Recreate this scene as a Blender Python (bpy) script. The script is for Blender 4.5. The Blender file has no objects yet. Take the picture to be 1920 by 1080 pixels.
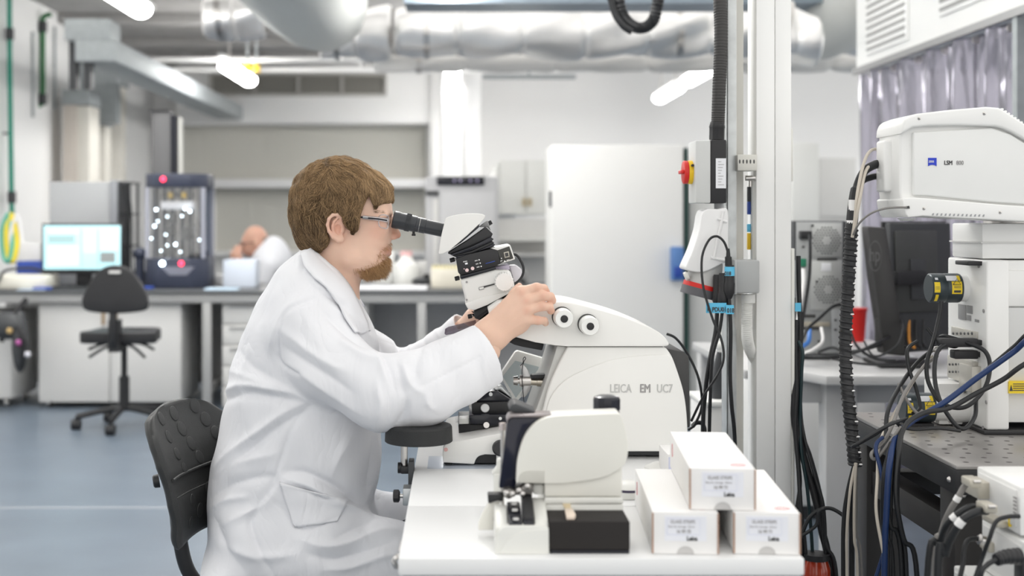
import bpy, bmesh, math, random
import numpy as np
from mathutils import Vector, Matrix
random.seed(7)
C = bpy.context.scene.collection
PI = math.pi
# ---------------------------------------------------------------- camera, world, exposure
F = 2400.0; VX, VY = 860.0, 409.0; EYE = 1.23
cam_data = bpy.data.cameras.new('camera'); cam = bpy.data.objects.new('camera', cam_data); C.objects.link(cam)
cam.location = (0, 0, EYE); cam.rotation_euler = (PI/2, 0, 0)
cam_data.sensor_width = 36; cam_data.lens = F/1920*36
cam_data.shift_x = (960-VX)/1920; cam_data.shift_y = -(540-VY)/1920
cam_data.clip_start = .05; cam_data.clip_end = 100
cam_data.dof.use_dof = True; cam_data.dof.focus_distance = 2.62; cam_data.dof.aperture_fstop = 2.9
bpy.context.scene.camera = cam
W = bpy.data.worlds.new('world'); bpy.context.scene.world = W; W.use_nodes = True
W.node_tree.nodes['Background'].inputs[0].default_value = (1, .985, .955, 1)
W.node_tree.nodes['Background'].inputs[1].default_value = 1.0
vs = bpy.context.scene.view_settings
vs.view_transform = 'Standard'; vs.look = 'None'; vs.gamma = 1; vs.exposure = 0.58; vs.use_curve_mapping = False
LAMP = 24.0          # strength of the ceiling lamps' diffusers
# ---------------------------------------------------------------- helpers
def at(px, py, d):
    return Vector(((px-VX)*d/F, d, EYE-(py-VY)*d/F))
def ax(px, d): return (px-VX)*d/F
def az(py, d): return EYE-(py-VY)*d/F
def crop(x0, y0, s, pts): return [(x0+p[0]/s, y0+p[1]/s) for p in pts]
MATS = {}
def mat(name, col, rough=.5, metal=0, var=.03, scale=12, bump=0, bscale=200, spec=.5, trans=0, alpha=1, coat=0, emit=None, es=0, sub=0, ior=1.45):
    if name in MATS: return MATS[name]
    m = bpy.data.materials.new(name); m.use_nodes = True; nt = m.node_tree; b = nt.nodes['Principled BSDF']
    b.inputs['Roughness'].default_value = rough; b.inputs['Metallic'].default_value = metal
    b.inputs['Specular IOR Level'].default_value = spec; b.inputs['IOR'].default_value = ior
    b.inputs['Transmission Weight'].default_value = trans; b.inputs['Alpha'].default_value = alpha
    b.inputs['Coat Weight'].default_value = coat
    if sub:
        b.inputs['Subsurface Weight'].default_value = sub; b.inputs['Subsurface Radius'].default_value = (1, .35, .18); b.inputs['Subsurface Scale'].default_value = .008
    if emit: b.inputs['Emission Color'].default_value = (*emit, 1); b.inputs['Emission Strength'].default_value = es
    tc = nt.nodes.new('ShaderNodeTexCoord')
    n = nt.nodes.new('ShaderNodeTexNoise'); n.inputs['Scale'].default_value = scale; n.inputs['Detail'].default_value = 4
    nt.links.new(tc.outputs['Object'], n.inputs['Vector'])
    mx = nt.nodes.new('ShaderNodeMix'); mx.data_type = 'RGBA'
    mx.inputs[6].default_value = (*[max(0, c*(1-var)) for c in col], 1); mx.inputs[7].default_value = (*[min(1, c*(1+var)) for c in col], 1)
    nt.links.new(n.outputs['Fac'], mx.inputs[0]); nt.links.new(mx.outputs[2], b.inputs['Base Color'])
    if bump:
        n2 = nt.nodes.new('ShaderNodeTexNoise'); n2.inputs['Scale'].default_value = bscale; n2.inputs['Detail'].default_value = 3
        nt.links.new(tc.outputs['Object'], n2.inputs['Vector'])
        bp = nt.nodes.new('ShaderNodeBump'); bp.inputs['Strength'].default_value = bump; bp.inputs['Distance'].default_value = .002
        nt.links.new(n2.outputs['Fac'], bp.inputs['Height']); nt.links.new(bp.outputs['Normal'], b.inputs['Normal'])
    MATS[name] = m; return m
def props(o, label=None, cat=None, group=None, kind=None):
    if label: o['label'] = label
    if cat: o['category'] = cat
    if group: o['group'] = group
    if kind: o['kind'] = kind
    return o
def thing(name, label, cat, loc=(0, 0, 0), group=None, rz=0):
    o = bpy.data.objects.new(name, None); C.objects.link(o); o.location = loc; o.rotation_euler = (0, 0, rz)
    o.empty_display_size = .05
    return props(o, label, cat, group)
def origin(o):
    v = Vector((0, 0, 0))
    while o is not None: v += o.location; o = o.parent
    return v
class MB:
    """collects shapes in world coordinates; build() links them as one mesh object"""
    def __init__(s): s.v = []; s.f = []; s.attr = None
    def add(s, vs_, fs):
        k = len(s.v); s.v += [tuple(v) for v in vs_]; s.f += [tuple(i+k for i in f) for f in fs]; return s
    def box(s, x0, x1, y0, y1, z0, z1):
        v = [(x, y, z) for x in (x0, x1) for y in (y0, y1) for z in (z0, z1)]
        return s.add(v, [(0, 1, 3, 2), (4, 6, 7, 5), (0, 4, 5, 1), (2, 3, 7, 6), (0, 2, 6, 4), (1, 5, 7, 3)])
    def boxm(s, size, M):
        x, y, z = [a/2 for a in size]
        v = [M @ Vector((i, j, k)) for i in (-x, x) for j in (-y, y) for k in (-z, z)]
        return s.add(v, [(0, 1, 3, 2), (4, 6, 7, 5), (0, 4, 5, 1), (2, 3, 7, 6), (0, 2, 6, 4), (1, 5, 7, 3)])
    def prism(s, pts, d0, d1, axis='y'):
        """pts: (x,z) outline, extruded from depth d0 to d1"""
        n = len(pts)
        f = {'y': lambda p, d: (p[0], d, p[1]), 'x': lambda p, d: (d, p[0], p[1]), 'z': lambda p, d: (p[0], p[1], d)}[axis]
        v = [f(p, d0) for p in pts]+[f(p, d1) for p in pts]
        return s.add(v, [tuple(range(n)), tuple(range(2*n-1, n-1, -1))]+[(i, i+n, (i+1) % n+n, (i+1) % n) for i in range(n)])
    def cyl(s, p0, p1, r0, r1=None, n=24, cap=True):
        r1 = r0 if r1 is None else r1
        return s.lathe(p0, p1, [(0, r0), (1, r1)], n, cap)
    def lathe(s, p0, p1, prof, n=24, cap=True):
        """prof: (t along p0->p1, radius)"""
        p0, p1 = Vector(p0), Vector(p1); d = p1-p0; a = d.normalized()
        u = a.orthogonal().normalized(); w = a.cross(u)
        k = len(s.v)
        for t, r in prof:
            for i in range(n):
                th = 2*PI*i/n; s.v.append(tuple(p0+d*t+(u*math.cos(th)+w*math.sin(th))*max(r, 1e-5)))
        for j in range(len(prof)-1):
            for i in range(n):
                s.f.append((k+j*n+i, k+j*n+(i+1) % n, k+(j+1)*n+(i+1) % n, k+(j+1)*n+i))
        if cap:
            s.f.append(tuple(k+i for i in range(n-1, -1, -1))); m = k+(len(prof)-1)*n; s.f.append(tuple(m+i for i in range(n)))
        return s
    def tube(s, path, r, n=8, smooth=6, cap=True):
        P = spline(path, smooth) if smooth else [Vector(p) for p in path]
        m = len(P); k = len(s.v); u = None
        for j, p in enumerate(P):
            t = (P[min(j+1, m-1)]-P[max(j-1, 0)]).normalized()
            u = t.orthogonal().normalized() if u is None else (u-t*u.dot(t)).normalized()
            w = t.cross(u); rr = r(j/(m-1)) if callable(r) else r
            for i in range(n):
                th = 2*PI*i/n; s.v.append(tuple(p+(u*math.cos(th)+w*math.sin(th))*rr))
        for j in range(m-1):
            for i in range(n):
                s.f.append((k+j*n+i, k+j*n+(i+1) % n, k+(j+1)*n+(i+1) % n, k+(j+1)*n+i))
        if cap: s.f.append(tuple(k+i for i in range(n-1, -1, -1))); q = k+(m-1)*n; s.f.append(tuple(q+i for i in range(n)))
        return s
    def sphere(s, c, r, n=16, m=10):
        rx, ry, rz = (r, r, r) if not hasattr(r, '__len__') else r
        k = len(s.v)
        for j in range(1, m):
            ph = PI*j/m
            for i in range(n):
                th = 2*PI*i/n; s.v.append((c[0]+rx*math.sin(ph)*math.cos(th), c[1]+ry*math.sin(ph)*math.sin(th), c[2]+rz*math.cos(ph)))
        s.v.append((c[0], c[1], c[2]+rz)); s.v.append((c[0], c[1], c[2]-rz)); t, b = len(s.v)-2, len(s.v)-1
        for j in range(m-2):
            for i in range(n): s.f.append((k+j*n+i, k+(j+1)*n+i, k+(j+1)*n+(i+1) % n, k+j*n+(i+1) % n))
        for i in range(n): s.f.append((t, k+i, k+(i+1) % n)); s.f.append((b, k+(m-2)*n+(i+1) % n, k+(m-2)*n+i))
        return s
    def grid(s, fn, nu, nv):
        k = len(s.v)
        for j in range(nv+1):
            for i in range(nu+1): s.v.append(tuple(fn(i/nu, j/nv)))
        for j in range(nv):
            for i in range(nu):
                a = k+j*(nu+1)+i; s.f.append((a, a+1, a+nu+2, a+nu+1))
        return s
    def build(s, name, m, parent=None, bevel=0, seg=2, smooth=True, ang=38, solid=0, local=False, fixn=True):
        me = bpy.data.meshes.new(name)
        off = Vector((0, 0, 0)) if (local or parent is None) else origin(parent)
        me.from_pydata([(v[0]-off.x, v[1]-off.y, v[2]-off.z) for v in s.v], [], s.f)
        me.materials.append(m)
        bm = bmesh.new(); bm.from_mesh(me)
        if fixn: bmesh.ops.recalc_face_normals(bm, faces=bm.faces)
        if solid: bmesh.ops.solidify(bm, geom=bm.faces[:], thickness=solid)
        if bevel:
            es = [e for e in bm.edges if len(e.link_faces) == 2 and e.calc_face_angle(0) > .5]
            bmesh.ops.bevel(bm, geom=es, offset=bevel, segments=seg, profile=.5, affect='EDGES', clamp_overlap=True)
        if smooth:
            a = math.radians(ang)
            for f in bm.faces: f.smooth = True
            for e in bm.edges: e.smooth = not (len(e.link_faces) == 2 and e.calc_face_angle(0) > a)
        bm.to_mesh(me); bm.free()
        o = bpy.data.objects.new(name, me); C.objects.link(o)
        if parent is not None: o.parent = parent
        return o
def spline(path, k=6):
    P = [Vector(p) for p in path]
    if len(P) < 3: return P
    out = []
    for i in range(len(P)-1):
        p0, p1, p2, p3 = P[max(i-1, 0)], P[i], P[i+1], P[min(i+2, len(P)-1)]
        for j in range(k):
            t = j/k; t2, t3 = t*t, t*t*t
            out.append(.5*((2*p1)+(p2-p0)*t+(2*p0-5*p1+4*p2-p3)*t2+(3*p1-p0-3*p2+p3)*t3))
    out.append(P[-1]); return out
def spline2(pts, k=6, closed=False):
    P = [Vector((p[0], p[1], 0)) for p in pts]; n = len(P); out = []
    for i in range(n if closed else n-1):
        g = (lambda q: P[q % n]) if closed else (lambda q: P[min(max(q, 0), n-1)])
        p0, p1, p2, p3 = g(i-1), g(i), g(i+1), g(i+2)
        for j in range(k):
            t = j/k; t2, t3 = t*t, t*t*t
            q = .5*((2*p1)+(p2-p0)*t+(2*p0-5*p1+4*p2-p3)*t2+(3*p1-p0-3*p2+p3)*t3); out.append((q.x, q.y))
    if not closed: out.append((P[-1].x, P[-1].y))
    return out
def px(pts, d): return [(ax(p[0], d), az(p[1], d)) for p in pts]
def solo(mb, name, m, label, cat, group=None, kind=None, **k): return props(mb.build(name, m, None, **k), label, cat, group, kind)
def struct(mb, name, m, **k): return props(mb.build(name, m, None, **k), kind='structure')
def copy_tree(o, parent=None):
    c = o.copy(); C.objects.link(c)
    if parent is not None: c.parent = parent
    for ch in list(o.children): copy_tree(ch, c)
    return c
def text(name, s, m, parent, loc, size, rot=(PI/2, 0, 0), sx=1.0, bold=0, align='LEFT', ext=.0004, dup=0):
    cu = bpy.data.curves.new(name, 'FONT'); cu.body = s; cu.size = size; cu.extrude = ext; cu.offset = bold; cu.align_x = align; cu.resolution_u = 3
    t = bpy.data.objects.new(name, cu); C.objects.link(t)
    dg = bpy.context.evaluated_depsgraph_get(); me = bpy.data.meshes.new_from_object(t.evaluated_get(dg))
    bpy.data.objects.remove(t); me.materials.clear(); me.materials.append(m)
    if dup:
        b_ = bmesh.new(); b_.from_mesh(me); m1 = me.copy(); m1.transform(Matrix.Translation((dup, 0, ext*.3))); b_.from_mesh(m1); m1.transform(Matrix.Translation((-dup/2, dup*.4, ext*.3))); b_.from_mesh(m1); b_.to_mesh(me); b_.free()
    M = Matrix.Translation(Vector(loc)-(origin(parent) if parent is not None else Vector())) @ Matrix.Rotation(rot[2], 4, 'Z') @ Matrix.Rotation(rot[1], 4, 'Y') @ Matrix.Rotation(rot[0], 4, 'X') @ Matrix.Diagonal((sx, 1, 1, 1))
    me.transform(M)
    o = bpy.data.objects.new(name, me); C.objects.link(o); o.parent = parent; return o
# ---------------------------------------------------------------- implicit surfaces (numpy surface nets)
def sdf_mesh(fn, lo, hi, h):
    ax_ = [np.arange(lo[i], hi[i]+h, h) for i in range(3)]
    X, Y, Z = np.meshgrid(*ax_, indexing='ij', sparse=True)
    v = np.broadcast_to(fn(X, Y, Z), tuple(len(a) for a in ax_)).astype(np.float32)
    s = v < 0; n = v.shape
    acc = np.zeros((n[0]-1, n[1]-1, n[2]-1, 3), np.float32); cnt = np.zeros(tuple(k-1 for k in n), np.int16)
    edges = []
    for a in range(3):
        sl0 = [slice(None)]*3; sl1 = [slice(None)]*3; sl0[a] = slice(0, -1); sl1[a] = slice(1, None)
        cr = np.argwhere(s[tuple(sl0)] != s[tuple(sl1)])
        q = cr.copy(); q[:, a] += 1
        v0 = v[cr[:, 0], cr[:, 1], cr[:, 2]]; v1 = v[q[:, 0], q[:, 1], q[:, 2]]
        t = v0/(v0-v1); p = cr.astype(np.float32); p[:, a] += t
        b, c = [(1, 2), (2, 0), (0, 1)][a]
        cells = []
        ok = np.ones(len(cr), bool)
        for db, dc in ((0, 0), (-1, 0), (-1, -1), (0, -1)):
            cc = cr.copy(); cc[:, b] += db; cc[:, c] += dc
            ok &= (cc >= 0).all(1) & (cc < np.array(n)-1).all(1); cells.append(cc)
        for i in range(4):
            cc = cells[i]; good = ((cc >= 0) & (cc < np.array(n)-1)).all(1)
            g = cc[good]; np.add.at(acc, (g[:, 0], g[:, 1], g[:, 2]), p[good]); np.add.at(cnt, (g[:, 0], g[:, 1], g[:, 2]), 1)
        edges.append((cells, ok, v0 < 0))
    act = cnt > 0; idx = -np.ones(act.shape, np.int64); idx[act] = np.arange(act.sum())
    vert = acc[act]/cnt[act][:, None]*h+np.array([a_[0] for a_ in ax_])
    faces = []
    for cells, ok, inside in edges:
        q = np.stack([idx[c[ok][:, 0], c[ok][:, 1], c[ok][:, 2]] for c in cells], 1)
        ins = inside[ok]; q[~ins] = q[~ins][:, ::-1]; faces.append(q)
    return vert.astype(np.float64), np.concatenate(faces)
def normals(v, f):
    n = np.zeros_like(v); a = np.cross(v[f[:, 2]]-v[f[:, 0]], v[f[:, 3]]-v[f[:, 1]])
    for i in range(4): np.add.at(n, f[:, i], a)
    return n/np.maximum(np.linalg.norm(n, axis=1, keepdims=True), 1e-12)
def relax(v, f, it=2, lam=.5):
    for _ in range(it):
        acc = np.zeros_like(v); c = np.zeros(len(v))
        for i in range(4):
            j = (i+1) % 4; np.add.at(acc, f[:, i], v[f[:, j]]); np.add.at(acc, f[:, j], v[f[:, i]]); np.add.at(c, f[:, i], 1); np.add.at(c, f[:, j], 1)
        v = v*(1-lam)+lam*acc/np.maximum(c, 1)[:, None]
    return v
def np_obj(name, v, f, m, parent, attr=None):
    off = np.array(origin(parent)) if parent is not None else 0
    me = bpy.data.meshes.new(name); me.from_pydata((v-off).tolist(), [], f.tolist() if hasattr(f, 'tolist') else f); me.materials.append(m)
    me.polygons.foreach_set('use_smooth', [True]*len(me.polygons))
    if attr is not None:
        for k, a in attr.items():
            at_ = me.attributes.new(k, 'FLOAT', 'POINT'); at_.data.foreach_set('value', a.astype(np.float32))
    me.update(); o = bpy.data.objects.new(name, me); C.objects.link(o); o.parent = parent; return o
def smin(a, b, k):
    h = np.clip(.5+.5*(b-a)/k, 0, 1); return b*(1-h)+a*h-k*h*(1-h)
def smax(a, b, k): return -smin(-a, -b, k)
def ell(X, Y, Z, c, r, R=None):
    x, y, z = X-c[0], Y-c[1], Z-c[2]
    if R is not None:
        R = np.array(R); x, y, z = R[0, 0]*x+R[1, 0]*y+R[2, 0]*z, R[0, 1]*x+R[1, 1]*y+R[2, 1]*z, R[0, 2]*x+R[1, 2]*y+R[2, 2]*z
    k = np.sqrt((x/r[0])**2+(y/r[1])**2+(z/r[2])**2); return (k-1)*min(r)
def cone(X, Y, Z, a, b, ra, rb):
    a, b = np.array(a, float), np.array(b, float); d = b-a; L = (d*d).sum()
    t = np.clip(((X-a[0])*d[0]+(Y-a[1])*d[1]+(Z-a[2])*d[2])/L, 0, 1)
    return np.sqrt((X-a[0]-t*d[0])**2+(Y-a[1]-t*d[1])**2+(Z-a[2]-t*d[2])**2)-(ra+(rb-ra)*t)
def chain(X, Y, Z, pts, k=.01):
    F_ = None
    for (a, ra), (b, rb) in zip(pts[:-1], pts[1:]):
        c = cone(X, Y, Z, a, b, ra, rb); F_ = c if F_ is None else smin(F_, c, k)
    return F_
def poly2(X, Z, pts):
    """signed distance to a polygon in the XZ plane (negative inside)"""
    P = np.array(pts, float); X, Z = np.broadcast_arrays(X, Z); d = np.full(X.shape, 1e9); ins = np.zeros(X.shape, bool); n = len(P)
    for i in range(n):
        a, b = P[i], P[(i+1) % n]; e = b-a; L = (e*e).sum()
        if L < 1e-14: continue
        t = np.clip(((X-a[0])*e[0]+(Z-a[1])*e[1])/L, 0, 1)
        d = np.minimum(d, (X-a[0]-t*e[0])**2+(Z-a[1]-t*e[1])**2)
        c = (a[1] > Z) != (b[1] > Z)
        with np.errstate(divide='ignore', invalid='ignore'): ins ^= c & (X < (b[0]-a[0])*(Z-a[1])/(b[1]-a[1]+1e-18)+a[0])
    d = np.sqrt(d); return np.where(ins, -d, d)
def inflate(X, Y, Z, pts, yc, Wd, R, p=2.0):
    d2 = poly2(X, Z, pts); t = 1-np.clip(-d2/R, None, 1)
    return ((np.abs((Y-yc)/Wd)**p+np.maximum(t, 0)**p)**(1/p)-1)*R*.8
# ---------------------------------------------------------------- materials
M_white = mat('white_plastic', (.80, .80, .77), .38, var=.015)
M_cream = mat('cream_enamel', (.78, .775, .73), .35, var=.015)
M_whitecard = mat('white_card', (.86, .85, .84), .6, var=.01)
M_cardedge = mat('brown_card_edge', (.42, .27, .2), .8)
M_black = mat('black_plastic', (.018, .018, .02), .45, var=.2, bump=.15, bscale=900)
M_blackgloss = mat('black_gloss', (.012, .013, .02), .18, var=.1)
M_rubber = mat('black_rubber', (.02, .021, .022), .55, var=.15, bump=.3, bscale=700)
M_cable = mat('black_cable', (.015, .016, .018), .42, var=.2)
M_bluecable = mat('blue_cable', (.01, .032, .115), .4, var=.1)
M_beigecable = mat('beige_cable', (.55, .5, .43), .5, var=.08)
M_greycable = mat('grey_cable', (.22, .21, .2), .5, var=.08)
M_steel = mat('steel', (.62, .6, .58), .28, 1, var=.08)
M_alu = mat('brushed_aluminium', (.5, .52, .53), .42, .9, var=.08, scale=60)
M_grey = mat('grey_plastic', (.36, .37, .38), .5, var=.02)
M_lgrey = mat('light_grey_laminate', (.66, .655, .64), .5, var=.02)
M_mgrey = mat('mid_grey_metal', (.3, .3, .3), .5, .2, var=.04)
M_dark = mat('dark_grey_plastic', (.05, .053, .057), .5, var=.1)
M_navy = mat('dark_navy_plastic', (.035, .042, .07), .4, var=.1)
M_wall = mat('wall_paint', (.88, .875, .865), .7, var=.02, scale=2)
M_ceil = mat('raw_concrete', (.42, .41, .40), .85, var=.25, scale=5, bump=.5, bscale=40)
M_blue = mat('blue_plastic', (.02, .06, .32), .4)
M_lblue = mat('light_blue_label', (.12, .52, .78), .5)
M_yellow = mat('yellow_plastic', (.85, .55, .02), .45)
M_labely = mat('yellow_label', (.85, .62, .03), .5)
M_red = mat('red_plastic', (.62, .02, .015), .4)
M_pole = mat('white_pole_paint', (.92, .92, .905), .4, var=.01)
M_text = mat('grey_print', (.32, .31, .31), .6); M_textd = mat('dark_print', (.06, .06, .06), .6); M_textw = mat('white_print', (.8, .8, .8), .6)
M_paper = mat('paper', (.82, .83, .86), .7, var=.02)
M_lampglow = mat('lamp_diffuser', (.9, .9, .9), .5, emit=(1, .985, .96), es=LAMP)
M_foil = mat('duct_foil', (.88, .87, .86), .42, .8, var=.1, scale=7, bump=1.0, bscale=14)
M_duct = mat('duct_paint', (.58, .59, .565), .45, var=.04)
M_galv = mat('galvanised_steel', (.40, .43, .44), .6, .25, var=.2, scale=20)
def brick_floor():
    m = mat('blue_vinyl_floor', (.135, .168, .208), .36, var=.22, scale=3.2, spec=.5, bump=.08, bscale=60)
    return m
M_floor = brick_floor()
def glass(name, col=(1, 1, 1), rough=.02, mix=.85):
    m = bpy.data.materials.new(name); m.use_nodes = True; nt = m.node_tree; nt.nodes.clear()
    o = nt.nodes.new('ShaderNodeOutputMaterial'); t = nt.nodes.new('ShaderNodeBsdfTransparent'); g = nt.nodes.new('ShaderNodeBsdfGlossy'); x = nt.nodes.new('ShaderNodeMixShader'); n = nt.nodes.new('ShaderNodeTexNoise')
    t.inputs[0].default_value = (*col, 1); g.inputs['Roughness'].default_value = rough
    mr = nt.nodes.new('ShaderNodeMapRange'); mr.inputs[3].default_value = (1-mix)*.8; mr.inputs[4].default_value = (1-mix)*1.2; n.inputs['Scale'].default_value = 5
    nt.links.new(n.outputs['Fac'], mr.inputs[0]); nt.links.new(mr.outputs[0], x.inputs[0]); nt.links.new(t.outputs[0], x.inputs[1]); nt.links.new(g.outputs[0], x.inputs[2]); nt.links.new(x.outputs[0], o.inputs[0]); return m
M_glass = glass('clear_glass')
# ---------------------------------------------------------------- room shell
XL, YB, ZC = -3.95, 16.5, 3.25
struct(MB().box(XL, 9, -4, YB, -.1, 0), 'floor', M_floor)
struct(MB().box(XL, 7.4, 10.6, YB, ZC, ZC+.15), 'ceiling', M_ceil)
# nearer than 10.6 m the unseen roof is left open to add daylight; beams only
for i, x in enumerate((-2.2, -1.42, .05, 1.14, 1.25, 2.4)): struct(MB().box(x-.04, x+.04, -4, 10.6, ZC, ZC+.12), 'trim_roof_beam_%d' % (i+1), M_wall)
for i, y in enumerate((-1, 1, 4.6, 7.1, 8.9)): struct(MB().box(XL, 7.4, y-.04, y+.04, ZC+.12, ZC+.2), 'trim_roof_purlin_%d' % (i+1), M_wall)
struct(MB().box(XL-.2, XL, -4, YB+.2, 0, ZC), 'wall_left', M_wall)
struct(MB().box(XL, 9, YB, YB+.2, 0, ZC), 'wall_back', M_wall)
for i, y in enumerate((9.2, 10.9, 12.6, 14.3, 15.6)):
    struct(MB().box(XL, -1.6, y, y+.18, ZC-.1, ZC), 'trim_%d' % (i+1), M_ceil, bevel=.01)
struct(MB().box(XL, 9, 5.42, 5.45, 0, .0012), 'trim_floor', mat('floor_seam', (.26, .28, .31), .5))
# back wall: bulkhead, ventilation grille, interior windows, pillar
D = YB-.02
def wbox(x0, y0, x1, y1, d0, d1): return MB().box(ax(x0, d0), ax(x1, d0), d0, d1, az(y1, d0), az(y0, d0))
struct(wbox(330, 118, 826, 232, 15.9, YB), 'wall_bulkhead', M_wall, bevel=.02)
g = thing('air_vent_grille', 'long grey louvred air grille high on the far wall under the ducts', 'air vent', at(560, 178, 15.88))
fr = MB(); n = 4
dv = 15.86
for i in range(5):
    x = 395+i*82; fr.box(ax(x, dv)-.015, ax(x, dv)+.015, dv-.03, 15.9, az(178, dv), az(140, dv))
for y in (140, 178): fr.box(ax(395, dv), ax(723, dv), dv-.03, 15.9, az(y, dv)-.015, az(y, dv)+.015)
fr.build('frame', mat('vent_frame', (.5, .49, .46), .5), g)
M_vent = mat('vent_slat', (.25, .24, .21), .6)
for i in range(4):
    s = MB()
    for j in range(12):
        z = az(177-j*3.1, dv); s.box(ax(397+i*82, dv)+.01, ax(475+i*82, dv)-.01, dv-.01, 15.899, z, z+.012)
    s.build('louvre_panel', M_vent, g)
def blind_window(k, x0, y0, x1, y1, label):
    d = 16.3
    w = MB()
    w.box(ax(x0, d)-.06, ax(x0, d), d-.1, YB, az(y1, d)-.06, az(y0, d)+.06).box(ax(x1, d), ax(x1, d)+.06, d-.1, YB, az(y1, d)-.06, az(y0, d)+.06)
    w.box(ax(x0, d), ax(x1, d), d-.1, YB, az(y0, d), az(y0, d)+.06).box(ax(x0, d), ax(x1, d), d-.14, YB, az(y1, d)-.06, az(y1, d))
    o = struct(w, 'window_%d' % k, M_wall, bevel=.006)
    b = MB(); n = int((ax(x1, d)-ax(x0, d))/.13)
    for i in range(n):
        u0 = ax(x0, d)+(ax(x1, d)-ax(x0, d))*i/n; u1 = ax(x0, d)+(ax(x1, d)-ax(x0, d))*(i+1)/n
        b.add([(u0, d+.02, az(y0, d)), (u1, d+.026, az(y0, d)), (u1, d+.026, az(y1, d)), (u0, d+.02, az(y1, d))], [(0, 1, 2, 3)])
    b.build('window_blind', mat('blind_fabric', (.60, .59, .54), .8, var=.06, scale=1.5), o, smooth=False)
blind_window(1, 342, 236, 800, 336, '')
blind_window(2, 404, 352, 800, 470, '')
struct(wbox(400, 336, 826, 352, 16.0, YB), 'trim_transom', mat('transom_white', (.85, .85, .85), .3), bevel=.01)
struct(wbox(806, 128, 826, 480, 15.85, YB), 'wall_return', M_wall, bevel=.01)
struct(wbox(829, 120, 866, 560, 13.9, 14.3), 'column_near', mat('white_column', (.9, .9, .9), .35), bevel=.02)
struct(wbox(868, 120, 901, 560, 14.3, 14.7), 'column_far', mat('white_column2', (.86, .86, .86), .5), bevel=.02)
# cream service panels and grey steel frame by the left wall
struct(MB().box(XL, XL+.45, 13.1, 13.25, 2.2, ZC), 'trim_frame', M_galv)
s = thing('riser_cupboard', 'tall cream riser cupboard in grey steel framing on the left wall', 'cupboard', (XL+.3, 12.5, 0))
def sb(x0, y0, x1, y1, d, th, m, nm, par, bv=.01): return MB().box(ax(x0, d), ax(x1, d), d, d+th, az(y1, d), az(y0, d)).build(nm, m, par, bevel=bv)
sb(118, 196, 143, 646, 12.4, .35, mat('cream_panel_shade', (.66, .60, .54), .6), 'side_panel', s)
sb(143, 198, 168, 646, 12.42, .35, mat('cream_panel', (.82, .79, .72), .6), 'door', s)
sb(116, 168, 168, 196, 12.38, .4, M_galv, 'header', s)
s = thing('riser_cupboard', 'short narrow cream panel between the taller cream cupboards on the left wall', 'cupboard', (XL+.5, 13.2, 0))
sb(176, 236, 199, 630, 13.3, .2, MATS['cream_panel'], 'door', s); sb(168, 130, 201, 236, 13.32, .25, M_galv, 'frame', s)
s = thing('riser_cupboard', 'narrow full-height cream panel nearest the far corner of the left wall', 'cupboard', (XL+.5, 14.2, 0))
sb(205, 162, 228, 613, 14.4, .2, MATS['cream_panel'], 'door', s); sb(201, 120, 232, 162, 14.42, .25, M_galv, 'frame', s)
# boxy duct top left
s = thing('square_duct', 'grey galvanised square air duct running under the concrete ceiling', 'air duct', at(190, 100, 11))
MB().box(ax(120, 10), ax(205, 10), 10, 10.3, az(70, 10)-.02, az(35, 10)).build('end_box', M_galv, s, bevel=.01)
x0 = ax(140, 10); MB().box(x0, x0+.32, 10.0, 15.9, az(115, 10), az(74, 10)).build('trunk', M_galv, s, bevel=.01)
MB().box(ax(122, 10), ax(136, 10), 10.1, 10.2, az(165, 10), az(70, 10)).box(ax(150, 10), ax(163, 10), 10.1, 10.2, az(165, 10), az(112, 10)).build('drop_leg', M_dark, s)
# green pipes
def pipe(pts, r, m, label, fit=()):
    s = thing('green_pipe', label, 'pipe', pts[-1])
    MB().tube(pts, r, 12, 4).build('pipe_run', m, s); q = Vector(pts[len(pts)//2]); MB().box(XL+.001, q.x, q.y-.01, q.y+.01, q.z-.01, q.z+.01).build('wall_clip', M_dark, s)
    for p in fit: MB().lathe(Vector(p)-Vector((0, 0, .05)), Vector(p)+Vector((0, 0, .05)), [(0, r*1.25), (0, r*1.7), (1, r*1.7), (1, r*1.25)], 12).build('collar', M_dark, s)
M_green = mat('green_pipe_paint', (.01, .25, .17), .4); M_green2 = mat('dark_green_pipe_paint', (.03, .18, .06), .4)
d = 11.1; pipe([at(17, -60, d), at(18, 100, d), at(20, 250, d), at(22, 390, d), at(24, 400, d)], .022, M_green, 'long green vertical pipe at the edge of the left wall', [at(18, 64, d), at(22, 370, d)])
d = 12.05; pipe([at(96, 27, d), at(86, 29, d), at(80, 36, d), at(80, 60, d), at(80, 180, d), at(77, 195, d), at(66, 199, d)], .024, M_green2, 'short green drop pipe with black elbows high on the left wall', [at(80, 50, d), at(80, 186, d)])
for (a, b, x, dc) in ((20, 150, 62, 11.82), (10, 135, 103, 12.45)):
    q = at(x, (a+b)/2+50, dc); solo(MB().cyl(at(x, a+40, dc), at(x, b+70, dc), .012).box(XL+.001, q.x, q.y-.008, q.y+.008, q.z-.008, q.z+.008), 'thin_conduit', M_galv, 'thin grey conduit on the left wall %s the short green pipe' % ('before' if x == 62 else 'beyond'), 'conduit')
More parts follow.
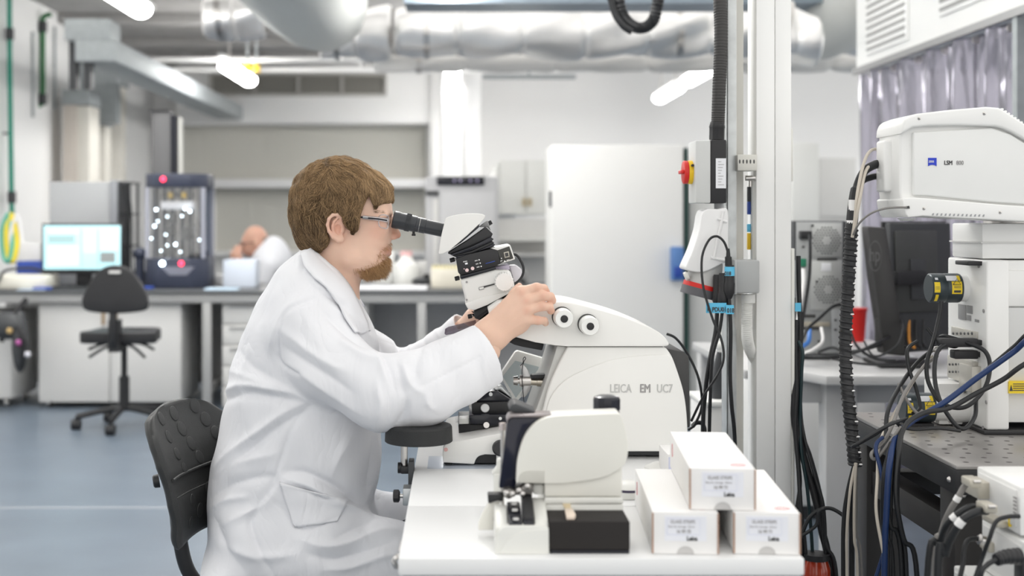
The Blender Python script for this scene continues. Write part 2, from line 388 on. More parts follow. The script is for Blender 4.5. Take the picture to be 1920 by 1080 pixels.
# ---------------------------------------------------------------- ducts and services
s = thing('round_duct', 'large pale grey round ventilation duct coming toward the viewer overhead', 'air duct', at(590, 20, 8))
cx, cz, R = ax(592, 8.2), az(-5, 8.2), .36
prof = [(0, R), (.72, R), (.80, R*.99), (.88, R*.93), (.94, R*.8), (.98, R*.55), (1, R*.1)]
MB().lathe((cx, 1.0, cz), (cx, 9.15, cz), prof, 48).build('barrel', M_duct, s)
for y in (3.2, 5.0): MB().lathe((cx, y-.02, cz), (cx, y+.02, cz), [(0, R), (0, R+.012), (1, R+.012), (1, R)], 48).build('seam_band', M_galv, s)
def foil_duct(p0, p1, R, label, name='foil_duct', m=None, amp=.030, seed=1, bands=5):
    s = thing(name, label, 'air duct', (Vector(p0)+Vector(p1))/2)
    rnd = np.random.RandomState(seed); p0, p1 = Vector(p0), Vector(p1); L = (p1-p0).length; a = (p1-p0).normalized(); u = Vector((0, 0, 1)); w = a.cross(u)
    ph = rnd.rand(12)*6.28; fr_ = rnd.rand(12)*14+4
    nb = int(L/.012); nb = min(nb, 260)
    def fn(i, j):
        th = 2*PI*i; t = j*L
        r = R*(1+.0*i)+amp*sum(math.sin(fr_[k]*t+ph[k]+(k % 4+1)*th) for k in range(8))/4
        r -= .02*max(0, math.cos(t*2*PI/(L/bands)))**30
        return p0+a*t+(u*math.cos(th)+w*math.sin(th))*r
    MB().grid(fn, 40, nb).build('sleeve', m or M_foil, s, ang=70)
    for b in range(0, bands, 4):
        c = p0+a*(L*(b+.5)/bands); MB().lathe(c-a*.02, c+a*.02, [(0, R*1.0), (0, R+.012), (1, R+.012), (1, R*1.0)], 36).build('tape_band', M_steel, s)
    return s
foil_duct(at(742, 60, 9.2), at(1800, 60, 9.2), .18, 'silver foil-wrapped duct crossing the room below the ceiling', seed=3, bands=9)
foil_duct(at(385, 35, 9.6), at(500, 25, 9.6), .17, 'short crumpled foil duct beside the big round duct', seed=5, bands=2)
foil_duct((ax(600, 9.5), 9.5, az(62, 9.5)), (ax(735, 9.5), 9.5, az(62, 9.5)), .19, 'thick foil elbow joining the big round duct end', seed=8, bands=2)
M_soft = mat('white_lagging', (.75, .74, .72), .6, bump=.6, bscale=9)
foil_duct(at(700, 119, 9.6), at(1900, 119, 9.6), .065, 'thin white lagged pipe running below the foil duct', 'lagged_pipe', M_soft, .008, 9, 7)
s = thing('cable_tray', 'blue grey steel cable tray above the silver duct', 'cable tray', at(1000, 5, 8))
tr = MB(); tr.box(ax(760, 8), ax(1545, 8), 7.8, 8.2, az(12, 8), az(10, 8)).box(ax(760, 8), ax(1545, 8), 7.79, 7.81, az(16, 8), az(-8, 8)).box(ax(760, 8), ax(1545, 8), 8.2, 8.22, az(12, 8), az(-8, 8))
tr.build('tray_channel', mat('tray_steel', (.26, .31, .36), .4, .8, var=.15), s)
for x in range(800, 1540, 170): MB().box(ax(x, 8), ax(x+6, 8), 7.98, 8.0, az(12, 8), ZC).build('hanger_rod', M_galv, s)
for x in range(760, 1900, 190):
    p = at(x, 119, 9.6); MB().cyl(p, (p.x, p.y, ZC), .006, n=8).build('hanger_rod', M_steel, bpy.data.objects['lagged_pipe'])
for i, (x0, x1, y, d) in enumerate(((285, 1480, 108, 12.5), (250, 1100, 128, 13.5), (905, 1080, 140, 11.5))):
    solo(MB().box(ax(x0, d), ax(x1, d), d, d+.12, az(y+6, d), az(y, d)).box((ax(x0, d)+ax(x1, d))/2-.01, (ax(x0, d)+ax(x1, d))/2+.01, d+.05, d+.07, az(y, d), ZC), 'service_rail', M_galv if i == 2 else M_wall, ['pale service rail running across the room in front of the far wall', 'pale service rail just above the far air grille', 'short grey bracket rail right of the bright column'][i], 'rail')
foil_duct(at(1440, 50, 7.2), at(1530, 75, 7.2), .16, 'crumpled foil duct bend seen right of the white post', seed=11, bands=2)
s = thing('round_duct', 'grey round duct end beside the louvred cabinet', 'air duct', at(1590, 40, 7.9))
MB().lathe((ax(1600, 8), 6.62, az(12, 8)), (ax(1600, 8), 8.9, az(12, 8)), [(0, .25), (.9, .25), (.97, .2), (1, .02)], 40).build('barrel', M_duct, s)
for i in range(3):
    y = 7.2+i*.9; x0 = ax(330-20*i, y)
    solo(MB().box(x0, -.4, y, y+.12, ZC-.2, ZC-.08), 'steel_channel', M_dark, ['nearest', 'middle', 'farthest'][i]+' dark steel channel under the ceiling behind the lamps', 'beam')
for i, x in enumerate((464, 481)):
    s = thing('yellow_fitting', ['left', 'right'][i]+' of two small yellow fittings under the far service rail', 'fitting', at(x, 130, 12.5)); MB().cyl(at(x, 122, 12.5), at(x, 135, 12.5), .035).build('cap', M_yellow, s); MB().cyl(at(x, 122, 12.5), (ax(x, 12.5), 12.5, ZC), .01, n=8).build('rod', M_galv, s)
# suspended lamps
def lamp(x, y, label, z=2.6, L=1.45):
    s = thing('ceiling_lamp', label, 'lamp', (x, y, z), 'suspended strip lamps')
    w = .085
    out = [(-w*.55, .035), (-w*.55, .06), (w*.55, .06), (w*.55, .035)]
    MB().prism([(x+p[0], z+.03+p[1]) for p in out], y-L/2, y+L/2).build('housing', M_white, s, bevel=.006)
    cap = [(x+.078*math.cos(a), z+.03+.012-.062*math.sin(a)) for a in [-.5+(PI+1)*i/14 for i in range(15)]]
    MB().prism(cap, y-L/2+.02, y+L/2-.02).build('diffuser', M_lampglow, s)
    for q in (-.5, .5): MB().cyl((x, y+q, z+.03), (x, y+q, ZC), .008, n=8).build('hanger_rod', M_steel, s)
    MB().box(x-.03, x+.03, y-L/2-.3, y+L/2+.3, z+.085, z+.12).build('trunking', M_pole, s)
    return s
rows = [(-2.15, 'left'), (-.06, 'centre'), (2.36, 'right')]
for y in (12.5, 14.4):
    for x, n in rows:
        if n == 'left' and y > 13: continue
        lamp(x, y, {'left': 'lit strip lamp in the run over the left bench, nearest the far wall', 'centre': 'lit strip lamp seen end-on in front of the bright column, %s', 'right': 'lit strip lamp in the right-hand run, %s of the pair'}[n].replace('%s', 'nearer' if y < 13 else 'farther'), L=1.3)
lamp(-2.15, 7.95, 'strip lamp cut by the top edge above the left bench')
lamp(-1.42, 6.1, 'strip lamp just peeping in at the top beside the round duct')
lamp(-.06, 7.4, 'strip lamp glimpsed end-on at the top edge over the seated man')
for y, q in ((7.5, 'first'), (9.6, 'second'), (11.8, 'third'), (14.0, 'last')): lamp(6.6, y, 'unseen strip lamp added at far right to light the background, %s toward the far wall' % q)  # lamp row added out of view to brighten the back of the room
k = 0
for y in (4.4,):
    for x, q in ((-2.2, 'left'), (.05, 'centre'), (2.4, 'right')): lamp(x, y, 'strip lamp hanging over the near part of the room, %s run' % q)
# ================================================================ far bench and what stands on it
TB = .766; BF = 8.2; BK = 9.25
M_bench = mat('bench_top_slate', (.10, .105, .11), .35, var=.1)
M_benchframe = mat('bench_frame_grey', (.40, .40, .395), .45, .2)
b = thing('laboratory_bench', 'long slate-topped laboratory bench on a grey steel frame across the back of the room', 'bench', (-1, 8.7, 0))
x0, x1 = -3.3, .95
MB().box(x0, x1, BF, BK, TB-.022, TB).build('worktop', M_bench, b, bevel=.003)
MB().box(x0, x1, BF+.02, BF+.06, TB-.08, TB-.022).box(x0, x1, BK-.06, BK-.02, TB-.08, TB-.022).build('frame_rail', M_benchframe, b, bevel=.003)
for x in (ax(378, BF), -3.25, .85, ax(885, BF)-.35):
    for y in (BF+.02, BK-.07):
        MB().box(x, x+.055, y, y+.05, .02, TB-.08).box(x-.01, x+.065, y-.01, y+.06, 0, .02).build('leg', M_benchframe, b, bevel=.003)
    MB().box(x+.005, x+.05, BF+.07, BK-.07, .1, .15).build('stretcher', M_benchframe, b)
MB().box(ax(560, 9.1), x1-.02, 9.1, 9.13, .06, TB-.09).build('modesty_panel', mat('modesty_grey', (.60, .60, .61), .5), b)
MB().box(-3.2, ax(560, 9.1)-.005, 9.1, 9.13, .06, TB-.09).build('modesty_panel', M_benchframe, b)
def cab(px0, px1, py1, d, dep, doors, label, name='under_bench_cabinet', drawers=0, zt=TB-.085):
    x0, x1 = ax(px0, d), ax(px1, d); z0 = az(py1, d)
    s = thing(name, label, 'cabinet', ((x0+x1)/2, d+dep/2, 0), 'cabinets under the far bench')
    MB().box(x0, x1, d+.02, d+dep, z0, zt).build('body', M_lgrey, s, bevel=.004)
    if drawers:
        for i in range(drawers):
            h = (zt-z0)/drawers; o = MB().box(x0+.003, x1-.003, d, d+.02, z0+h*i+.004, z0+h*(i+1)-.004).build('drawer', M_lgrey, s, bevel=.004)
            MB().box(x0+.05, x1-.05, d-.012, d, z0+h*(i+1)-.03, z0+h*(i+1)-.018).build('handle', M_benchframe, o)
    else:
        for i in range(doors):
            w = (x1-x0)/doors; o = MB().box(x0+w*i+.003, x0+w*(i+1)-.003, d, d+.02, z0+.004, zt-.004).build('door', M_lgrey, s, bevel=.004)
            hx = x0+w*(i+1)-.05 if i == 0 else x0+w*i+.03
            MB().box(hx, hx+.02, d-.015, d, zt-.14, zt-.05).build('handle', mat('handle_bronze', (.4, .3, .2), .4, .5), o)
    for x in (x0+.05, x1-.05):
        for y in (d+.07, d+dep-.07):
            MB().cyl((x-.012, y, .033), (x+.012, y, .033), .033, n=16).box(x-.008, x+.008, y-.01, y+.01, .033, z0).build('castor', M_steel, s)
cab(72, 340, 755, 8.28, .55, 2, 'two-door light grey mobile cabinet under the bench behind the black stool')
cab(416, 560, 765, 8.28, .55, 1, 'light grey drawer unit under the bench right of the bench leg', drawers=5)
cab(566, 690, 765, 8.28, .55, 1, 'light grey drawer unit under the bench partly hidden by the seated man', drawers=3)
cab(-60, 22, 748, 8.28, .5, 1, 'light grey cabinet at the left edge under the bench end', zt=.62)
s = thing('tool_bag', 'dark clutter of hoses and fittings hanging under the left bench end', 'equipment', at(35, 640, 8.6))
MB().sphere(at(38, 640, 8.12), (.05, .07, .2)).sphere(at(15, 610, 8.12), (.12, .08, .09)).build('pouch', M_dark, s)
MB().tube([at(0, 600, 8.1), at(30, 610, 8.08), at(45, 640, 8.06), at(40, 690, 8.1)], .02).tube([at(2, 640, 8.1), at(20, 600, 8.1), at(50, 560, 8.15)], .018).build('hose', M_black, s)
for i, c in enumerate([(.5, .35, .15), (.4, .1, .3), (.6, .6, .65)]): MB().cyl(at(14+i*17, 620+i*22, 8.04), at(22+i*17, 621+i*22, 8.04), .018, n=12).build('fitting', mat('fitting%d' % i, c, .4), s)
def bbox(name, label, cat, x0, y0, x1, y1, d, dep, m, parts=None, bevel=.008, base=True):
    s = thing(name, label, cat, ((ax(x0, d)+ax(x1, d))/2, d+dep/2, TB if base else az(y1, d)))
    z0 = TB+.001 if base else az(y1, d)
    MB().box(ax(x0, d), ax(x1, d), d, d+dep, z0, az(y0, d)).build('casing', m, s, bevel=bevel)
    return s
def face(s, nm, x0, y0, x1, y1, d, m, dep=.01, bevel=.002): return MB().box(ax(x0, d), ax(x1, d), d-dep, d+.001, az(y1, d), az(y0, d)).build(nm, m, s, bevel=bevel)
# grey equipment cabinet behind the monitor
s = bbox('instrument_cabinet', 'large plain grey instrument cabinet standing behind the lit monitor', 'cabinet', 92, 341, 206, 530, 8.95, .28, M_grey)
MB().box(ax(207, 8.95), ax(221, 8.95), 8.93, 9.23, TB+.001, az(338, 8.95)).build('side_rail', mat('rail_grey', (.25, .26, .28), .4), s, bevel=.004)
s = thing('equipment_rack', 'dark open rack frame with cables just right of the grey instrument cabinet', 'rack', at(235, 530, 8.95))
r = MB()
for x in (222, 240):
    for y in (8.95, 9.18): r.box(ax(x, 8.95), ax(x+4, 8.95), y, y+.02, TB+.001, az(341, 8.95))
for q in (341, 400, 460): r.box(ax(222, 8.95), ax(246, 8.95), 8.95, 9.2, az(q+3, 8.95), az(q, 8.95))
r.build('frame', M_dark, s); r = MB()
for i in range(6): r.tube([at(226+i*3, 346, 8.94), at(228+i*4, 420, 8.93), at(224+i*5, 500, 8.93), at(230+i*6, 527, 8.9)], .006, 6, 5)
r.build('cable_loom', M_cable, s); MB().box(ax(222, 8.9), ax(268, 8.9), 8.86, 8.98, TB+.001, az(508, 8.9)).build('connector_block', M_dark, s, bevel=.01)
# monitor
def text_rects(par, rects, d, m):
    q = MB()
    for x0, y0, x1, y1 in rects: q.box(ax(x0, d), ax(x1, d), d-.002, d, az(y1, d), az(y0, d))
    return q.build('screen_window', m, par, smooth=False)
d = 8.45; s = thing('computer_monitor', 'switched-on wide monitor showing pale cyan windows on the left of the bench', 'monitor', at(153, 530, d))
MB().box(ax(78, d), ax(230, d), d, d+.04, az(514, d), az(419, d)).build('bezel', M_black, s, bevel=.006)
face(s, 'screen', 82, 423, 226, 505, d, mat('screen_cyan', (.3, .5, .55), .3, emit=(.50, .84, .88), es=.62), .003)
text_rects(s, [(90, 441, 140, 456), (152, 430, 154, 500), (183, 430, 185, 500)], d-.004, mat('screen_grey', (.2, .3, .3), .4, emit=(.4, .6, .62), es=.5))
text_rects(s, [(91, 431, 148, 439), (90, 460, 148, 498), (156, 430, 180, 474), (187, 430, 222, 470)], d-.004, mat('screen_pale', (.3, .3, .3), .4, emit=(.68, .93, .94), es=.66))
text_rects(s, [(188, 473, 216, 492)], d-.004, mat('screen_dark', (.2, .2, .2), .4, emit=(.3, .36, .35), es=.35))
MB().box(ax(140, d), ax(168, d), d+.03, d+.06, TB+.015, az(480, d)).box(ax(115, d), ax(192, d), d-.08, d+.14, TB+.001, TB+.016).build('stand', M_black, s, bevel=.004)
d = 8.35; s = thing('keyboard', 'dark keyboard lying below the lit monitor', 'keyboard', at(150, 535, d)); kb = MB().box(ax(105, d), ax(235, d), 8.24, 8.36, TB+.001, TB+.018)
kb.build('casing', M_dark, s, bevel=.004)
k = MB()
for i in range(22):
    for j in range(4): k.box(ax(107, d)+i*.02, ax(107, d)+i*.02+.016, 8.25+j*.025, 8.27+j*.025, TB+.018, TB+.023)
k.build('keys', M_black, s)
# tall dark column
s = thing('equipment_tower', 'tall dark grey column standing behind the glowing printer-like machine', 'tower', at(312, 530, 9.05))
d = 9.0; MB().box(ax(284, d), ax(320, d), d, d+.12, TB+.001, az(210, d)).build('column', mat('tower_grey', (.11, .11, .113), .6), s, bevel=.01)
MB().box(ax(320, d), ax(332, d), d-.0, d+.1, TB+.001, az(216, d)).build('dark_channel', M_blackgloss, s)
MB().box(ax(333, d), ax(337, d), d+.03, d+.1, TB+.001, az(220, d)).build('edge_strip', M_cream, s); MB().box(ax(284, d)-.01, ax(318, d), d-.01, d+.13, az(210, d), az(206, d)).build('cap', M_black, s)
# printer-like machine
s = thing('bench_instrument', 'dark navy cylindrical machine with red lights and brightly lit glass chamber', 'machine', at(338, 530, 8.6))
cx = ax(337, 8.6); cy = 8.62; R = 57*8.6/F
def ring(x0, y0, x1, y1): return az(y1, 8.5), az(y0, 8.5)
def rr(z0, z1, r, nm, m, par=s, n=40, bev=.008):
    pts = [(cx+r*max(-1, min(1, 1.12*math.cos(2*PI*i/n))), cy+r*max(-1, min(1, 1.12*math.sin(2*PI*i/n)))) for i in range(n)]
    return MB().prism(pts, z0, z1, 'z').build(nm, m, par, bevel=bev)
rr(TB+.001, az(484, 8.5), R*1.04, 'base', M_navy); rr(az(352, 8.5), az(326, 8.5), R*1.02, 'head', M_navy)
for sx, sy in ((-1, -1), (1, -1), (-1, 1), (1, 1)):
    MB().box(cx+sx*R*.9-.012, cx+sx*R*.9+.012, cy+sy*R*.75-.012, cy+sy*R*.75+.012, az(484, 8.5), az(352, 8.5)).build('pillar', mat('grey_pillar', (.35, .36, .42), .4), s)
MB().box(cx-R*.86, cx+R*.86, cy-R*.87, cy-R*.86, az(484, 8.5), az(352, 8.5)).build('glass_door', M_glass, s)
MB().box(cx-R*.86, cx+R*.86, cy+R*.8, cy+R*.83, az(484, 8.5), az(352, 8.5)).build('back_panel', mat('navy_back', (.03, .05, .09), .3), s)
MB().box(cx-R*.84, cx-R*.8, cy-R*.3, cy+R*.8, az(484, 8.5), az(352, 8.5)).box(cx+R*.8, cx+R*.84, cy-R*.3, cy+R*.8, az(484, 8.5), az(352, 8.5)).build('side_panel', MATS['navy_back'], s)
MB().box(cx-.11, cx+.11, cy-.1, cy+.05, az(392, 8.5), az(377, 8.5)).build('carriage', mat('machine_white', (.85, .85, .88), .3), s, bevel=.006)
for i in range(5): MB().box(cx-.1+i*.045, cx-.075+i*.045, cy-.12, cy-.08, az(371, 8.5), az(360, 8.5)).build('nozzle', M_black if i % 2 == 0 else M_yellow, s)
mm = MB(); rnd = random.Random(4)
for i in range(16):
    x = cx+rnd.uniform(-.13, .13); z = rnd.uniform(az(478, 8.5), az(395, 8.5)); mm.box(x-.02, x+.02, cy-.02+rnd.uniform(-.05, .1), cy+.05, z-.03, z+.04)
mm.build('mechanism', M_dark, s, bevel=.004)
for i in range(7): MB().cyl((cx-.12+i*.04, cy+.05*(i % 3-1), az(484, 8.5)), (cx-.12+i*.04, cy+.05*(i % 3-1), az(352, 8.5)), .007, n=10).build('rod', M_steel, s)
M_led = mat('chamber_light', (.8, .9, 1), .3, emit=(.75, .9, 1), es=9); M_ledr = mat('red_light', (.9, .05, .1), .3, emit=(1, .03, .08), es=3.5)
for x, y in ((297, 393), (349, 391), (358, 396), (292, 424), (300, 415), (311, 440), (314, 460), (333, 458), (342, 472), (304, 470), (316, 406), (345, 405), (284, 447), (374, 450), (318, 485), (334, 486)):
    MB().sphere((ax(x, 8.5)-.003, cy-.17+.03*((x*7) % 3), az(y, 8.5)), .008 if x in (297, 349, 358, 333, 292) else .0055, 10, 6).build('chamber_lamp', M_led, s)
fr_ = cy-R*1.02
for x, y, m in ((306, 336, M_ledr), (340, 494, M_ledr), (304.5, 494, M_led)): MB().sphere((ax(x, fr_), fr_-.004, az(y, fr_)), .016 if y > 400 or x < 320 else .012, 12, 8).build('indicator', m, s)
pts = [(ax(x, fr_), az(y, fr_)) for x, y in ((302, 500), (366, 500), (350, 516), (318, 516))]; MB().prism(pts, fr_-.006, fr_).build('badge_panel', mat('badge_grey', (.2, .21, .26), .4), s)
MB().box(ax(372, 8.5), ax(384, 8.5), 8.55, 8.7, TB+.001, az(480, 8.5)).sphere(at(386, 475, 8.5), .02).build('side_knob', M_navy, s)
s = thing('microscope_arm', 'small dark device standing between the monitor and the navy machine', 'device', at(262, 530, 8.6))
MB().cyl(at(262, 530, 8.6), at(262, 478, 8.6), .03).sphere(at(262, 476, 8.6), .045).build('head', M_navy, s); MB().box(ax(248, 8.6), ax(276, 8.6), 8.5, 8.7, TB+.001, TB+.03).build('base', M_dark, s, bevel=.005)
# clutter on the bench
bbox('cream_box', 'low cream box with rounded edges at the left end of the bench', 'box', -20, 517, 86, 541, 8.3, .3, mat('cream_box', (.7, .68, .6), .5), bevel=.02)
solo(MB().box(ax(35, 8.25), ax(88, 8.25), 8.21, 8.29, TB+.001, TB+.006), 'notepad', mat('pale_blue_paper', (.55, .66, .8), .6), 'pale blue notepad in front of the cream box', 'notepad')
bbox('storage_bin', 'deep blue plastic bin behind the cream box', 'bin', 30, 490, 78, 512, 8.75, .2, M_blue)
bbox('grey_box', 'blurred pale grey box on the bench below the yellow wall cable', 'box', 38, 455, 76, 500, 9.0, .2, M_lgrey)
s = thing('cable_coil', 'yellow and white cable coil hanging on the left wall above the bench', 'cable', at(25, 450, 9.0))
for i, (c, o) in enumerate((((.8, .65, .05), 0), ((.75, .75, .75), 10), ((.1, .4, .3), -8))):
    MB().tube([at(24+o, 400, 9.1), at(12+o, 430, 9.1), at(15+o, 480, 9.1), at(26+o, 488, 9.05), at(32+o, 450, 9.1), at(24+o, 405, 9.1)], .018, 8).build('loop', mat('coil%d' % i, c, .5), s)
solo(MB().tube([at(-8, 538, 8.3), at(0, 520, 8.28), at(14, 506, 8.3), at(60, 503, 8.4), at(84, 512, 8.4)], .009), 'black_cable', M_cable, 'black cable arching over the cream box at the bench end', 'cable')
for (x0, x1, d, l) in ((60, 96, 8.22, 'small royal blue pouch in front of the monitor'), (258, 285, 8.3, 'small blue packet left of the navy machine')):
    solo(MB().box(ax(x0, d), ax(x1, d), d, d+.08, TB+.001, TB+.02), 'blue_packet', M_blue, l, 'packet', bevel=.006)
solo(MB().box(ax(385, 8.25), ax(445, 8.25), 8.21, 8.35, TB+.001, TB+.012), 'paper_pad', mat('pale_blue_sheet', (.6, .75, .88), .6), 'pale blue paper pad in front of the boxes beside the navy machine', 'paper')
bbox('carton', 'white and pale blue carton on the bench in front of the sitting bald man', 'box', 418, 487, 478, 533, 8.6, .2, mat('pale_carton', (.70, .76, .86), .5), bevel=.004)
bbox('carton', 'low white carton between the navy machine and the blue carton', 'box', 400, 515, 417, 533, 8.9, .12, M_whitecard, bevel=.004)
# right-hand half of the bench top
s = thing('reagent_bottle', 'white bottle with a pinkish cap on the bench behind the eyepiece', 'bottle', at(760, 525, 8.9))
c = Vector((ax(762, 8.9), 8.9, TB)); MB().lathe(c, c+Vector((0, 0, .2)), [(0, .085), (.05, .09), (.7, .09), (.85, .05), (1, .04)], 24).build('body', M_white, s)
MB().cyl(c+Vector((0, 0, .2)), c+Vector((0, 0, .235)), .042).build('cap', mat('pink_cap', (.75, .45, .45), .5), s)
bbox('white_carton', 'white carton on the bench left of the pink-capped bottle', 'box', 700, 472, 738, 528, 9.0, .15, M_white, bevel=.004)
bbox('white_carton', 'squat white carton right of the pink-capped bottle', 'box', 782, 490, 800, 528, 9.0, .15, M_lgrey, bevel=.004)
solo(MB().box(ax(640, 8.3), ax(800, 8.3), 8.25, 8.7, TB+.001, TB+.01), 'white_sheet', M_paper, 'white work sheet lying on the bench under the bottles', 'sheet')
s = bbox('sample_tray', 'cream tray of yellow-topped samples on the bench right of the white sheet', 'tray', 808, 504, 872, 530, 8.5, .25, mat('cream_tray', (.72, .68, .58), .5), bevel=.004)
for i in range(9): MB().cyl((ax(812+i*6.5, 8.5), 8.52, az(504, 8.5)), (ax(812+i*6.5, 8.5), 8.52, az(497, 8.5)), .009, n=10).build('vial', mat('yellow_top', (.75, .68, .4), .5), s)
s = thing('dark_device', 'low dark device on the bench beside the sample tray', 'device', at(800, 530, 8.9)); MB().sphere((ax(800, 8.8)-.02, 8.85, TB+.03), (.09, .08, .028)).build('body', M_dark, s); MB().cyl((ax(800, 8.8), 8.8, TB+.05), (ax(800, 8.8), 8.8, TB+.08), .02).build('knob', M_black, s)
solo(MB().box(ax(925, 8.6), ax(990, 8.6), 8.6, 8.7, TB+.001, az(507, 8.6)), 'grey_bench_box', M_mgrey, 'grey box on the bench between the big machine and the tall white cabinet', 'box', bevel=.004)
solo(MB().tube([at(918, 500, 8.5), at(940, 500, 8.5), at(960, 507, 8.45), at(978, 525, 8.45), at(985, 532, 8.45)], .014), 'bench_cable', M_cable, 'black cable drooping over the grey bench box', 'cable')
# big grey machine
d = 9.4; s = thing('floor_instrument', 'tall pale grey instrument with a black display panel behind the eyepieces', 'machine', (ax(865, d), d+.3, 0))
MB().box(ax(797, d), ax(934, d), d, d+.6, 0, az(331, d)).build('body', mat('machine_grey', (.50, .50, .51), .45), s, bevel=.02)
face(s, 'display_panel', 819, 331, 908, 347, d, M_blackgloss, .02); face(s, 'side_panel', 812, 372, 822, 525, d, M_lgrey, .015); face(s, 'door', 824, 360, 928, 524, d, mat('machine_grey2', (.56, .56, .57), .45), .015)
face(s, 'handle', 798, 358, 822, 365, d, M_dark, .03)
for x in (850, 861, 880, 893): face(s, 'display_icon', x, 337, x+4, 341, d-.02, mat('icon_lilac', (.5, .45, .7), .4), .003)
# wall cupboards
def wallcab(x0, y0, x1, y1, d, dep, n, label, hd=True, m=M_white):
    s = thing('wall_cupboard', label, 'cupboard', (ax((x0+x1)/2, d), d+dep/2, az(y1, d)), 'wall cupboards')
    X0, X1 = ax(x0, d), ax(x1, d); MB().box(X0, X1, d+.02, d+dep, az(y1, d), az(y0, d)).build('body', m, s, bevel=.004)
    for i in range(n):
        w = (X1-X0)/n; o = MB().box(X0+w*i+.004, X0+w*(i+1)-.004, d, d+.02, az(y1, d)+.004, az(y0, d)-.004).build('door', m, s, bevel=.003)
        hx = X0+w*(i+.86) if i % 2 == 0 else X0+w*(i+.08)
        if hd: MB().box(hx, hx+.03, d-.02, d, az(y1-16, d), az(y1-30, d)).build('handle', mat('brass_handle', (.5, .42, .28), .4, .4), o)
    return s
wallcab(938, 300, 1034, 402, 10.5, 6.0, 2, 'white double wall cupboard between the big grey machine and the tall white cabinet')
bx = thing('splash_shelf', 'pale shelf unit below the double wall cupboard', 'shelf', at(980, 520, 10.6))
MB().box(ax(934, 10.5), ax(1040, 10.5), 10.5, 10.53, 0, az(410, 10.5)).build('back_board', M_lgrey, bx); MB().box(ax(934, 10.5), ax(1040, 10.5), 10.2, 10.5, az(452, 10.2), az(447, 10.2)).build('shelf_board', M_white, bx)
MB().box(ax(934, 10.5), ax(1040, 10.5), 10.15, 10.5, az(480, 10.2), az(475, 10.2)).build('counter', M_lgrey, bx)
wallcab(1484, 268, 1537, 425, 7.4, .4, 1, 'plain white cupboard seen just right of the white post', hd=False)
wallcab(1538, 296, 1606, 408, 9.4, .4, 1, 'lower white cupboard between the post and the curtain', m=M_lgrey)
for o_ in ('wall_cupboard.001', 'wall_cupboard.002'): pass
MB().box(ax(1484, 7.4), ax(1537, 7.4), 7.42, 7.8, 0, az(425, 7.4)).build('base_unit', M_white, bpy.data.objects['wall_cupboard.001'])
MB().box(ax(1538, 9.4), ax(1606, 9.4), 9.42, 9.8, 0, az(408, 9.4)).build('base_unit', M_lgrey, bpy.data.objects['wall_cupboard.002'])
# tall white cabinet
d = 7.6; s = thing('tall_cabinet', 'tall plain white cabinet with a dark gap down its right side behind the microscope', 'cabinet', (ax(1160, d), d+.35, 0))
M_cabw = mat('cabinet_white', (.76, .755, .735), .5, var=.01)
X0, X1, Z1 = ax(1035, d), ax(1284, d), az(271, d)
MB().box(X0, X1, d+.03, d+.585, .06, Z1).build('body', M_cabw, s, bevel=.008)
MB().box(X0, X1-.01, d, d+.028, .08, Z1-.004).build('door', M_cabw, s, bevel=.006)
MB().box(X0-.012, X0+.005, d+.03, d+.1, az(388, d), az(358, d)).build('hinge', M_dark, s, bevel=.003)
MB().box(ax(1285, d), ax(1291, d), d+.01, d+.585, .06, Z1-.02).build('door_seal', mat('dark_green_seal', (.02, .06, .05), .5), s)
MB().box(X0+.02, X1-.02, d+.05, d+.57, 0, .06).build('plinth', M_dark, s)
d = 7.75; s = thing('tall_cabinet', 'second white cabinet side seen between the dark gap and the grey post', 'cabinet', (ax(1330, d), d+.3, 0))
MB().box(ax(1292, d), ax(1470, d), d, d+.6, .05, az(300, d)).build('body', M_cabw, s, bevel=.008); MB().box(ax(1292, d)+.02, ax(1470, d)-.02, d+.05, d+.5, 0, .05).build('plinth', M_dark, s)
s = thing('wall_dispenser', 'small blue box fixed on the right edge of the tall white cabinet', 'dispenser', at(1273, 528, 7.57))
MB().box(ax(1261, 7.5), ax(1284, 7.5), 7.52, 7.598, az(527, 7.5), az(463, 7.5)).build('casing', mat('mid_blue_plastic', (.09, .2, .45), .4), s, bevel=.01); MB().box(ax(1265, 7.5), ax(1280, 7.5), 7.512, 7.522, az(521, 7.5), az(500, 7.5)).build('flap', M_blue, s, bevel=.003)
s = thing('fire_bucket', 'red container seen past the spiral-wrapped cables against the curtain', 'container', at(1600, 660, 5.2))
c = Vector((ax(1604, 5.2), 5.2, az(642, 5.2))); MB().lathe(c, c+Vector((0, 0, .13)), [(0, .035), (1, .045)], 20).build('body', M_red, s); MB().lathe(c+Vector((0, 0, .13)), c+Vector((0, 0, .14)), [(0, .048), (1, .048)], 20).build('rim', M_red, s)
MB().box(c.x-.06, c.x+.1, 5.12, 5.3, 0, c.z).build('stand', M_lgrey, s, bevel=.01)
# ---------------------------------------------------------------- black stool chair
s = thing('swivel_chair', 'black swivel work chair with triangular backrest in front of the far bench', 'chair', (ax(210, 7.9), 7.6, 0))
X = ax(211, 7.5); Y = 7.55
tri = spline2([(157, 580), (153, 560), (168, 530), (188, 505), (214, 497), (242, 505), (264, 532), (276, 560), (274, 580), (250, 586), (214, 588), (178, 586)], 5, True)
o = MB().prism(px(tri, 7.25), 7.25, 7.29).build('backrest', M_black, s, bevel=.012, seg=3)
MB().box(ax(204, 7.24), ax(226, 7.24), 7.235, 7.25, az(513, 7.24), az(508, 7.24)).build('grip_slot', M_lgrey, o, bevel=.003)
X = ax(214, 7.3)
MB().tube([(X, 7.29, az(560, 7.3)), (X, 7.27, az(610, 7.3)), (X, 7.3, az(650, 7.3)), (X, 7.45, az(652, 7.3))], .022).box(X-.03, X+.03, 7.28, 7.36, az(660, 7.3), az(600, 7.3)).build('back_post', M_black, s)
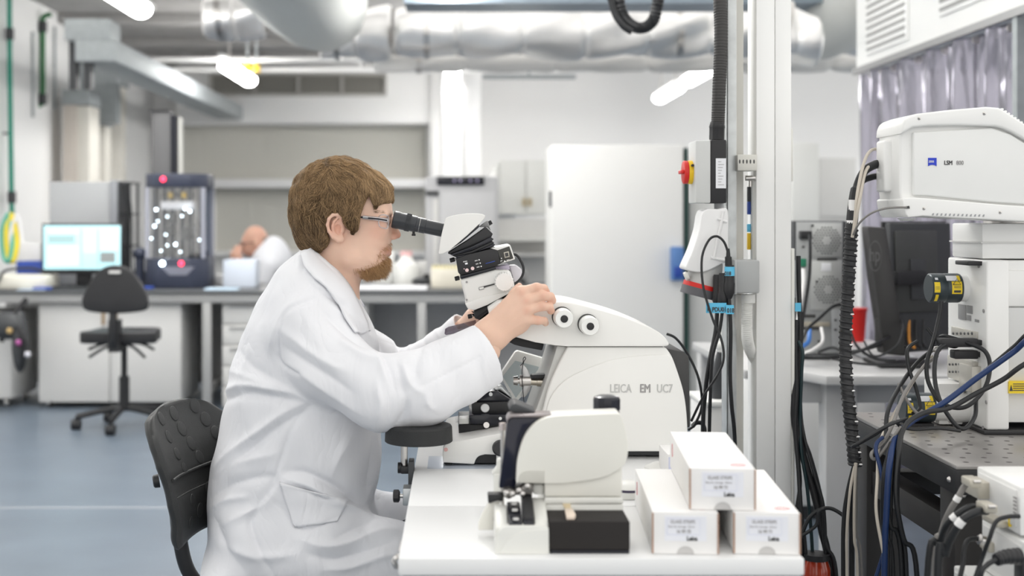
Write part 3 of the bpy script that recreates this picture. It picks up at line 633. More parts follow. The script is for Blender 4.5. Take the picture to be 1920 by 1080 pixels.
seat = spline2([(X-.21, 7.36), (X-.2, 7.5), (X-.17, 7.68), (X, 7.72), (X+.17, 7.68), (X+.2, 7.5), (X+.21, 7.36), (X, 7.33)], 5, True)
MB().prism(seat, az(643, 7.3)-.01, az(631, 7.3)+.02, 'z').build('seat', M_black, s, bevel=.015, seg=3)
MB().cyl((X, 7.52, .1), (X, 7.52, .3), .03).cyl((X, 7.52, .3), (X, 7.52, az(640, 7.3)), .018).build('gas_column', M_black, s)
for q in (-1, 1): MB().tube([(X, 7.5, az(650, 7.3)), (X+q*.08, 7.42, az(655, 7.3)), (X+q*.16, 7.36, az(672, 7.3))], .009).tube([(X, 7.5, az(650, 7.3)), (X+q*.1, 7.5, az(650, 7.3)), (X+q*.19, 7.45, az(660, 7.3))], .009).build('lever', M_black, s)
for k in range(5):
    a = PI/2+2*PI*k/5+.6; e = Vector((X+.27*math.cos(a), 7.52+.27*math.sin(a), .075))
    MB().tube([(X, 7.52, .12), (X+.12*math.cos(a), 7.52+.12*math.sin(a), .105), e], .018, 8, 4).build('base_arm', M_black, s)
    MB().cyl(e+Vector((-.025, 0, -.045)), e+Vector((.025, 0, -.045)), .03, n=16).cyl(e+Vector((0, 0, -.04)), e, .01, n=8).build('castor', M_black, s)
# ---------------------------------------------------------------- person far behind the bench
s = thing('person', 'bald person in white coat and glasses seated behind the far bench, hand at face', 'person', (ax(500, 9.8), 9.9, 0))
d = 9.85; sc = d/F
def q(x, y, dy=0): return np.array(at(x, y, d))+np.array([0, dy, 0])
M_skin2 = mat('skin_far', (.68, .40, .30), .55, sub=.2)
def f(X, Y, Z):
    a = ell(X, Y, Z, q(479, 449), (.095, .078, .105)); a = smin(a, ell(X, Y, Z, q(466, 462), (.06, .06, .075)), .03)
    a = smin(a, cone(X, Y, Z, q(453, 457), q(448, 463), .012, .017), .015); a = smin(a, ell(X, Y, Z, q(482, 456, -.075), (.02, .015, .03)), .008)
    a = smin(a, cone(X, Y, Z, q(484, 465), q(496, 495), .06, .062), .03)
    return a
v, fc = sdf_mesh(f, q(430, 510)-.15, q(530, 400)+.15, .006)
def g(X, Y, Z):
    a = ell(X, Y, Z, q(447, 478, -.1), (.045, .03, .05)); a = smin(a, cone(X, Y, Z, q(447, 478, -.1), q(455, 515, -.12), .035, .035), .02)
    for k in range(4): a = smin(a, cone(X, Y, Z, q(443+k*3, 474, -.12), q(446+k*3.5, 462, -.11+.01*k), .011, .009), .004)
    return a
v2, f2 = sdf_mesh(g, q(430, 530)-.2, q(480, 440)+.1, .005)
def legs(X, Y, Z):
    a = None
    for y in (-.13, .13):
        b_ = chain(X, Y, Z, [((ax(515, d), d+y, .5), .1), ((ax(515, d)-.42, d+y, .5), .075), ((ax(515, d)-.4, d+y, .12), .05)], .05)
        b_ = smin(b_, cone(X, Y, Z, (ax(515, d)-.4, d+y, .05), (ax(515, d)-.55, d+y, .035), .045, .035), .03); a = b_ if a is None else np.minimum(a, b_)
    return a
body = np_obj('body', np.vstack([v, v2]), np.vstack([fc, f2+len(v)]), M_skin2, s)
v, fc = sdf_mesh(legs, (ax(515, d)-.7, d-.3, -.01), (ax(515, d)+.2, d+.3, .65), .015); np_obj('trousers', v, fc, mat('dark_trousers', (.05, .05, .07), .8), s)
def f(X, Y, Z):
    a = ell(X, Y, Z, q(513, 530), (.17, .21, .36)); a = smin(a, ell(X, Y, Z, q(505, 490), (.12, .22, .10)), .06)
    for y in (-.2, .2): a = smin(a, chain(X, Y, Z, [(q(512, 498, y), .07), (q(495, 548, y*1.1), .06), (q(455, 528, y*.6), .045)], .02), .03)
    return a
v, fc = sdf_mesh(f, q(430, 640)-.3, q(580, 450)+.3, .012); np_obj('lab_coat', v, fc, mat('far_coat', (.78, .79, .83), .8), s)
hr = MB()
def hf(i, j):
    a = -.9+i*1.75+PI*.0; zz = 449+(-4+j*17); r = .083-.004*math.cos(j*3)
    return np.array(q(479+3, zz))+np.array([math.cos(a*1.0)*.098*math.sqrt(max(.05, 1-((449-zz)*sc/.112)**2)), math.sin(a)*r, 0])
MB().grid(lambda i, j: hf(i, j), 16, 6).build('hair', mat('grey_hair', (.28, .24, .21), .8), s, solid=.008)
gl = MB().tube([q(482, 454, -.085), q(466, 455, -.088), q(456, 457, -.07)], .003, 6).tube([q(456, 453, -.065), q(450, 458, -.05), q(456, 463, -.055), q(461, 458, -.066), q(456, 453, -.065)], .003, 6); gl.build('glasses', M_dark, s)
sc_ = thing('visitor_chair', 'grey seat under the bald person behind the bench', 'chair', (ax(515, d), d, 0))
MB().box(ax(515, d)-.22, ax(515, d)+.22, d-.22, d+.22, .36, .40).build('seat', M_dark, sc_, bevel=.02); MB().cyl((ax(515, d), d, .06), (ax(515, d), d, .36), .03).build('column', M_dark, sc_); MB().lathe((ax(515, d), d, 0), (ax(515, d), d, .06), [(0, .25), (.4, .24), (1, .05)], 20).build('base', M_dark, sc_)
# ================================================================ white post with electrics
d = 2.95
struct(MB().box(ax(1418, d), ax(1453, d), d, d+.09, 0, ZC), 'column_post', M_pole, bevel=.003)
struct(MB().box(ax(1453.8, d), ax(1484, d), d+.0, d+.09, 0, ZC).box(ax(1451, d), ax(1456, d), d+.01, d+.08, 0, ZC), 'column_post_cover', M_pole, bevel=.003)
st = MB().box(ax(1363, d), ax(1381, d), d, d+.004, 0, ZC).box(ax(1363, d), ax(1363, d)+.003, d, d+.06, 0, ZC)
struct(st, 'column_strut', mat('zinc_strut', (.60, .62, .62), .45, .5, var=.25, scale=30), bevel=.0008)
struct(MB().box(ax(1381, d), ax(1404, d), d+.055, d+.06, 0, ZC).box(ax(1379, d), ax(1382, d), d+.004, d+.06, 0, ZC), 'column_strut_web', mat('cream_strut', (.72, .71, .67), .5), bevel=.0008)
s = thing('perforated_bracket', 'small perforated cream bracket between the strut and the white post', 'bracket', at(1400, 305, d))
MB().box(ax(1382, 2.93), ax(1419, 2.93), 2.925, 2.985, az(320, 2.93), az(290, 2.93)).build('plate', mat('bracket_cream', (.68, .67, .62), .5), s, bevel=.002)
m_ = MB()
for i in range(5): m_.sphere((ax(1387+i*6.7, 2.925), 2.9255, az(303, 2.925)), (.0022, .001, .006), 10, 6)
m_.build('slot', M_textd, s)
MB().cyl(at(1398, 334, 2.96), at(1416, 334, 2.96), .006).cyl(at(1407, 334, 2.97), at(1407, 350, 2.97), .004).build('bolt', M_steel, s)
s = thing('terminal_strip', 'upright metal strip with blue and yellow wires behind the white post', 'strip', at(1410, 400, 2.99))
MB().box(ax(1409, 2.99), ax(1416, 2.99), 2.99, 3.0, az(487, 3), az(330, 3)).build('rail', M_alu, s)
for i, (c, y0, y1) in enumerate(((M_dark, 350, 378), (M_blue, 378, 402), (M_lblue, 420, 435), (M_yellow, 437, 468))): MB().box(ax(1402, 3.0), ax(1408.5, 3.0), 3.0, 3.01, az(y1, 3), az(y0, 3)).build('wire_block', c, s, bevel=.001)
s = thing('edge_plate', 'narrow cream plate with bolts on the right edge of the white post, upper', 'plate', at(1487, 300, d)); MB().box(ax(1484.2, d), ax(1489, d), d+.01, d+.06, az(340, d), az(240, d)).build('plate', M_cream, s, bevel=.001)
for y in (255, 283, 325): MB().cyl((ax(1489, d), d+.03, az(y, d)), (ax(1491.5, d), d+.03, az(y, d)), .006, n=12).build('bolt', M_steel, s)
s = thing('cable_trunking', 'cream trunking strip down the right edge of the white post, lower', 'trunking', at(1487, 800, d)); MB().box(ax(1484.2, d), ax(1490, d), d+.0, d+.06, .02, az(466, d)).build('body', M_cream, s, bevel=.001); MB().box(ax(1490, d), ax(1496, d), d+.02, d+.05, az(560, d), az(488, d)).build('socket_box', M_grey, s, bevel=.002)
# big black conduit and isolator
s = thing('power_conduit', 'thick black ribbed conduit running down beside the zinc strut', 'conduit', at(1348, 240, 2.92))
def rib(t): return .0155+.0006*math.sin(t*420)
MB().tube([at(1349, -420, 2.97), at(1349, -60, 2.95), at(1352, 60, 2.93), at(1349, 150, 2.92), at(1346, 232, 2.92)], rib, 16, 60).build('hose', mat('dark_conduit', (.045, .043, .042), .5), s)
MB().box(ax(1349, 2.95)-.03, ax(1363, 2.95)+.001, 2.93, 2.96, az(-418, 2.95), az(-428, 2.95)).build('clamp', M_steel, s)
MB().lathe(at(1345, 226, 2.92), at(1344, 262, 2.92), [(0, .013), (.1, .016), (.35, .0185), (.4, .0175), (1, .0175)], 8).build('gland', M_black, s)
s = thing('isolator_switch', 'grey and black isolator box with red rotary handle on a yellow ring', 'switch', at(1333, 381, 2.93))
MB().box(ax(1333, 2.88), ax(1362.5, 2.88), 2.88, 2.97, az(381, 2.88), az(262, 2.88)).build('base', M_black, s, bevel=.003)
MB().box(ax(1304, 2.88), ax(1333, 2.88), 2.88, 2.97, az(381, 2.88), az(263, 2.88)).build('cover', mat('switch_grey', (.60, .61, .60), .45), s, bevel=.004)
MB().box(ax(1342, 2.88), ax(1361, 2.88), 2.878, 2.881, az(353, 2.88), az(297, 2.88)).build('rating_label', M_paper, s)
m_ = MB()
for i in range(9): m_.box(ax(1346, 2.88), ax(1357-(i*5) % 7, 2.88), 2.8774, 2.878, az(347-i*5.4, 2.88), az(346-i*5.4, 2.88))
m_.build('label_print', M_text, s)
for a, b_, r0, r1, m, nm in ((1303, 1290, .027, .027, M_yellow, 'ring'), (1290, 1281, .0265, .024, M_red, 'handle')): MB().lathe((ax(a, 2.92), 2.925, az(323, 2.92)), (ax(b_, 2.92), 2.925, az(323, 2.92)), [(0, r0), (.9, r0), (1, r1)], 32).build(nm, m, s, bevel=.001)
MB().box(ax(1275, 2.92), ax(1281, 2.92), 2.905, 2.945, az(326, 2.92), az(319, 2.92)).build('grip', M_red, s, bevel=.002)
MB().cyl((ax(1295, 2.92), 2.9, az(311, 2.92)), (ax(1295, 2.92), 2.893, az(311, 2.92)), .003).build('padlock_hole', M_black, s)
MB().cyl(at(1348, 381, 2.92), at(1348, 397, 2.92), .011).build('lower_gland', M_grey, s)
s = thing('industrial_socket', 'white and grey industrial power socket with red ring, tilted below the switch', 'socket', at(1320, 500, 2.92))
o = spline2([(1318, 395), (1345, 392), (1363, 393), (1364, 440), (1363, 486), (1352, 494), (1318, 510), (1286, 506), (1285, 497), (1297, 470), (1310, 430)], 3, True)
MB().prism(px(o, 2.89), 2.88, 2.96).build('housing', mat('socket_white', (.80, .80, .80), .4), s, bevel=.006, seg=3)
MB().tube([at(1356, 396, 2.878), at(1352, 420, 2.878), at(1345, 450, 2.878), at(1338, 486, 2.878)], .0035).tube([at(1345, 410, 2.878), at(1363, 416, 2.878)], .003, smooth=0).tube([at(1333, 483, 2.878), at(1363, 489, 2.878)], .0035, smooth=0).build('rib', MATS['socket_white'], s)
c0, c1 = at(1328, 488, 2.925), at(1310, 556, 2.925)
MB().lathe(c0, c1, [(0, .034), (.25, .038), (.68, .040)], 40).build('barrel', mat('socket_grey', (.50, .50, .49), .5), s)
MB().lathe(c0.lerp(c1, .66), c1, [(0, .042), (.35, .042)], 40).build('red_ring', M_red, s); MB().lathe(c0.lerp(c1, .78), c1, [(0, .0435), (1, .0435)], 40).build('rim', mat('socket_dark', (.1, .1, .11), .5), s)
MB().cyl(at(1284, 519, 2.9), at(1290, 516, 2.9), .01, n=12).build('latch', MATS['cream_strut'], s)
s = thing('outlet_box', 'light grey square outlet box mounted on the strut with a black plug in it', 'outlet', at(1400, 552, 2.9))
MB().box(ax(1380, 2.87), ax(1424.5, 2.87), 2.87, 2.948, az(550, 2.87), az(488, 2.87)).build('box', mat('outlet_grey', (.43, .44, .44), .5), s, bevel=.004)
MB().box(ax(1377, 2.87), ax(1381.5, 2.87), 2.868, 2.95, az(552, 2.87), az(487, 2.87)).build('cover', mat('outlet_grey2', (.5, .51, .51), .5), s, bevel=.002)
s = thing('plug', 'round black plug pushed into the side of the grey outlet box', 'plug', at(1368, 527, 2.9))
MB().lathe(at(1377, 527, 2.9), at(1357, 527, 2.9), [(0, .019), (.5, .019), (.55, .016), (1, .013)], 24).build('body', M_black, s)
for (x, y0, y1, dd, l, tag) in ((1345, 515, 575, 2.88, 'black cable connector hanging leftmost below the outlet box', 0), (1355, 512, 580, 2.86, 'black cable connector hanging in the middle below the outlet box', 0), (1367, 497, 560, 2.85, 'black cable connector wearing a pale blue 018 tag', 1)):
    s = thing('cable_connector', l, 'connector', at(x, y1, dd))
    MB().lathe(at(x+1, y0, dd), at(x, y1, dd), [(0, .009), (.06, .0105), (.5, .0105), (.55, .0125), (.8, .012), (1, .006)], 16).build('body', M_black, s)
    if tag:
        MB().cyl(at(x+1, 500, dd), at(x+1, 517, dd), .0112, n=20).build('tag', M_lblue, s)
        text('tag_print', '018', M_textd, s, at(1358.5, 516, dd-.0116), .0115, sx=.85, bold=.0004)
def blue_tag(x0, y0, x1, y1, dd, l, tx=None, rot=0):
    s = thing('cable_tag', l, 'tag', at((x0+x1)/2, y1, dd)); MB().box(ax(x0, dd), ax(x1, dd), dd, dd+.0015, az(y1, dd), az(y0, dd)).build('strip', M_lblue, s)
    if tx: text('tag_print', tx, M_textd, s, at(x0+2, y1-3, dd-.0005), .0135, sx=.8, bold=.0004)
blue_tag(1324, 568, 1362, 587, 2.84, 'pale blue printed tag across the cables below the outlet box', 'P. PDU018')
blue_tag(1361, 572, 1376, 589, 2.835, 'small pale blue tag on the right cable below the outlet box', '018')
blue_tag(1491, 568, 1502, 584, 2.93, 'pale blue tag on cables just right of the white post')
CB = lambda pts, r, m, label, name='cable', n=8, k=8: solo(MB().tube([at(*p) for p in pts], r, n, k), name, m, label, 'cable')
CB([(1366, 498, 2.85), (1365, 475, 2.85), (1357, 453, 2.85), (1343, 443, 2.85), (1328, 452, 2.85), (1316, 485, 2.84), (1319, 540, 2.83), (1337, 600, 2.82), (1352, 635, 2.81), (1357, 670, 2.8), (1347, 700, 2.8), (1318, 745, 2.8), (1296, 790, 2.8)], .0028, M_cable, 'thin black lead looping up from the tagged connector and down to the microscope')
solo(MB().lathe(at(1366, 498, 2.85), at(1365, 466, 2.85), [(0, .008), (.5, .0075), (.55, .005), (1, .0035)], 12), 'strain_relief', M_cable, 'ribbed black cable sleeve above the blue 018 tag', 'sleeve')
CB([(1345, 572, 2.88), (1342, 620, 2.88), (1330, 680, 2.87), (1322, 740, 2.87), (1318, 805, 2.88), (1316, 1000, 2.93), (1316, 1400, 2.93)], .005, M_cable, 'thick black lead dropping from the leftmost hanging connector')
CB([(1355, 578, 2.86), (1349, 620, 2.86), (1336, 670, 2.86), (1332, 740, 2.86), (1330, 810, 2.88), (1328, 900, 2.9), (1328, 1405, 2.91)], .004, M_cable, 'black lead dropping from the middle hanging connector')
CB([(1367, 558, 2.85), (1370, 620, 2.85), (1369, 700, 2.85), (1372, 760, 2.85), (1378, 830, 2.86), (1380, 1000, 2.88), (1380, 1410, 2.9)], .0045, M_cable, 'black lead falling straight from the tagged connector along the strut')
CB([(1250, 626, 2.9), (1268, 635, 2.9), (1290, 665, 2.9), (1310, 710, 2.88), (1316, 760, 2.88), (1303, 795, 2.88), (1290, 806, 2.88)], .003, M_cable, 'black cable leaving the back of the white microscope housing')
CB([(1298, 800, 2.9), (1305, 793, 2.9), (1316, 794, 2.9), (1321, 806, 2.9), (1319, 825, 2.9)], .005, M_cable, 'short thick black cable loop behind the microscope base')
s = thing('flexible_conduit', 'white ribbed flexible conduit curving from the outlet box behind the post', 'conduit', at(1405, 560, 2.9))
MB().cyl(at(1403, 552, 2.91), at(1403, 568, 2.91), .0155, n=20).build('gland', M_white, s)
MB().tube([at(1401, 566, 2.91), at(1400, 600, 2.91), at(1402, 640, 2.93), at(1412, 668, 2.99), at(1432, 695, 3.06)], lambda t: .0125+.0009*math.sin(t*330), 16, 40).build('hose', M_white, s)
CB([(1386, 552, 2.94), (1384, 600, 2.95), (1378, 640, 2.97), (1376, 700, 3.0), (1376, 900, 3.0), (1376, 1200, 3.0)], .008, MATS['cream_strut'], 'cream conduit dropping behind the white flexible conduit', 'conduit')
s = thing('power_lead', 'thick black lead end emerging from a white sleeve behind the hanging cables', 'cable', at(1345, 745, 3.6))
MB().tube([at(1356, 560, 3.6), at(1358, 620, 3.6), at(1355, 660, 3.6)], lambda t: .02-.003*t, 16).sphere(at(1356, 648, 3.6), (.023, .02, .02)).build('sleeve', M_white, s); MB().tube([at(1354, 655, 3.6), at(1346, 700, 3.6), at(1345, 745, 3.6), at(1345, 760, 3.6)], lambda t: .013+.005*t, 12).build('lead', M_dark, s)
s = thing('floor_box', 'white junction box glimpsed behind the cables beneath the black lead', 'box', at(1340, 820, 3.6)); MB().box(ax(1318, 3.55), ax(1366, 3.55), 3.55, 3.75, 0, az(757, 3.55)).build('housing', M_cabw, s, bevel=.01); MB().box(ax(1316, 3.55), ax(1368, 3.55), 3.54, 3.76, az(762, 3.55), az(752, 3.55)).build('lid', M_white, s, bevel=.004)
# black cable loop hanging at the top
s = thing('hanging_hose', 'thick black wrapped hose hanging in a loop from the ceiling', 'hose', at(1195, 50, 4.6))
MB().tube([at(1140, -500, 4.6), at(1146, -120, 4.6), at(1160, 0, 4.6), at(1172, 35, 4.6), at(1195, 52, 4.6), at(1218, 46, 4.6), at(1230, 20, 4.6), at(1236, -60, 4.6), at(1240, -500, 4.6)], lambda t: .021+.0015*math.sin(t*300), 14, 40).build('loop', M_cable, s)
MB().tube([at(1135, -500, 4.57), at(1138, -80, 4.57), at(1148, 10, 4.57), at(1165, 45, 4.56), at(1185, 60, 4.56)], .012, 10, 8).build('side_cable', M_cable, s)
# ================================================================ curtain and louvred enclosure on the right
XC = 2.02
def ydepth(pxx, X=XC): return X*F/(pxx-VX)
s = thing('louvred_enclosure', 'white overhead enclosure with louvre vents above the plastic curtain', 'enclosure', (XC, 5, 2))
zb = 1.23+279*ydepth(1605)/F
y0, y1 = ydepth(2150), ydepth(1605)
MB().box(XC, XC+1.6, y0, y1, zb, ZC-.02).build('panel', M_pole, s, bevel=.01)
for (a, b_, za, zc) in ((1630, 1702, None, None), (1768, 1850, None, None)):
    ya, yb = ydepth(b_), ydepth(a); ym = ydepth((a+b_)/2)
    z1, z0 = 1.23+(VY-(-40 if a > 1700 else 0))*ym/F, 1.23+(VY-(82 if a < 1700 else 15))*ym/F
    if a > 1700: z0 = 1.23+(VY-22)*ydepth(1768)/F
    z1 = max(z1, z0+.35)
    o = MB().box(XC-.012, XC, ya-.02, yb+.02, z0-.02, z1+.02).build('vent_frame', M_pole, s, bevel=.004)
    m_ = MB(); n = int((z1-z0)/.035)
    for i in range(n): m_.box(XC-.016, XC-.0125, ya, yb, z0+.035*i, z0+.035*i+.014)
    m_.build('vent_slot', mat('slot_shadow_grey', (.33, .33, .32), .6), o)
MB().box(XC-.02, XC+.0, y0, y1, zb-.03, zb).build('rail', mat('rail_steel', (.35, .35, .35), .4, .6), s)
def curtain_mat():
    m = bpy.data.materials.new('clear_pvc'); m.use_nodes = True; nt = m.node_tree; b = nt.nodes['Principled BSDF']
    b.inputs['Base Color'].default_value = (.34, .325, .39, 1); b.inputs['Roughness'].default_value = .13; b.inputs['Alpha'].default_value = .93; b.inputs['Specular IOR Level'].default_value = .9; b.inputs['Metallic'].default_value = .8
    n = nt.nodes.new('ShaderNodeTexNoise'); n.inputs['Scale'].default_value = 6; bp = nt.nodes.new('ShaderNodeBump'); bp.inputs['Strength'].default_value = .25; bp.inputs['Distance'].default_value = .05
    nt.links.new(n.outputs['Fac'], bp.inputs['Height']); nt.links.new(bp.outputs['Normal'], b.inputs['Normal']); return m
M_pvc = curtain_mat()
def curtain(ya, yb, label, ph):
    s = thing('plastic_curtain', label, 'curtain', (XC, (ya+yb)/2, 0)); L = yb-ya
    def fn(i, j):
        y = ya+L*i; z = zb-.03-(zb-.08)*j
        dx = .05*math.sin(i*L*19+ph+.5*math.sin(i*L*7))+.03*math.sin(i*L*41+ph*2+j)+.012*math.sin(i*L*23+j*5+ph); return (XC+.03+dx*(.5+.7*j), y, z)
    MB().grid(fn, 220, 24).build('sheet', M_pvc, s, ang=180, fixn=False)
    for i in range(int(L/.16)): MB().cyl((XC+.03, ya+.08+i*.16, zb-.05), (XC+.03, ya+.09+i*.16, zb-.05), .018, n=12).build('hook', M_steel, s)
curtain(ydepth(1900), y1, 'purplish clear plastic strip curtain hanging under the louvred enclosure', .4)
curtain(2.9, ydepth(1915), 'near length of clear plastic curtain at the right edge of the frame', 2.)
MB().box(XC-.01, XC+.05, ydepth(1912), ydepth(1903), 0, zb-.03).build('upright', M_galv, bpy.data.objects['louvred_enclosure'])
# ================================================================ rear desk, computer tower, monitor
DK = .77; dd = 3.85
s = thing('office_desk', 'grey desk behind the post carrying the computer tower and monitor', 'desk', (ax(1560, 4), 4.2, 0))
out = [(ax(1488, dd)-.02, dd+.03), (ax(1510, dd), dd-.04), (ax(1528, dd), dd-.12), (1.85, dd-.12), (1.85, 4.75), (ax(1400, dd), 4.75), (ax(1400, dd), dd+.03)]
MB().prism(out, DK-.028, DK, 'z').build('desktop', mat('desk_grey', (.50, .50, .50), .35), s, bevel=.004)
MB().box(ax(1545, dd), ax(1604, dd), dd-.02, dd+.06, 0, DK-.028).build('leg', mat('desk_leg', (.50, .50, .50), .45), s, bevel=.004)
MB().box(ax(1496, dd), 1.82, dd+.03, dd+.07, DK-.1, DK-.028).build('apron', MATS['desk_leg'], s, bevel=.002); MB().box(1.78, 1.83, 3.8, 4.7, 0, DK-.028).build('leg', MATS['desk_leg'], s, bevel=.003); MB().box(ax(1402, dd), ax(1402, dd)+.05, 4.6, 4.68, 0, DK-.028).build('leg', MATS['desk_leg'], s, bevel=.003)
s = thing('computer_tower', 'black-edged grey computer tower showing its rear fan grilles and ports', 'computer', (ax(1540, 4.2), 4.4, DK))
T = 4.15; TX0, TX1, TZ0, TZ1 = ax(1489, T), ax(1590, T), DK+.002, az(414, T)
MB().box(TX0, TX1, T+.012, T+.46, TZ0, TZ1).build('casing', M_dark, s, bevel=.006)
M_pc = mat('pc_steel', (.40, .41, .41), .4, .5, var=.05)
def tface(nm, x0, y0, x1, y1, m, dep=.006, bevel=.001, par=None): return MB().box(ax(x0, T), ax(x1, T), T+.012-dep, T+.0125, az(y1, T), az(y0, T)).build(nm, m, par or s, bevel=bevel)
tface('rear_panel', 1494, 416, 1581, 663, M_pc)
tface('upper_panel', 1522, 420, 1579, 482, mat('pc_steel_light', (.5, .51, .50), .4, .5), .012, .002)
tface('lower_panel', 1519, 488, 1580, 582, MATS['pc_steel_light'], .012, .006)
def holes(cx, cy, Rr, ri, nm):
    m_ = MB(); st_ = 5.6; n = 0
    for i in range(-6, 7):
        for j in range(-6, 7):
            x = (i+.5*(j % 2))*st_; y = j*st_*.866; r = math.hypot(x, y)
            if ri < r < Rr: m_.cyl((ax(cx+x, T), T-.0008, az(cy+y, T)), (ax(cx+x, T), T-.0002, az(cy+y, T)),   .0030, n=6)
    m_.build(nm, M_textd, s)
holes(1550, 451, 26, 8.5, 'fan_grille'); holes(1553, 543, 26.5, 8, 'fan_grille')
tface('power_inlet', 1499, 433, 1520, 448, M_black, .03, .003)
tface('slot_row', 1533, 484, 1570, 488, M_textd, .013); tface('sticker', 1540, 493, 1558, 508, M_paper, .0135)
tface('slot_cover', 1497, 590, 1530, 596, M_textd, .008); tface('port_bracket', 1559, 580, 1578, 660, M_grey, .014); tface('port_block', 1500, 604, 1555, 612, mat('port_metal', (.5, .46, .38), .4, .6), .02)
tface('port_block', 1506, 614, 1540, 618, M_textd, .02); tface('green_port', 1500, 485, 1512, 500, mat('green_port', (.02, .22, .12), .5), .013)
for x, y in ((1506, 463), (1531, 528), (1535, 640), (1566, 600), (1566, 618), (1523, 423)): MB().cyl((ax(x, T), T, az(y, T)), (ax(x, T), T-.005, az(y, T)), .004, n=10).build('port', M_textd, s)
for (p, r, m, l) in (([(1518, 440, 4.08), (1519, 470, 4.06), (1517, 520, 4.05), (1508, 580, 4.04), (1498, 640, 4.03), (1497, 700, 4.0)], .0055, M_cable, 'black mains lead hanging from the computer tower inlet'),
        ([(1506, 505, 4.1), (1507, 530, 4.08), (1502, 570, 4.06), (1494, 620, 4.05)], .007, M_whitecard, 'white lead running down beside the tower mains lead'),
        ([(1580, 570, 4.1), (1560, 576, 4.08), (1535, 598, 4.05), (1512, 620, 4.0), (1497, 655, 3.98)], .005, M_cable, 'black lead sweeping left across the foot of the computer tower'),
        ([(1518, 618, 4.09), (1516, 640, 4.05), (1502, 652, 4.0), (1491, 668, 3.95)], .007, mat('ethernet_blue', (.05, .2, .6), .4), 'bright blue network lead curling from the computer tower'),
        ([(1540, 615, 4.1), (1542, 640, 4.04), (1525, 655, 4.0), (1508, 662, 3.97)], .005, M_whitecard, 'white lead with a tag from the computer ports'),
        ([(1535, 660, 4.05), (1560, 652, 4.0), (1590, 660, 3.95), (1640, 650, 3.95), (1665, 640, 3.98)], .005, M_cable, 'black lead lying on the desk between tower and monitor'),
        ([(1500, 664, 4.0), (1545, 668, 3.9), (1600, 662, 3.9), (1640, 645, 3.9), (1668, 632, 3.95)], .0045, M_cable, 'black lead crossing the desk front toward the monitor stand'),
        ([(1560, 672, 3.9), (1600, 680, 3.85), (1650, 684, 3.83), (1700, 680, 3.84), (1700, 660, 3.9)], .004, M_cable, 'thin black lead trailing along the desk front edge'),
        ([(1620, 640, 3.95), (1640, 668, 3.9), (1680, 650, 3.85), (1692, 620, 3.88), (1690, 600, 3.95)], .0035, M_cable, 'thin black lead rising from the desk to the monitor back'),
        ([(1592, 610, 3.95), (1606, 648, 3.92), (1640, 672, 3.9), (1680, 676, 3.88)], .0045, M_cable, 'black lead slanting across the red container')):
    CB(p, r, m, l)
# monitor seen from behind
d = 4.0; s = thing('desktop_monitor', 'black monitor seen from behind on a leaning stand with a round emblem', 'monitor', at(1660, 668, 4.0))
P = [(1680, 420), (1776, 414), (1790, 414), (1790, 700), (1776, 696), (1700, 588)]
M = Matrix.Translation(at(1722, 520, 4.1)) @ Matrix.Rotation(math.radians(28), 4, 'Z') @ Matrix.Rotation(math.radians(-2), 4, 'X')
def mbox(nm, x0, x1, z0, z1, y0, y1, m, bv=.003):
    q = MB(); q.boxm((x1-x0, y1-y0, z1-z0), M @ Matrix.Translation(((x0+x1)/2, (y0+y1)/2, (z0+z1)/2))); return q.build(nm, m, s, bevel=bv)
mbox('back_shell', -.12, .155, -.235, .175, 0, .025, M_dark, .006); mbox('screen_bezel', -.125, .16, -.24, .18, .025, .035, M_black)
mbox('inner_cover', -.105, .08, -.11, .15, -.01, 0, mat('monitor_back', (.055, .058, .056), .35), .006)
mbox('mount_plate', -.05, .02, -.07, .06, -.016, -.01, M_dark, .002); mbox('arm', -.13, .0, -.022, .022, -.035, -.016, M_black, .004)
o = MB().prism(px([(1627, 424), (1662, 427), (1700, 668), (1657, 664), (1650, 600), (1638, 520)], 3.95), 3.95, 4.02).build('stand_column', mat('stand_black', (.035, .034, .034), .4), s, bevel=.006)
def emb(r0, r1, nm):
    cx_, cz_ = ax(1641, 3.949), az(480, 3.949); ww = .42
    m_ = MB(); m_.grid(lambda i, j: (cx_+math.cos(i*2*PI)*(r0+(r1-r0)*j)*ww, 3.9485, cz_+math.sin(i*2*PI)*(r0+(r1-r0)*j)), 36, 1); return m_.build(nm, mat('emblem_grey', (.12, .12, .12), .4), o)
emb(.044, .047, 'emblem_ring'); text('emblem_letters', 'hp', mat('emblem_grey', (.12, .12, .12), .4), o, (ax(1641, 3.95)-.019, 3.9485, az(480, 3.95)-.016), .062, sx=.55, bold=.0005)
MB().box(ax(1650, 3.9), ax(1657, 3.9), 3.945, 3.951, az(640, 3.95), az(597, 3.95)).build('cable_slot', M_textd, o)
MB().prism([(ax(1655, 3.9), 3.92), (ax(1745, 3.9), 3.90), (ax(1775, 3.9), 4.05), (ax(1740, 3.9), 4.16), (ax(1660, 3.9), 4.12)], DK+.001, DK+.012, 'z').build('stand_foot', M_black, s, bevel=.003)
for i in range(4): MB().tube([at(1690+i*14, 600, 4.08), at(1692+i*13, 640, 4.05), at(1705+i*10, 652, 4.02)], .005, 8, 5).build('plugged_lead', M_cable if i != 1 else mat('orange_plug', (.7, .3, .05), .5), s)
s = thing('desk_papers', 'white papers lying on the desk behind the monitor foot', 'paper', at(1620, 650, 4.3)); MB().box(ax(1600, 4.3), ax(1700, 4.3), 4.2, 4.5, DK+.001, DK+.005).build('sheet', M_paper, s); MB().box(ax(1610, 4.3), ax(1690, 4.3), 4.22, 4.45, DK+.0055, DK+.009).build('sheet', M_whitecard, s)
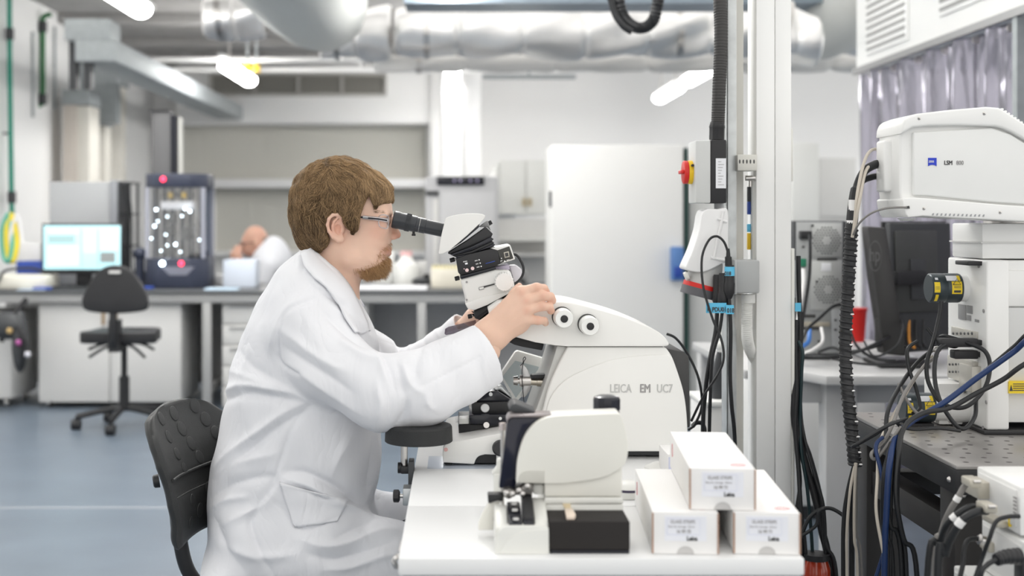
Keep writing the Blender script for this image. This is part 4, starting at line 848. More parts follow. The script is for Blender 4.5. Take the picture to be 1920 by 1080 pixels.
# ================================================================ optical table
TT = .78
M_opt = mat('optical_top', (.36, .345, .335), .32, .5, var=.06)
s = thing('optical_table', 'black-framed optical bench with a dimpled steel top under the scanning microscope', 'table', (1.5, 2.65, 0))
X0, X1, Y0, Y1 = .905, 2.0, 2.33, 2.97
MB().box(X0, X1, Y0, Y1, TT-.008, TT).build('top_plate', M_opt, s, bevel=.002)
m_ = MB()
for i in range(14):
    for j in range(14):
        m_.lathe((X0+.03+i*.04+.012*(j % 2), Y0+.03+j*.045, TT), (X0+.03+i*.04+.012*(j % 2), Y0+.03+j*.045, TT+.0006), [(0, .006), (1, .004)], 8)
props(m_.build('threaded_hole', mat('hole_grey', (.13, .12, .12), .4, .6), s), kind='stuff')
MB().box(X0, X1, Y0, Y1, TT-.055, TT-.008).build('honeycomb_core', M_black, s, bevel=.003)
MB().box(X0+.02, X1, Y0+.04, Y0+.1, TT-.17, TT-.12).box(X0+.02, X0+.07, Y0+.1, Y1-.05, TT-.17, TT-.115).box(X0+.02, X1, Y1-.1, Y1-.05, TT-.17, TT-.12).build('frame_beam', mat('beam_black', (.03, .028, .028), .45), s, bevel=.003)
MB().box(X0+.1, X1, Y0+.12, Y1-.12, TT-.1, TT-.06).build('cross_channel', M_black, s, bevel=.003)
for x, y in ((X0+.01, Y0+.03), (X0+.01, Y1-.1), (X1-.09, Y0+.03), (X1-.09, Y1-.1)):
    MB().box(x, x+.075, y, y+.075, .03, TT-.058).box(x-.01, x+.085, y-.01, y+.085, 0, .03).build('leg', MATS['beam_black'], s, bevel=.003)
for (x, y, dq) in ((1781, 899, 2.36), (1806, 928, 2.36)): MB().sphere(at(x, y, dq), .006, 10, 6).build('bolt', M_steel, s)
MB().box(X0+.014, X0+.075, Y0+.028, Y0+.0298, az(910, 2.36), az(884, 2.36)).build('warning_label', M_labely, s); MB().box(X0+.048, X0+.068, Y0+.0272, Y0+.028, az(908, 2.36), az(890, 2.36)).build('label_text', M_paper, s)
# scanning microscope
s = thing('scanning_microscope', 'white laser scanning microscope with a boxy scan head on a tall stand', 'microscope', (1.3, 2.75, TT))
LX = 1.10; MW = mat('microscope_white', (.86, .86, .845), .35, var=.01)
MB().box(LX-.01, 1.75, 2.655, 2.90, TT+.0, TT+.008).build('base_plate', M_black, s, bevel=.002)
z1 = az(488, 2.667)
MB().box(LX, ax(1893, 2.667), 2.667, 2.88, TT+.008, z1).build('stand', MW, s, bevel=.005, seg=3)
MB().box(ax(1888, 2.68), 1.7, 2.69, 2.87, TT+.02, z1-.001).build('stand_body', MW, s, bevel=.004)
o = MB().box(ax(1890, 2.68), 1.69, 2.682, 2.69, az(720, 2.68), az(577, 2.68)).build('side_panel', mat('panel_grey', (.66, .665, .66), .4), s, bevel=.002)
MB().box(ax(1888, 2.68), 1.7, 2.680, 2.692, az(575, 2.68), az(507, 2.68)).build('upper_cover', MW, s, bevel=.004)
MB().box(LX+.002, 1.7, 2.695, 2.86, z1+.002, az(419, 2.69)).build('head_mount', MW, s, bevel=.004); MB().box(LX-.002, 1.7, 2.69, 2.865, z1+.035, z1+.038).build('mount_seam', M_lgrey, s)
MB().cyl((1.22, 2.78, az(420, 2.7)-.002), (1.22, 2.78, az(411, 2.7)+.004), .075, n=40).build('coupling_ring', M_steel, s)
MB().box(LX-.03, LX+.05, 2.69, 2.76, z1-.012, z1-.003).build('handle', M_black, s, bevel=.002)
def lface(nm, x0, y0, x1, y1, m, dep=.002, bv=.0005):
    ya, yb = LX*F/(x1-VX), LX*F/(x0-VX); ym = (ya+yb)/2
    return MB().box(LX-dep, LX+.0005, ya, yb, az(y1, ym), az(y0, ym)).build(nm, m, s, bevel=bv)
for r_ in ((1798, 571, 1812, 599), (1814, 573, 1824, 588), (1814, 591, 1821, 601), (1829, 599, 1836, 604)): lface('rating_plate', *r_, mat('plate_grey', (.3, .3, .3), .5))
lface('port_plate', 1786, 617, 1834, 633, mat('beige_port', (.55, .53, .48), .4, .4), .003); lface('port_plate', 1786, 672, 1834, 715, MATS['beige_port'], .012, .001); lface('port_cover', 1815, 684, 1840, 732, MATS['beige_port'], .02, .001)
m_ = MB()
for i in range(6): y_ = LX*F/(1790+i*7-VX); m_.sphere((LX-.003, y_, az(625, y_)), (.002, .0055, .0035), 10, 6)
for j in range(2):
    for i in range(4): y_ = LX*F/(1791+i*6-VX); m_.sphere((LX-.0125, y_, az(683+j*14, y_)), (.002, .004, .003), 10, 6)
m_.build('port', mat('port_dark', (.12, .12, .12), .4, .4), s)
for x, y in ((1836, 499), (1845, 583), (1844, 802), (1850, 814-60)): y_ = LX*F/(x-VX); MB().cyl((LX-.002, y_, az(y, y_)), (LX, y_, az(y, y_)), .004, n=10).build('screw', M_text, s)
MB().box(ax(1891, 2.666), ax(1960, 2.666), 2.664, 2.684, az(737, 2.67), az(715, 2.67)).build('warning_label', M_labely, s)
tri_ = [at(1893, 733, 2.6635), at(1899, 733, 2.6635), at(1896, 722, 2.6635)]; MB().prism([(p.x, p.z) for p in tri_], 2.663, 2.664).build('label_triangle', M_textd, s)
m_ = MB()
for i in range(4): m_.box(ax(1901, 2.66), ax(1950, 2.66), 2.6632, 2.664, az(721+i*4, 2.66), az(719.6+i*4, 2.66))
m_.build('label_print', M_textd, s)
MB().box(LX+.002, LX+.004, 2.8, 2.81, az(785, 2.7), az(773, 2.7)).build('slot', M_textd, s)
# lamp housings
def laser(cx, cy, dq, label, w=.066, r=.032):
    q = thing('lamp_housing', label, 'lamp housing', at(cx, cy+28, dq)); c = at(cx, cy, dq); a = Vector((1, 0, 0))
    MB().lathe(c-a*w/2, c+a*w/2, [(0, r*.9), (.03, r*.97), (.05, r), (.48, r), (.49, r*.985), (.51, r*.985), (.52, r), (.95, r), (1, r*.96)], 40).build('barrel', mat('anthracite', (.045, .06, .068), .35, .3), q)
    def patch(t0, t1, a0, a1, nm, m, lift=.0006):
        MB().grid(lambda i, j: (c.x-w/2+w*(t0+(t1-t0)*i), c.y-(r+lift)*math.cos(a0+(a1-a0)*j), c.z+(r+lift)*math.sin(a0+(a1-a0)*j)), 2, 10).build(nm, m, q)
    patch(.60, .93, -.35, .5, 'warning_label', M_labely); patch(.45, .9, .55, 1.0, 'info_label', M_paper); patch(.8, .9, .55, 1.0, 'info_stripe', M_labely, .001); patch(.03, .22, -.25, .45, 'warning_label', M_labely); patch(.08, .18, -1.0, -.4, 'warning_triangle', M_labely); patch(.08, .18, .62, .8, 'white_square', M_paper)
    patch(.66, .88, .14, .17, 'label_print', M_textd, .0012); patch(.66, .88, 0.05, .08, 'label_print', M_textd, .0012); patch(.66, .88, -.25, -.1, 'label_print', M_textd, .0012); patch(.06, .19, .1, .13, 'label_print', M_textd, .0012); patch(.06, .19, -.02, .01, 'label_print', M_textd, .0012)
    e = MB(); e.tube([c+Vector((.75*w-w/2+dx*.0, 0, 0))+Vector((dx, -(r+.0012), dz)) for dx, dz in ((-.008, .009), (.008, .009), (0, .022), (-.008, .009))], .0007, 5, 0); e.build('triangle_outline', M_textd, q)
    return q, c
q1, c1 = laser(1769, 540, 2.78, 'dark cylindrical lamp housing with yellow labels, upper of the two')
q2, c2 = laser(1719, 764, 2.78, 'dark cylindrical lamp housing with yellow labels, lower one above the table')
MB().lathe(c1+Vector((.033, 0, 0)), c1+Vector((.105, 0, 0)), [(0, .029), (.3, .029), (.35, .032), (1, .032)], 36).build('lamp_port', MW, s, ang=30)
MB().lathe(c2+Vector((.033, 0, 0)), (LX, c2.y, c2.z), [(0, .029), (.4, .029), (.45, .033), (1, .033)], 36).build('lamp_port', MW, s, ang=30)
MB().box(ax(1757, 2.78), ax(1805, 2.78), 2.77, 2.86, TT+.003, az(718, 2.78)).build('port_bracket', MW, s, bevel=.004)
for x, y in ((1769, 0), (1719, 0)): pass
solo(MB().box(ax(1690, 2.78), ax(1745, 2.78), 2.76, 2.82, TT+.0005, c2.z-.0322), 'support_block', M_black, 'low black block under the lower lamp housing', 'block')
# scan head
s = thing('scan_head', 'large white scan head lettered LSM 800 beside a small blue square logo', 'scan head', at(1800, 410, 2.7))
top = [(1646, 252), (1650, 236), (1660, 225), (1680, 219), (1720, 213), (1780, 206), (1850, 200), (1874, 202), (1886, 209), (1920, 231), (1965, 258), (2000, 285)]
bot = [(2000, 418), (1920, 415), (1860, 412), (1800, 409), (1730, 405), (1700, 407), (1680, 408), (1668, 402), (1656, 388), (1651, 373)]
core = [(1647, 256)]+top[1:]+bot+[(1646, 360)]
cz = [(x, y+1.5) if y < 330 else (x, y-1.5) for x, y in core]
mx_ = lambda P: [((1690+(x-1646)*.4) if x < 1720 else x, y) for x, y in P]
MB().prism(px(mx_(cz), 2.62), 2.63, 2.765).build('body', MW, s, bevel=.006, seg=3)
lid = top+[(2000, 320), (1940, 272), (1900, 249), (1880, 240), (1866, 237), (1800, 235), (1740, 236), (1700, 239), (1670, 246)]
MB().prism(px(mx_(lid), 2.612), 2.612, 2.775).build('upper_shell', MW, s, bevel=.005, seg=3)
low = bot[:-1]+[(1651, 374), (1660, 371), (1700, 370), (1740, 372), (1800, 377), (1880, 384), (1940, 388), (2000, 392)]
MB().prism(px(mx_(low), 2.612), 2.612, 2.775).build('lower_shell', MW, s, bevel=.005, seg=3)
MB().prism(px([(1658, 262), (1690, 262), (1700, 270), (1700, 352), (1690, 358), (1658, 360)], 2.68), 2.68, 2.735).build('rear_cover', MW, s, bevel=.006, seg=3)
MB().prism(px([(1712, 248), (1860, 240), (1895, 252), (1940, 280), (2000, 325), (2000, 388), (1860, 379), (1740, 367), (1712, 366)], 2.62), 2.618, 2.64).build('side_panel', mat('panel_white', (.82, .825, .81), .4), s, bevel=.004, seg=3)
for x, y in ((1723, 222), (1845, 213), (1732, 391), (1875, 398)):
    o = MB().lathe(at(x, y, 2.6125), at(x, y, 2.6105), [(0, .0035), (.7, .0035), (1, .0025)], 16).build('screw', M_steel, s); MB().cyl(at(x, y, 2.6106), at(x, y, 2.6102), .0012, n=6).build('hex_socket', M_textd, o)
m_ = MB()
for i in range(13): x = 1747+i*7.9; m_.prism([(ax(a, 2.612), az(b_, 2.612)) for a, b_ in ((x, 404-.0+i*.2), (x+1.5, 400+i*.2), (x+4, 399.5+i*.2), (x+3, 404+i*.2))], 2.6105, 2.613)
m_.build('vent_slot', M_grey, s)
m_ = MB()
for i in range(8): m_.cyl((ax(1880+i*6, 2.62), 2.62, az(205+i*4.1, 2.62)), (ax(1880+i*6, 2.62), 2.85, az(205+i*4.1, 2.62)), .0025, n=8)
m_.build('ridge', MW, s)
o = MB().prism(px([(1740.3, 296), (1756, 296), (1756, 311.5), (1752, 309.5), (1748, 309), (1744, 309.5), (1740.3, 311.5)], 2.617), 2.6165, 2.619).build('logo', mat('logo_blue', (.02, .05, .55), .4), s)
text('logo_letters', 'ZEISS', M_textw, o, at(1741.2, 304.6, 2.6162), .0056, sx=.85, bold=.00012, ext=.0002)
text('lettering', 'LSM', M_textd, s, at(1770, 309, 2.6172), .0125, sx=.8, dup=.0005); text('lettering', '800', M_text, s, at(1793, 309, 2.6172), .0125, sx=.82)
MB().prism(px([(1697, 387), (1704, 386), (1705, 391), (1699, 391)], 2.612), 2.609, 2.613).build('cable_hole', M_textd, s)
MB().lathe(at(1700, 409, 2.7), at(1700, 414, 2.7), [(0, .02), (1, .012)], 20).build('lens_stud', MW, s)
# ---------------------------------------------------------------- control units lower right
def unit(label, x, y0, y1, z0, z1, plates):
    s = thing('control_unit', label, 'electronics box', ((x+1.3)/2, (y0+y1)/2, z0), 'stacked control units')
    MB().box(x, 1.3, y0, y1, z0, z1).build('case', MW, s, bevel=.004)
    MB().box(x-.003, x+.001, y0+.012, y1-.012, z0+.012, z1-.008).build('rear_plate', mat('rear_plate_white', (.76, .76, .75), .4), s, bevel=.001)
    for i, q in enumerate(plates):
        nm, ya, yb, za, zc, dep, m = q; MB().box(x-dep, x, ya, yb, za, zc).build(nm, m, s, bevel=min(.002, dep/3))
    return s
MB_b = mat('connector_beige', (.52, .49, .42), .35, .3); ux = .886
s = thing('equipment_stand', 'white shelf stand holding the stacked control units', 'stand', (1.1, 2.1, 0))
MB().box(.83, 1.35, 1.93, 2.27, .53, .555).build('shelf', M_cabw, s, bevel=.003)
for x in (.84, 1.3):
    for y in (1.94, 2.23): MB().box(x, x+.03, y, y+.03, 0, .53).build('leg', M_cabw, s, bevel=.002)
unit('white control unit, topmost of the stack at the right edge', ux, 2.02, 2.19, .728, .806, [('connector', 2.13, 2.185, .762, .79, .022, MB_b), ('connector', 2.06, 2.12, .731, .742, .02, MB_b), ('port', 2.05, 2.056, .735, .75, .004, M_labely)])
unit('white control unit, second of the stack, with a moulded black plug', ux, 2.0, 2.17, .636, .722, [('connector', 2.11, 2.15, .678, .694, .012, MB_b), ('power_inlet', 1.999, 2.03, .655, .7, .006, M_black), ('port', 2.1, 2.104, .66, .666, .003, M_labely)])
unit('white control unit, bottom of the stack, jutting out furthest', .85, 1.98, 2.2, .556, .634, [('port', 2.08, 2.1, .6, .61, .003, M_textd)])
m_ = MB(); 
for i in range(6): m_.box(ux-.0042, ux-.003, 2.025, 2.036, .755+i*.006, .758+i*.006)
m_.build('label_print', M_text, bpy.data.objects['control_unit'])
def at2(p): return at(*p)
def kabel(pts, r, m, label, k=8, name='cable', cuff=None):
    if cuff is None: return CB(pts, r, m, label, name, 10, k)
    s = thing(name, label, 'cable', at(*pts[-1])); P = [at(*p) for p in pts]; MB().tube(P, r, 10, k).build('sheath', m, s); S = spline(P, 10); i = int(len(S)*cuff); MB().tube(S[i:i+5], r*1.15, 12, 0).build('paper_marker', M_whitecard, s); return s
kabel([(1812, 908, 2.12), (1806, 915, 2.12), (1795, 935, 2.12), (1780, 960, 2.13), (1765, 1000, 2.15), (1752, 1090, 2.15), (1745, 1773, 2.15)], .0052, M_greycable, 'dark lead with white marker from the upper beige connector', cuff=.3)
kabel([(1833, 950, 2.08), (1815, 952, 2.07), (1795, 965, 2.07), (1775, 985, 2.08), (1762, 1020, 2.1), (1738, 1090, 2.1), (1720, 1805, 2.1)], .0055, M_cable, 'black lead with white marker from the left flat connector', cuff=.35)
kabel([(1850, 958, 2.05), (1830, 960, 2.04), (1805, 975, 2.04), (1785, 1005, 2.05), (1772, 1040, 2.06), (1758, 1090, 2.06), (1750, 1832, 2.06)], .0065, M_cable, 'thick black lead with white marker from the right flat connector', cuff=.33)
kabel([(1912, 968, 1.99), (1890, 969, 1.99), (1868, 978, 1.99), (1855, 1010, 1.99), (1842, 1045, 2.0), (1828, 1085, 2.0)], .0035, M_cable, 'thin black lead crossing the control units')
kabel([(1832, 1010, 2.1), (1815, 1013, 2.09), (1808, 1030, 2.08), (1805, 1060, 2.07), (1798, 1090, 2.05)], .004, M_cable, 'thin black lead from the round metal socket')
s = thing('power_plug', 'ribbed black moulded plug in the second control unit', 'plug', at(1890, 1045, 1.95))
MB().tube([at(1911, 1043, 1.96), at(1885, 1044, 1.955), at(1868, 1050, 1.95)], lambda t: .013-.004*t+.0006*math.sin(t*40), 14, 12).build('body', M_black, s); MB().tube([at(1870, 1049, 1.95), at(1850, 1060, 1.95), at(1838, 1085, 1.95), at(1830, 1200, 1.97)], .004, 8).build('lead', M_cable, s)
for (x, y, dq, l) in ((1822, 903, 2.1, 'beige hooded connector on the topmost control unit'), (1850, 950, 2.05, 'flat beige connector at the foot of the topmost control unit')):
    s = thing('data_connector', l, 'connector', at(x, y, dq)); MB().box(ax(x-12, dq), ax(x+12, dq), dq-.02, dq+.02, az(y+8, dq), az(y-8, dq)).build('hood', MB_b, s, bevel=.003); MB().cyl(at(x+3, y, dq-.021), at(x+16, y, dq-.021), .003).build('thumbscrew', M_steel, s)
solo(MB().lathe(at(1833, 1010, 2.1), at(1846, 1014, 2.1), [(0, .006), (.3, .009), (.5, .007), (1, .008)], 14), 'round_socket', M_steel, 'round metal connector on the second control unit', 'connector')
# ---------------------------------------------------------------- cable bundle and looms
bp = [(1652, 306, 2.74), (1640, 309, 2.72), (1620, 322, 2.71), (1606, 355, 2.70), (1598, 410, 2.69), (1594, 480, 2.68), (1589, 560, 2.68), (1585, 640, 2.68), (1588, 720, 2.66), (1596, 800, 2.64), (1603, 872, 2.62)]
s = thing('cable_bundle', 'black spiral-wrapped cable bundle dropping from the scan head', 'cable', at(1600, 870, 2.65))
MB().tube([at(*p) for p in bp], lambda t: .009 if t < .3 else .0122, 14, 14).build('core', M_cable, s)
S = spline([at(*p) for p in bp], 14); S = S[int(len(S)*.42):]; pts = []
N = 700
for i in range(N):
    t = i/(N-1)*(len(S)-1.001); j = int(t); p = S[j].lerp(S[j+1], t-j); a = i/N*2*PI*44; pts.append(p+Vector((math.cos(a)*.0118, math.sin(a)*.0118, 0)))
MB().tube(pts, .0030, 5, 0).build('spiral_wrap', M_black, s)
m_ = MB()
for i in range(0, len(S), 5): m_.sphere(S[i]+Vector((.0085, -.0105, 0)), (.0045, .0035, .0020), 8, 5)
m_.build('marker_dot', M_whitecard, s); MB().tube([S[0]+Vector((0, 0, .0)), S[0]+Vector((0, 0, .012))], .0112, 12, 0).tube([at(1599, 395, 2.69), at(1600, 375, 2.69)], .0098, 12, 0).build('paper_marker', M_whitecard, s)
kabel([(1652, 330, 2.76), (1635, 332, 2.74), (1615, 342, 2.73), (1604, 375, 2.72), (1600, 420, 2.71)], .007, M_cable, 'second black cable joining the bundle beside the scan head')
kabel([(1648, 279, 2.76), (1632, 283, 2.74), (1620, 305, 2.70), (1608, 360, 2.67), (1602, 420, 2.665), (1598, 445, 2.67)], .0034, M_beigecable, 'beige cable, upper of two looping out of the scan head')
kabel([(1648, 303, 2.76), (1636, 306, 2.73), (1622, 325, 2.69), (1610, 385, 2.66), (1602, 430, 2.67)], .0034, M_beigecable, 'beige cable, lower of two looping out of the scan head')
kabel([(1700, 389, 2.608), (1680, 389, 2.605), (1655, 392, 2.6), (1630, 402, 2.61), (1610, 420, 2.63), (1600, 440, 2.66)], .0022, M_greycable, 'thin grey cable leaving the slot under the scan head')
drop = [([(1603, 868, 2.62), (1590, 920, 2.62), (1582, 980, 2.62), (1581, 1090, 2.62), (1583, 1528, 2.62)], .0045, M_cable, 'black lead, leftmost falling from the bundle end'),
        ([(1604, 868, 2.61), (1594, 920, 2.6), (1588, 1000, 2.6), (1588, 1090, 2.6), (1588, 1536, 2.6)], .003, M_beigecable, 'beige lead falling beside the leftmost bundle lead'),
        ([(1605, 868, 2.6), (1602, 930, 2.6), (1602, 1010, 2.6), (1608, 1090, 2.6), (1610, 1536, 2.6)], .003, M_beigecable, 'beige lead, right one falling from the bundle end'),
        ([(1604, 868, 2.62), (1598, 950, 2.63), (1597, 1020, 2.63), (1597, 1090, 2.63), (1597, 1536, 2.6)], .006, M_cable, 'thick black lead falling from the bundle end'),
        ([(1606, 868, 2.61), (1606, 930, 2.62), (1606, 1000, 2.62), (1616, 1080, 2.62), (1620, 1536, 2.6)], .0025, M_greycable, 'grey braided lead falling from the bundle end')]
for a in drop: kabel(*a)
post = [([(1493, 600, 2.97), (1492, 640, 2.96), (1494, 720, 2.95), (1491, 800, 2.94), (1497, 880, 2.92), (1502, 960, 2.9), (1512, 1080, 2.9), (1515, 1420, 2.9)], .005, M_cable, 'black cable, nearest the right edge of the white post'),
        ([(1497, 480, 3.0), (1498, 540, 2.99), (1500, 620, 2.98), (1497, 720, 2.97), (1500, 800, 2.96), (1520, 860, 2.94), (1540, 940, 2.92), (1548, 1020, 2.9), (1568, 1090, 2.9), (1570, 1420, 2.9)], .0055, M_cable, 'black cable swinging right below the white post'),
        ([(1505, 585, 3.0), (1502, 660, 2.99), (1501, 760, 2.98), (1508, 820, 2.95), (1530, 900, 2.92), (1545, 960, 2.9), (1548, 1090, 2.9), (1550, 1420, 2.9)], .004, M_cable, 'black cable close behind the one swinging right'),
        ([(1490, 700, 2.96), (1490, 790, 2.95), (1510, 870, 2.94), (1528, 930, 2.93), (1540, 990, 2.92), (1556, 1090, 2.92), (1560, 1420, 2.9)], .009, M_black, 'thick wrapped black cable sleeve right of the white post'),
        ([(1490, 810, 2.94), (1500, 900, 2.93), (1494, 960, 2.92), (1500, 1000, 2.9), (1506, 1090, 2.9)], .0045, M_cable, 'black cable curling behind the right-hand white box'),
        ([(1500, 1012, 2.86), (1515, 975, 2.86), (1535, 957, 2.86), (1560, 954, 2.86), (1590, 975, 2.84), (1600, 1000, 2.8)], .0045, M_cable, 'black cable arching from the post cables to the bundle'),
        ([(1503, 1005, 2.85), (1530, 985, 2.85), (1535, 960, 2.85), (1545, 955, 2.85)], .004, M_cable, 'short black cable loop under the arching cable'),
        ([(1497, 640, 2.96), (1505, 660, 2.95), (1503, 700, 2.95), (1500, 790, 2.95), (1503, 850, 2.93), (1515, 930, 2.92), (1525, 1090, 2.92), (1525, 1420, 2.9)], .004, mat('teal_black_cable', (.01, .03, .035), .4), 'teal-black cable among those right of the white post')]
for a in post: kabel(*a)
s = thing('low_cabinet', 'white cabinet seen low between the hanging cables and the desk leg', 'cabinet', (ax(1520, 5.2), 5.4, 0)); MB().box(ax(1440, 5.2), ax(1560, 5.2), 5.2, 5.7, .06, .66).build('body', M_cabw, s, bevel=.006); MB().box(ax(1445, 5.2), ax(1555, 5.2), 5.24, 5.65, 0, .06).build('plinth', M_dark, s)
loom = [([(1765, 565, 2.745), (1762, 590, 2.74), (1750, 640, 2.72), (1738, 680, 2.7), (1742, 720, 2.68), (1768, 757, 2.64), (1810, 763, 2.62), (1845, 730, 2.63), (1856, 690, 2.64), (1848, 660, 2.65), (1820, 645, 2.68), (1775, 631, 2.72), (1763, 632, 2.74)], .0045, M_cable, 'black lead from the upper lamp housing looping round to the ports'),
        ([(2250, 520, 2.683), (2100, 545, 2.58), (1945, 625, 2.5), (1900, 660, 2.52), (1830, 710, 2.54), (1770, 755, 2.54), (1710, 790, 2.53), (1680, 820, 2.5), (1668, 870, 2.46), (1662, 960, 2.45), (1658, 1090, 2.45), (1655, 1606, 2.45)], .006, M_bluecable, 'dark blue cable sweeping down across the microscope stand'),
        ([(2230, 510, 2.683), (2090, 532, 2.6), (1945, 612, 2.52), (1900, 650, 2.53), (1840, 700, 2.55), (1775, 750, 2.55), (1715, 785, 2.54), (1685, 815, 2.51), (1674, 880, 2.47), (1670, 1000, 2.46), (1668, 1606, 2.45)], .0035, M_cable, 'black cable running just above the dark blue cable'),
        ([(2270, 600, 2.683), (2110, 625, 2.56), (1945, 672, 2.5), (1880, 712, 2.52), (1830, 738, 2.53), (1780, 765, 2.53), (1730, 775, 2.52), (1696, 800, 2.5), (1684, 850, 2.47), (1680, 930, 2.45), (1694, 1010, 2.45), (1720, 1090, 2.45), (1725, 1606, 2.45)], .005, M_cable, 'black cable running below the dark blue cable'),
        ([(1790, 640, 2.7), (1760, 655, 2.68), (1752, 700, 2.66), (1762, 750, 2.62), (1790, 795, 2.6), (1810, 803, 2.6), (1828, 780, 2.62), (1830, 750, 2.64), (1835, 735, 2.66)], .0045, M_cable, 'black lead drooping behind the lower lamp housing'),
        ([(1800, 808, 2.58), (1760, 803, 2.56), (1715, 805, 2.54), (1690, 800, 2.53), (1675, 792, 2.53), (1640, 815, 2.52), (1602, 836, 2.52), (1606, 833, 2.5), (1660, 800, 2.5), (1700, 785, 2.52)], .0035, M_cable, 'black lead looping out over the left edge of the optical table'),
        ([(1720, 640, 2.74), (1702, 655, 2.73), (1704, 690, 2.72), (1718, 730, 2.7), (1725, 765, 2.68), (1712, 775, 2.66)], .004, M_cable, 'black lead dropping to the lower lamp housing'),
        ([(1750, 655, 2.76), (1720, 680, 2.74), (1690, 720, 2.7), (1665, 770, 2.62), (1662, 820, 2.56), (1668, 860, 2.5), (1660, 900, 2.48), (1664, 1000, 2.46), (1675, 1090, 2.46), (1680, 1606, 2.45)], .0045, M_cable, 'black cable falling from the microscope ports to the floor'),
        ([(1748, 668, 2.76), (1722, 700, 2.72), (1680, 770, 2.64), (1650, 830, 2.55), (1645, 900, 2.48), (1643, 960, 2.46), (1655, 1030, 2.45), (1661, 1060, 2.45)], .0032, M_beigecable, 'white cable slanting down left of the optical table'),
        ([(1757, 668, 2.74), (1730, 690, 2.7), (1695, 740, 2.64), (1672, 800, 2.56), (1655, 830, 2.52), (1634, 850, 2.5), (1645, 858, 2.5), (1690, 800, 2.5)], .0035, M_greycable, 'grey lead forming a narrow loop at the table corner'),
        ([(1685, 720, 2.7), (1700, 750, 2.66), (1720, 775, 2.64), (1730, 770, 2.63)], .0035, M_greycable, 'short grey lead bent over the lower lamp housing'),
        ([(1676, 830, 2.5), (1660, 880, 2.47), (1656, 960, 2.47), (1660, 1090, 2.47), (1660, 1606, 2.45)], .0055, M_cable, 'black cable hanging straight at the table corner'),
        ([(1690, 815, 2.5), (1685, 860, 2.47), (1682, 930, 2.46), (1688, 1000, 2.46), (1700, 1090, 2.46), (1702, 1606, 2.45)], .0045, M_cable, 'black cable hanging just right of the straight one'),
        ([(1672, 830, 2.49), (1664, 870, 2.47), (1668, 980, 2.46), (1690, 1060, 2.46), (1694, 1606, 2.45)], .005, M_cable, 'black cable slanting right near the floor by the table leg'),
        ([(1655, 820, 2.52), (1642, 840, 2.5), (1655, 900, 2.48), (1664, 1000, 2.48), (1640, 1090, 2.48)], .004, M_bluecable, 'thin navy cable among those at the table corner'),
        ([(1738, 616, 2.76), (1760, 640, 2.74), (1790, 650, 2.72), (1800, 640, 2.72)], .004, M_cable, 'short black lead across the microscope port row')]
for a in loom: kabel(*a)
for (x0, x1, y, dq, l) in ((1760, 1842, 642, 2.70, 'black plug block, upper, in the microscope ports'), (1785, 1842, 664, 2.71, 'black plug block, lower, in the microscope ports')):
    s = thing('plug_block', l, 'plug', at(x0, y, dq)); MB().box(ax(x0, dq), ax(x1-12, dq), dq-.015, dq+.015, az(y+8, dq), az(y-8, dq)).build('body', M_black, s, bevel=.003); MB().box(ax(x1-14, dq), ax(x1, dq), dq-.01, dq+.01, az(y+5, dq), az(y-5, dq)).build('grip', M_black, s, bevel=.002)
s = thing('coax_connector', 'steel coaxial connector with a white lead beside the microscope ports', 'connector', at(1757, 655, 2.74)); MB().lathe(at(1748, 656, 2.74), at(1764, 654, 2.74), [(0, .004), (.3, .007), (.7, .007), (1, .005)], 14).build('body', M_steel, s)
s = thing('jar', 'red and amber glass jar with dark lid low behind the right-hand white box', 'jar', at(1530, 1100, 2.9)); c = at(1530, 1135, 2.9)
MB().lathe(c, c+Vector((0, 0, .105)), [(0, .028), (.05, .032), (.8, .032), (1, .026)], 28).build('body', mat('red_amber_glass', (.45, .04, .01), .12, var=.6, scale=25, coat=.5), s); MB().cyl(c+Vector((0, 0, .105)), c+Vector((0, 0, .118)), .03).build('lid', M_black, s)
s = thing('jar_shelf', 'low brown board under the red jar', 'shelf', at(1530, 1150, 2.9)); MB().box(c.x-.06, c.x+.06, 2.86, 3.0, c.z-.02, c.z).build('board', mat('brown_board', (.35, .2, .12), .6), s); MB().box(c.x-.05, c.x+.05, 2.9, 2.96, 0, c.z-.02).build('foot', M_dark, s)
# ================================================================ work tables
T0 = .74; TF = 1.843
M_table = mat('table_white', (.84, .845, .845), .35, var=.01)
def table(label, x0, x1, y0, y1, panel):
    s = thing('work_table', label, 'table', ((x0+x1)/2, (y0+y1)/2, 0))
    MB().box(x0, x1, y0, y1, T0-.025, T0).build('tabletop', M_table, s, bevel=.0025)
    MB().box(x0+.004, x1-.004, y0+.006, y0+.03, T0-.12, T0-.027).box(x0+.004, x1-.004, y1-.03, y1-.006, T0-.12, T0-.027).box(x0+.01, x0+.03, y0+.03, y1-.03, T0-.09, T0-.025).build('apron', mat('table_apron', (.66, .665, .665), .4), s, bevel=.002)
    for x, y in ((x0+.015, y0+.035), (x1-.06, y0+.035), (x1-.06, y1-.08), ((x0+.015 if y0 < 2 else .13), y1-.08)): MB().box(x, x+.045, y, y+.045, 0, T0-.025).build('leg', MATS['table_apron'], s, bevel=.002)
    return s
table('white side table in front holding the knife maker and stacked boxes', -.087, .498, TF, 2.178, 1)
s = table('white instrument table under the large microscope', -.087, .5, 2.182, 2.86, 0)
s = thing('tilt_clamp', 'chrome hook on the left side of the front table edge', 'hook', at(745, 1050, 1.95))
MB().tube([at(760, 1040, 1.93), at(745, 1044, 1.92), at(739, 1052, 1.92), at(743, 1062, 1.92), at(757, 1064, 1.93)], .004, 8).build('hook', M_steel, s)
MB().box(-.0895, -.0865, 1.9, 1.96, T0-.022, T0-.004).build('plate', M_steel, s)
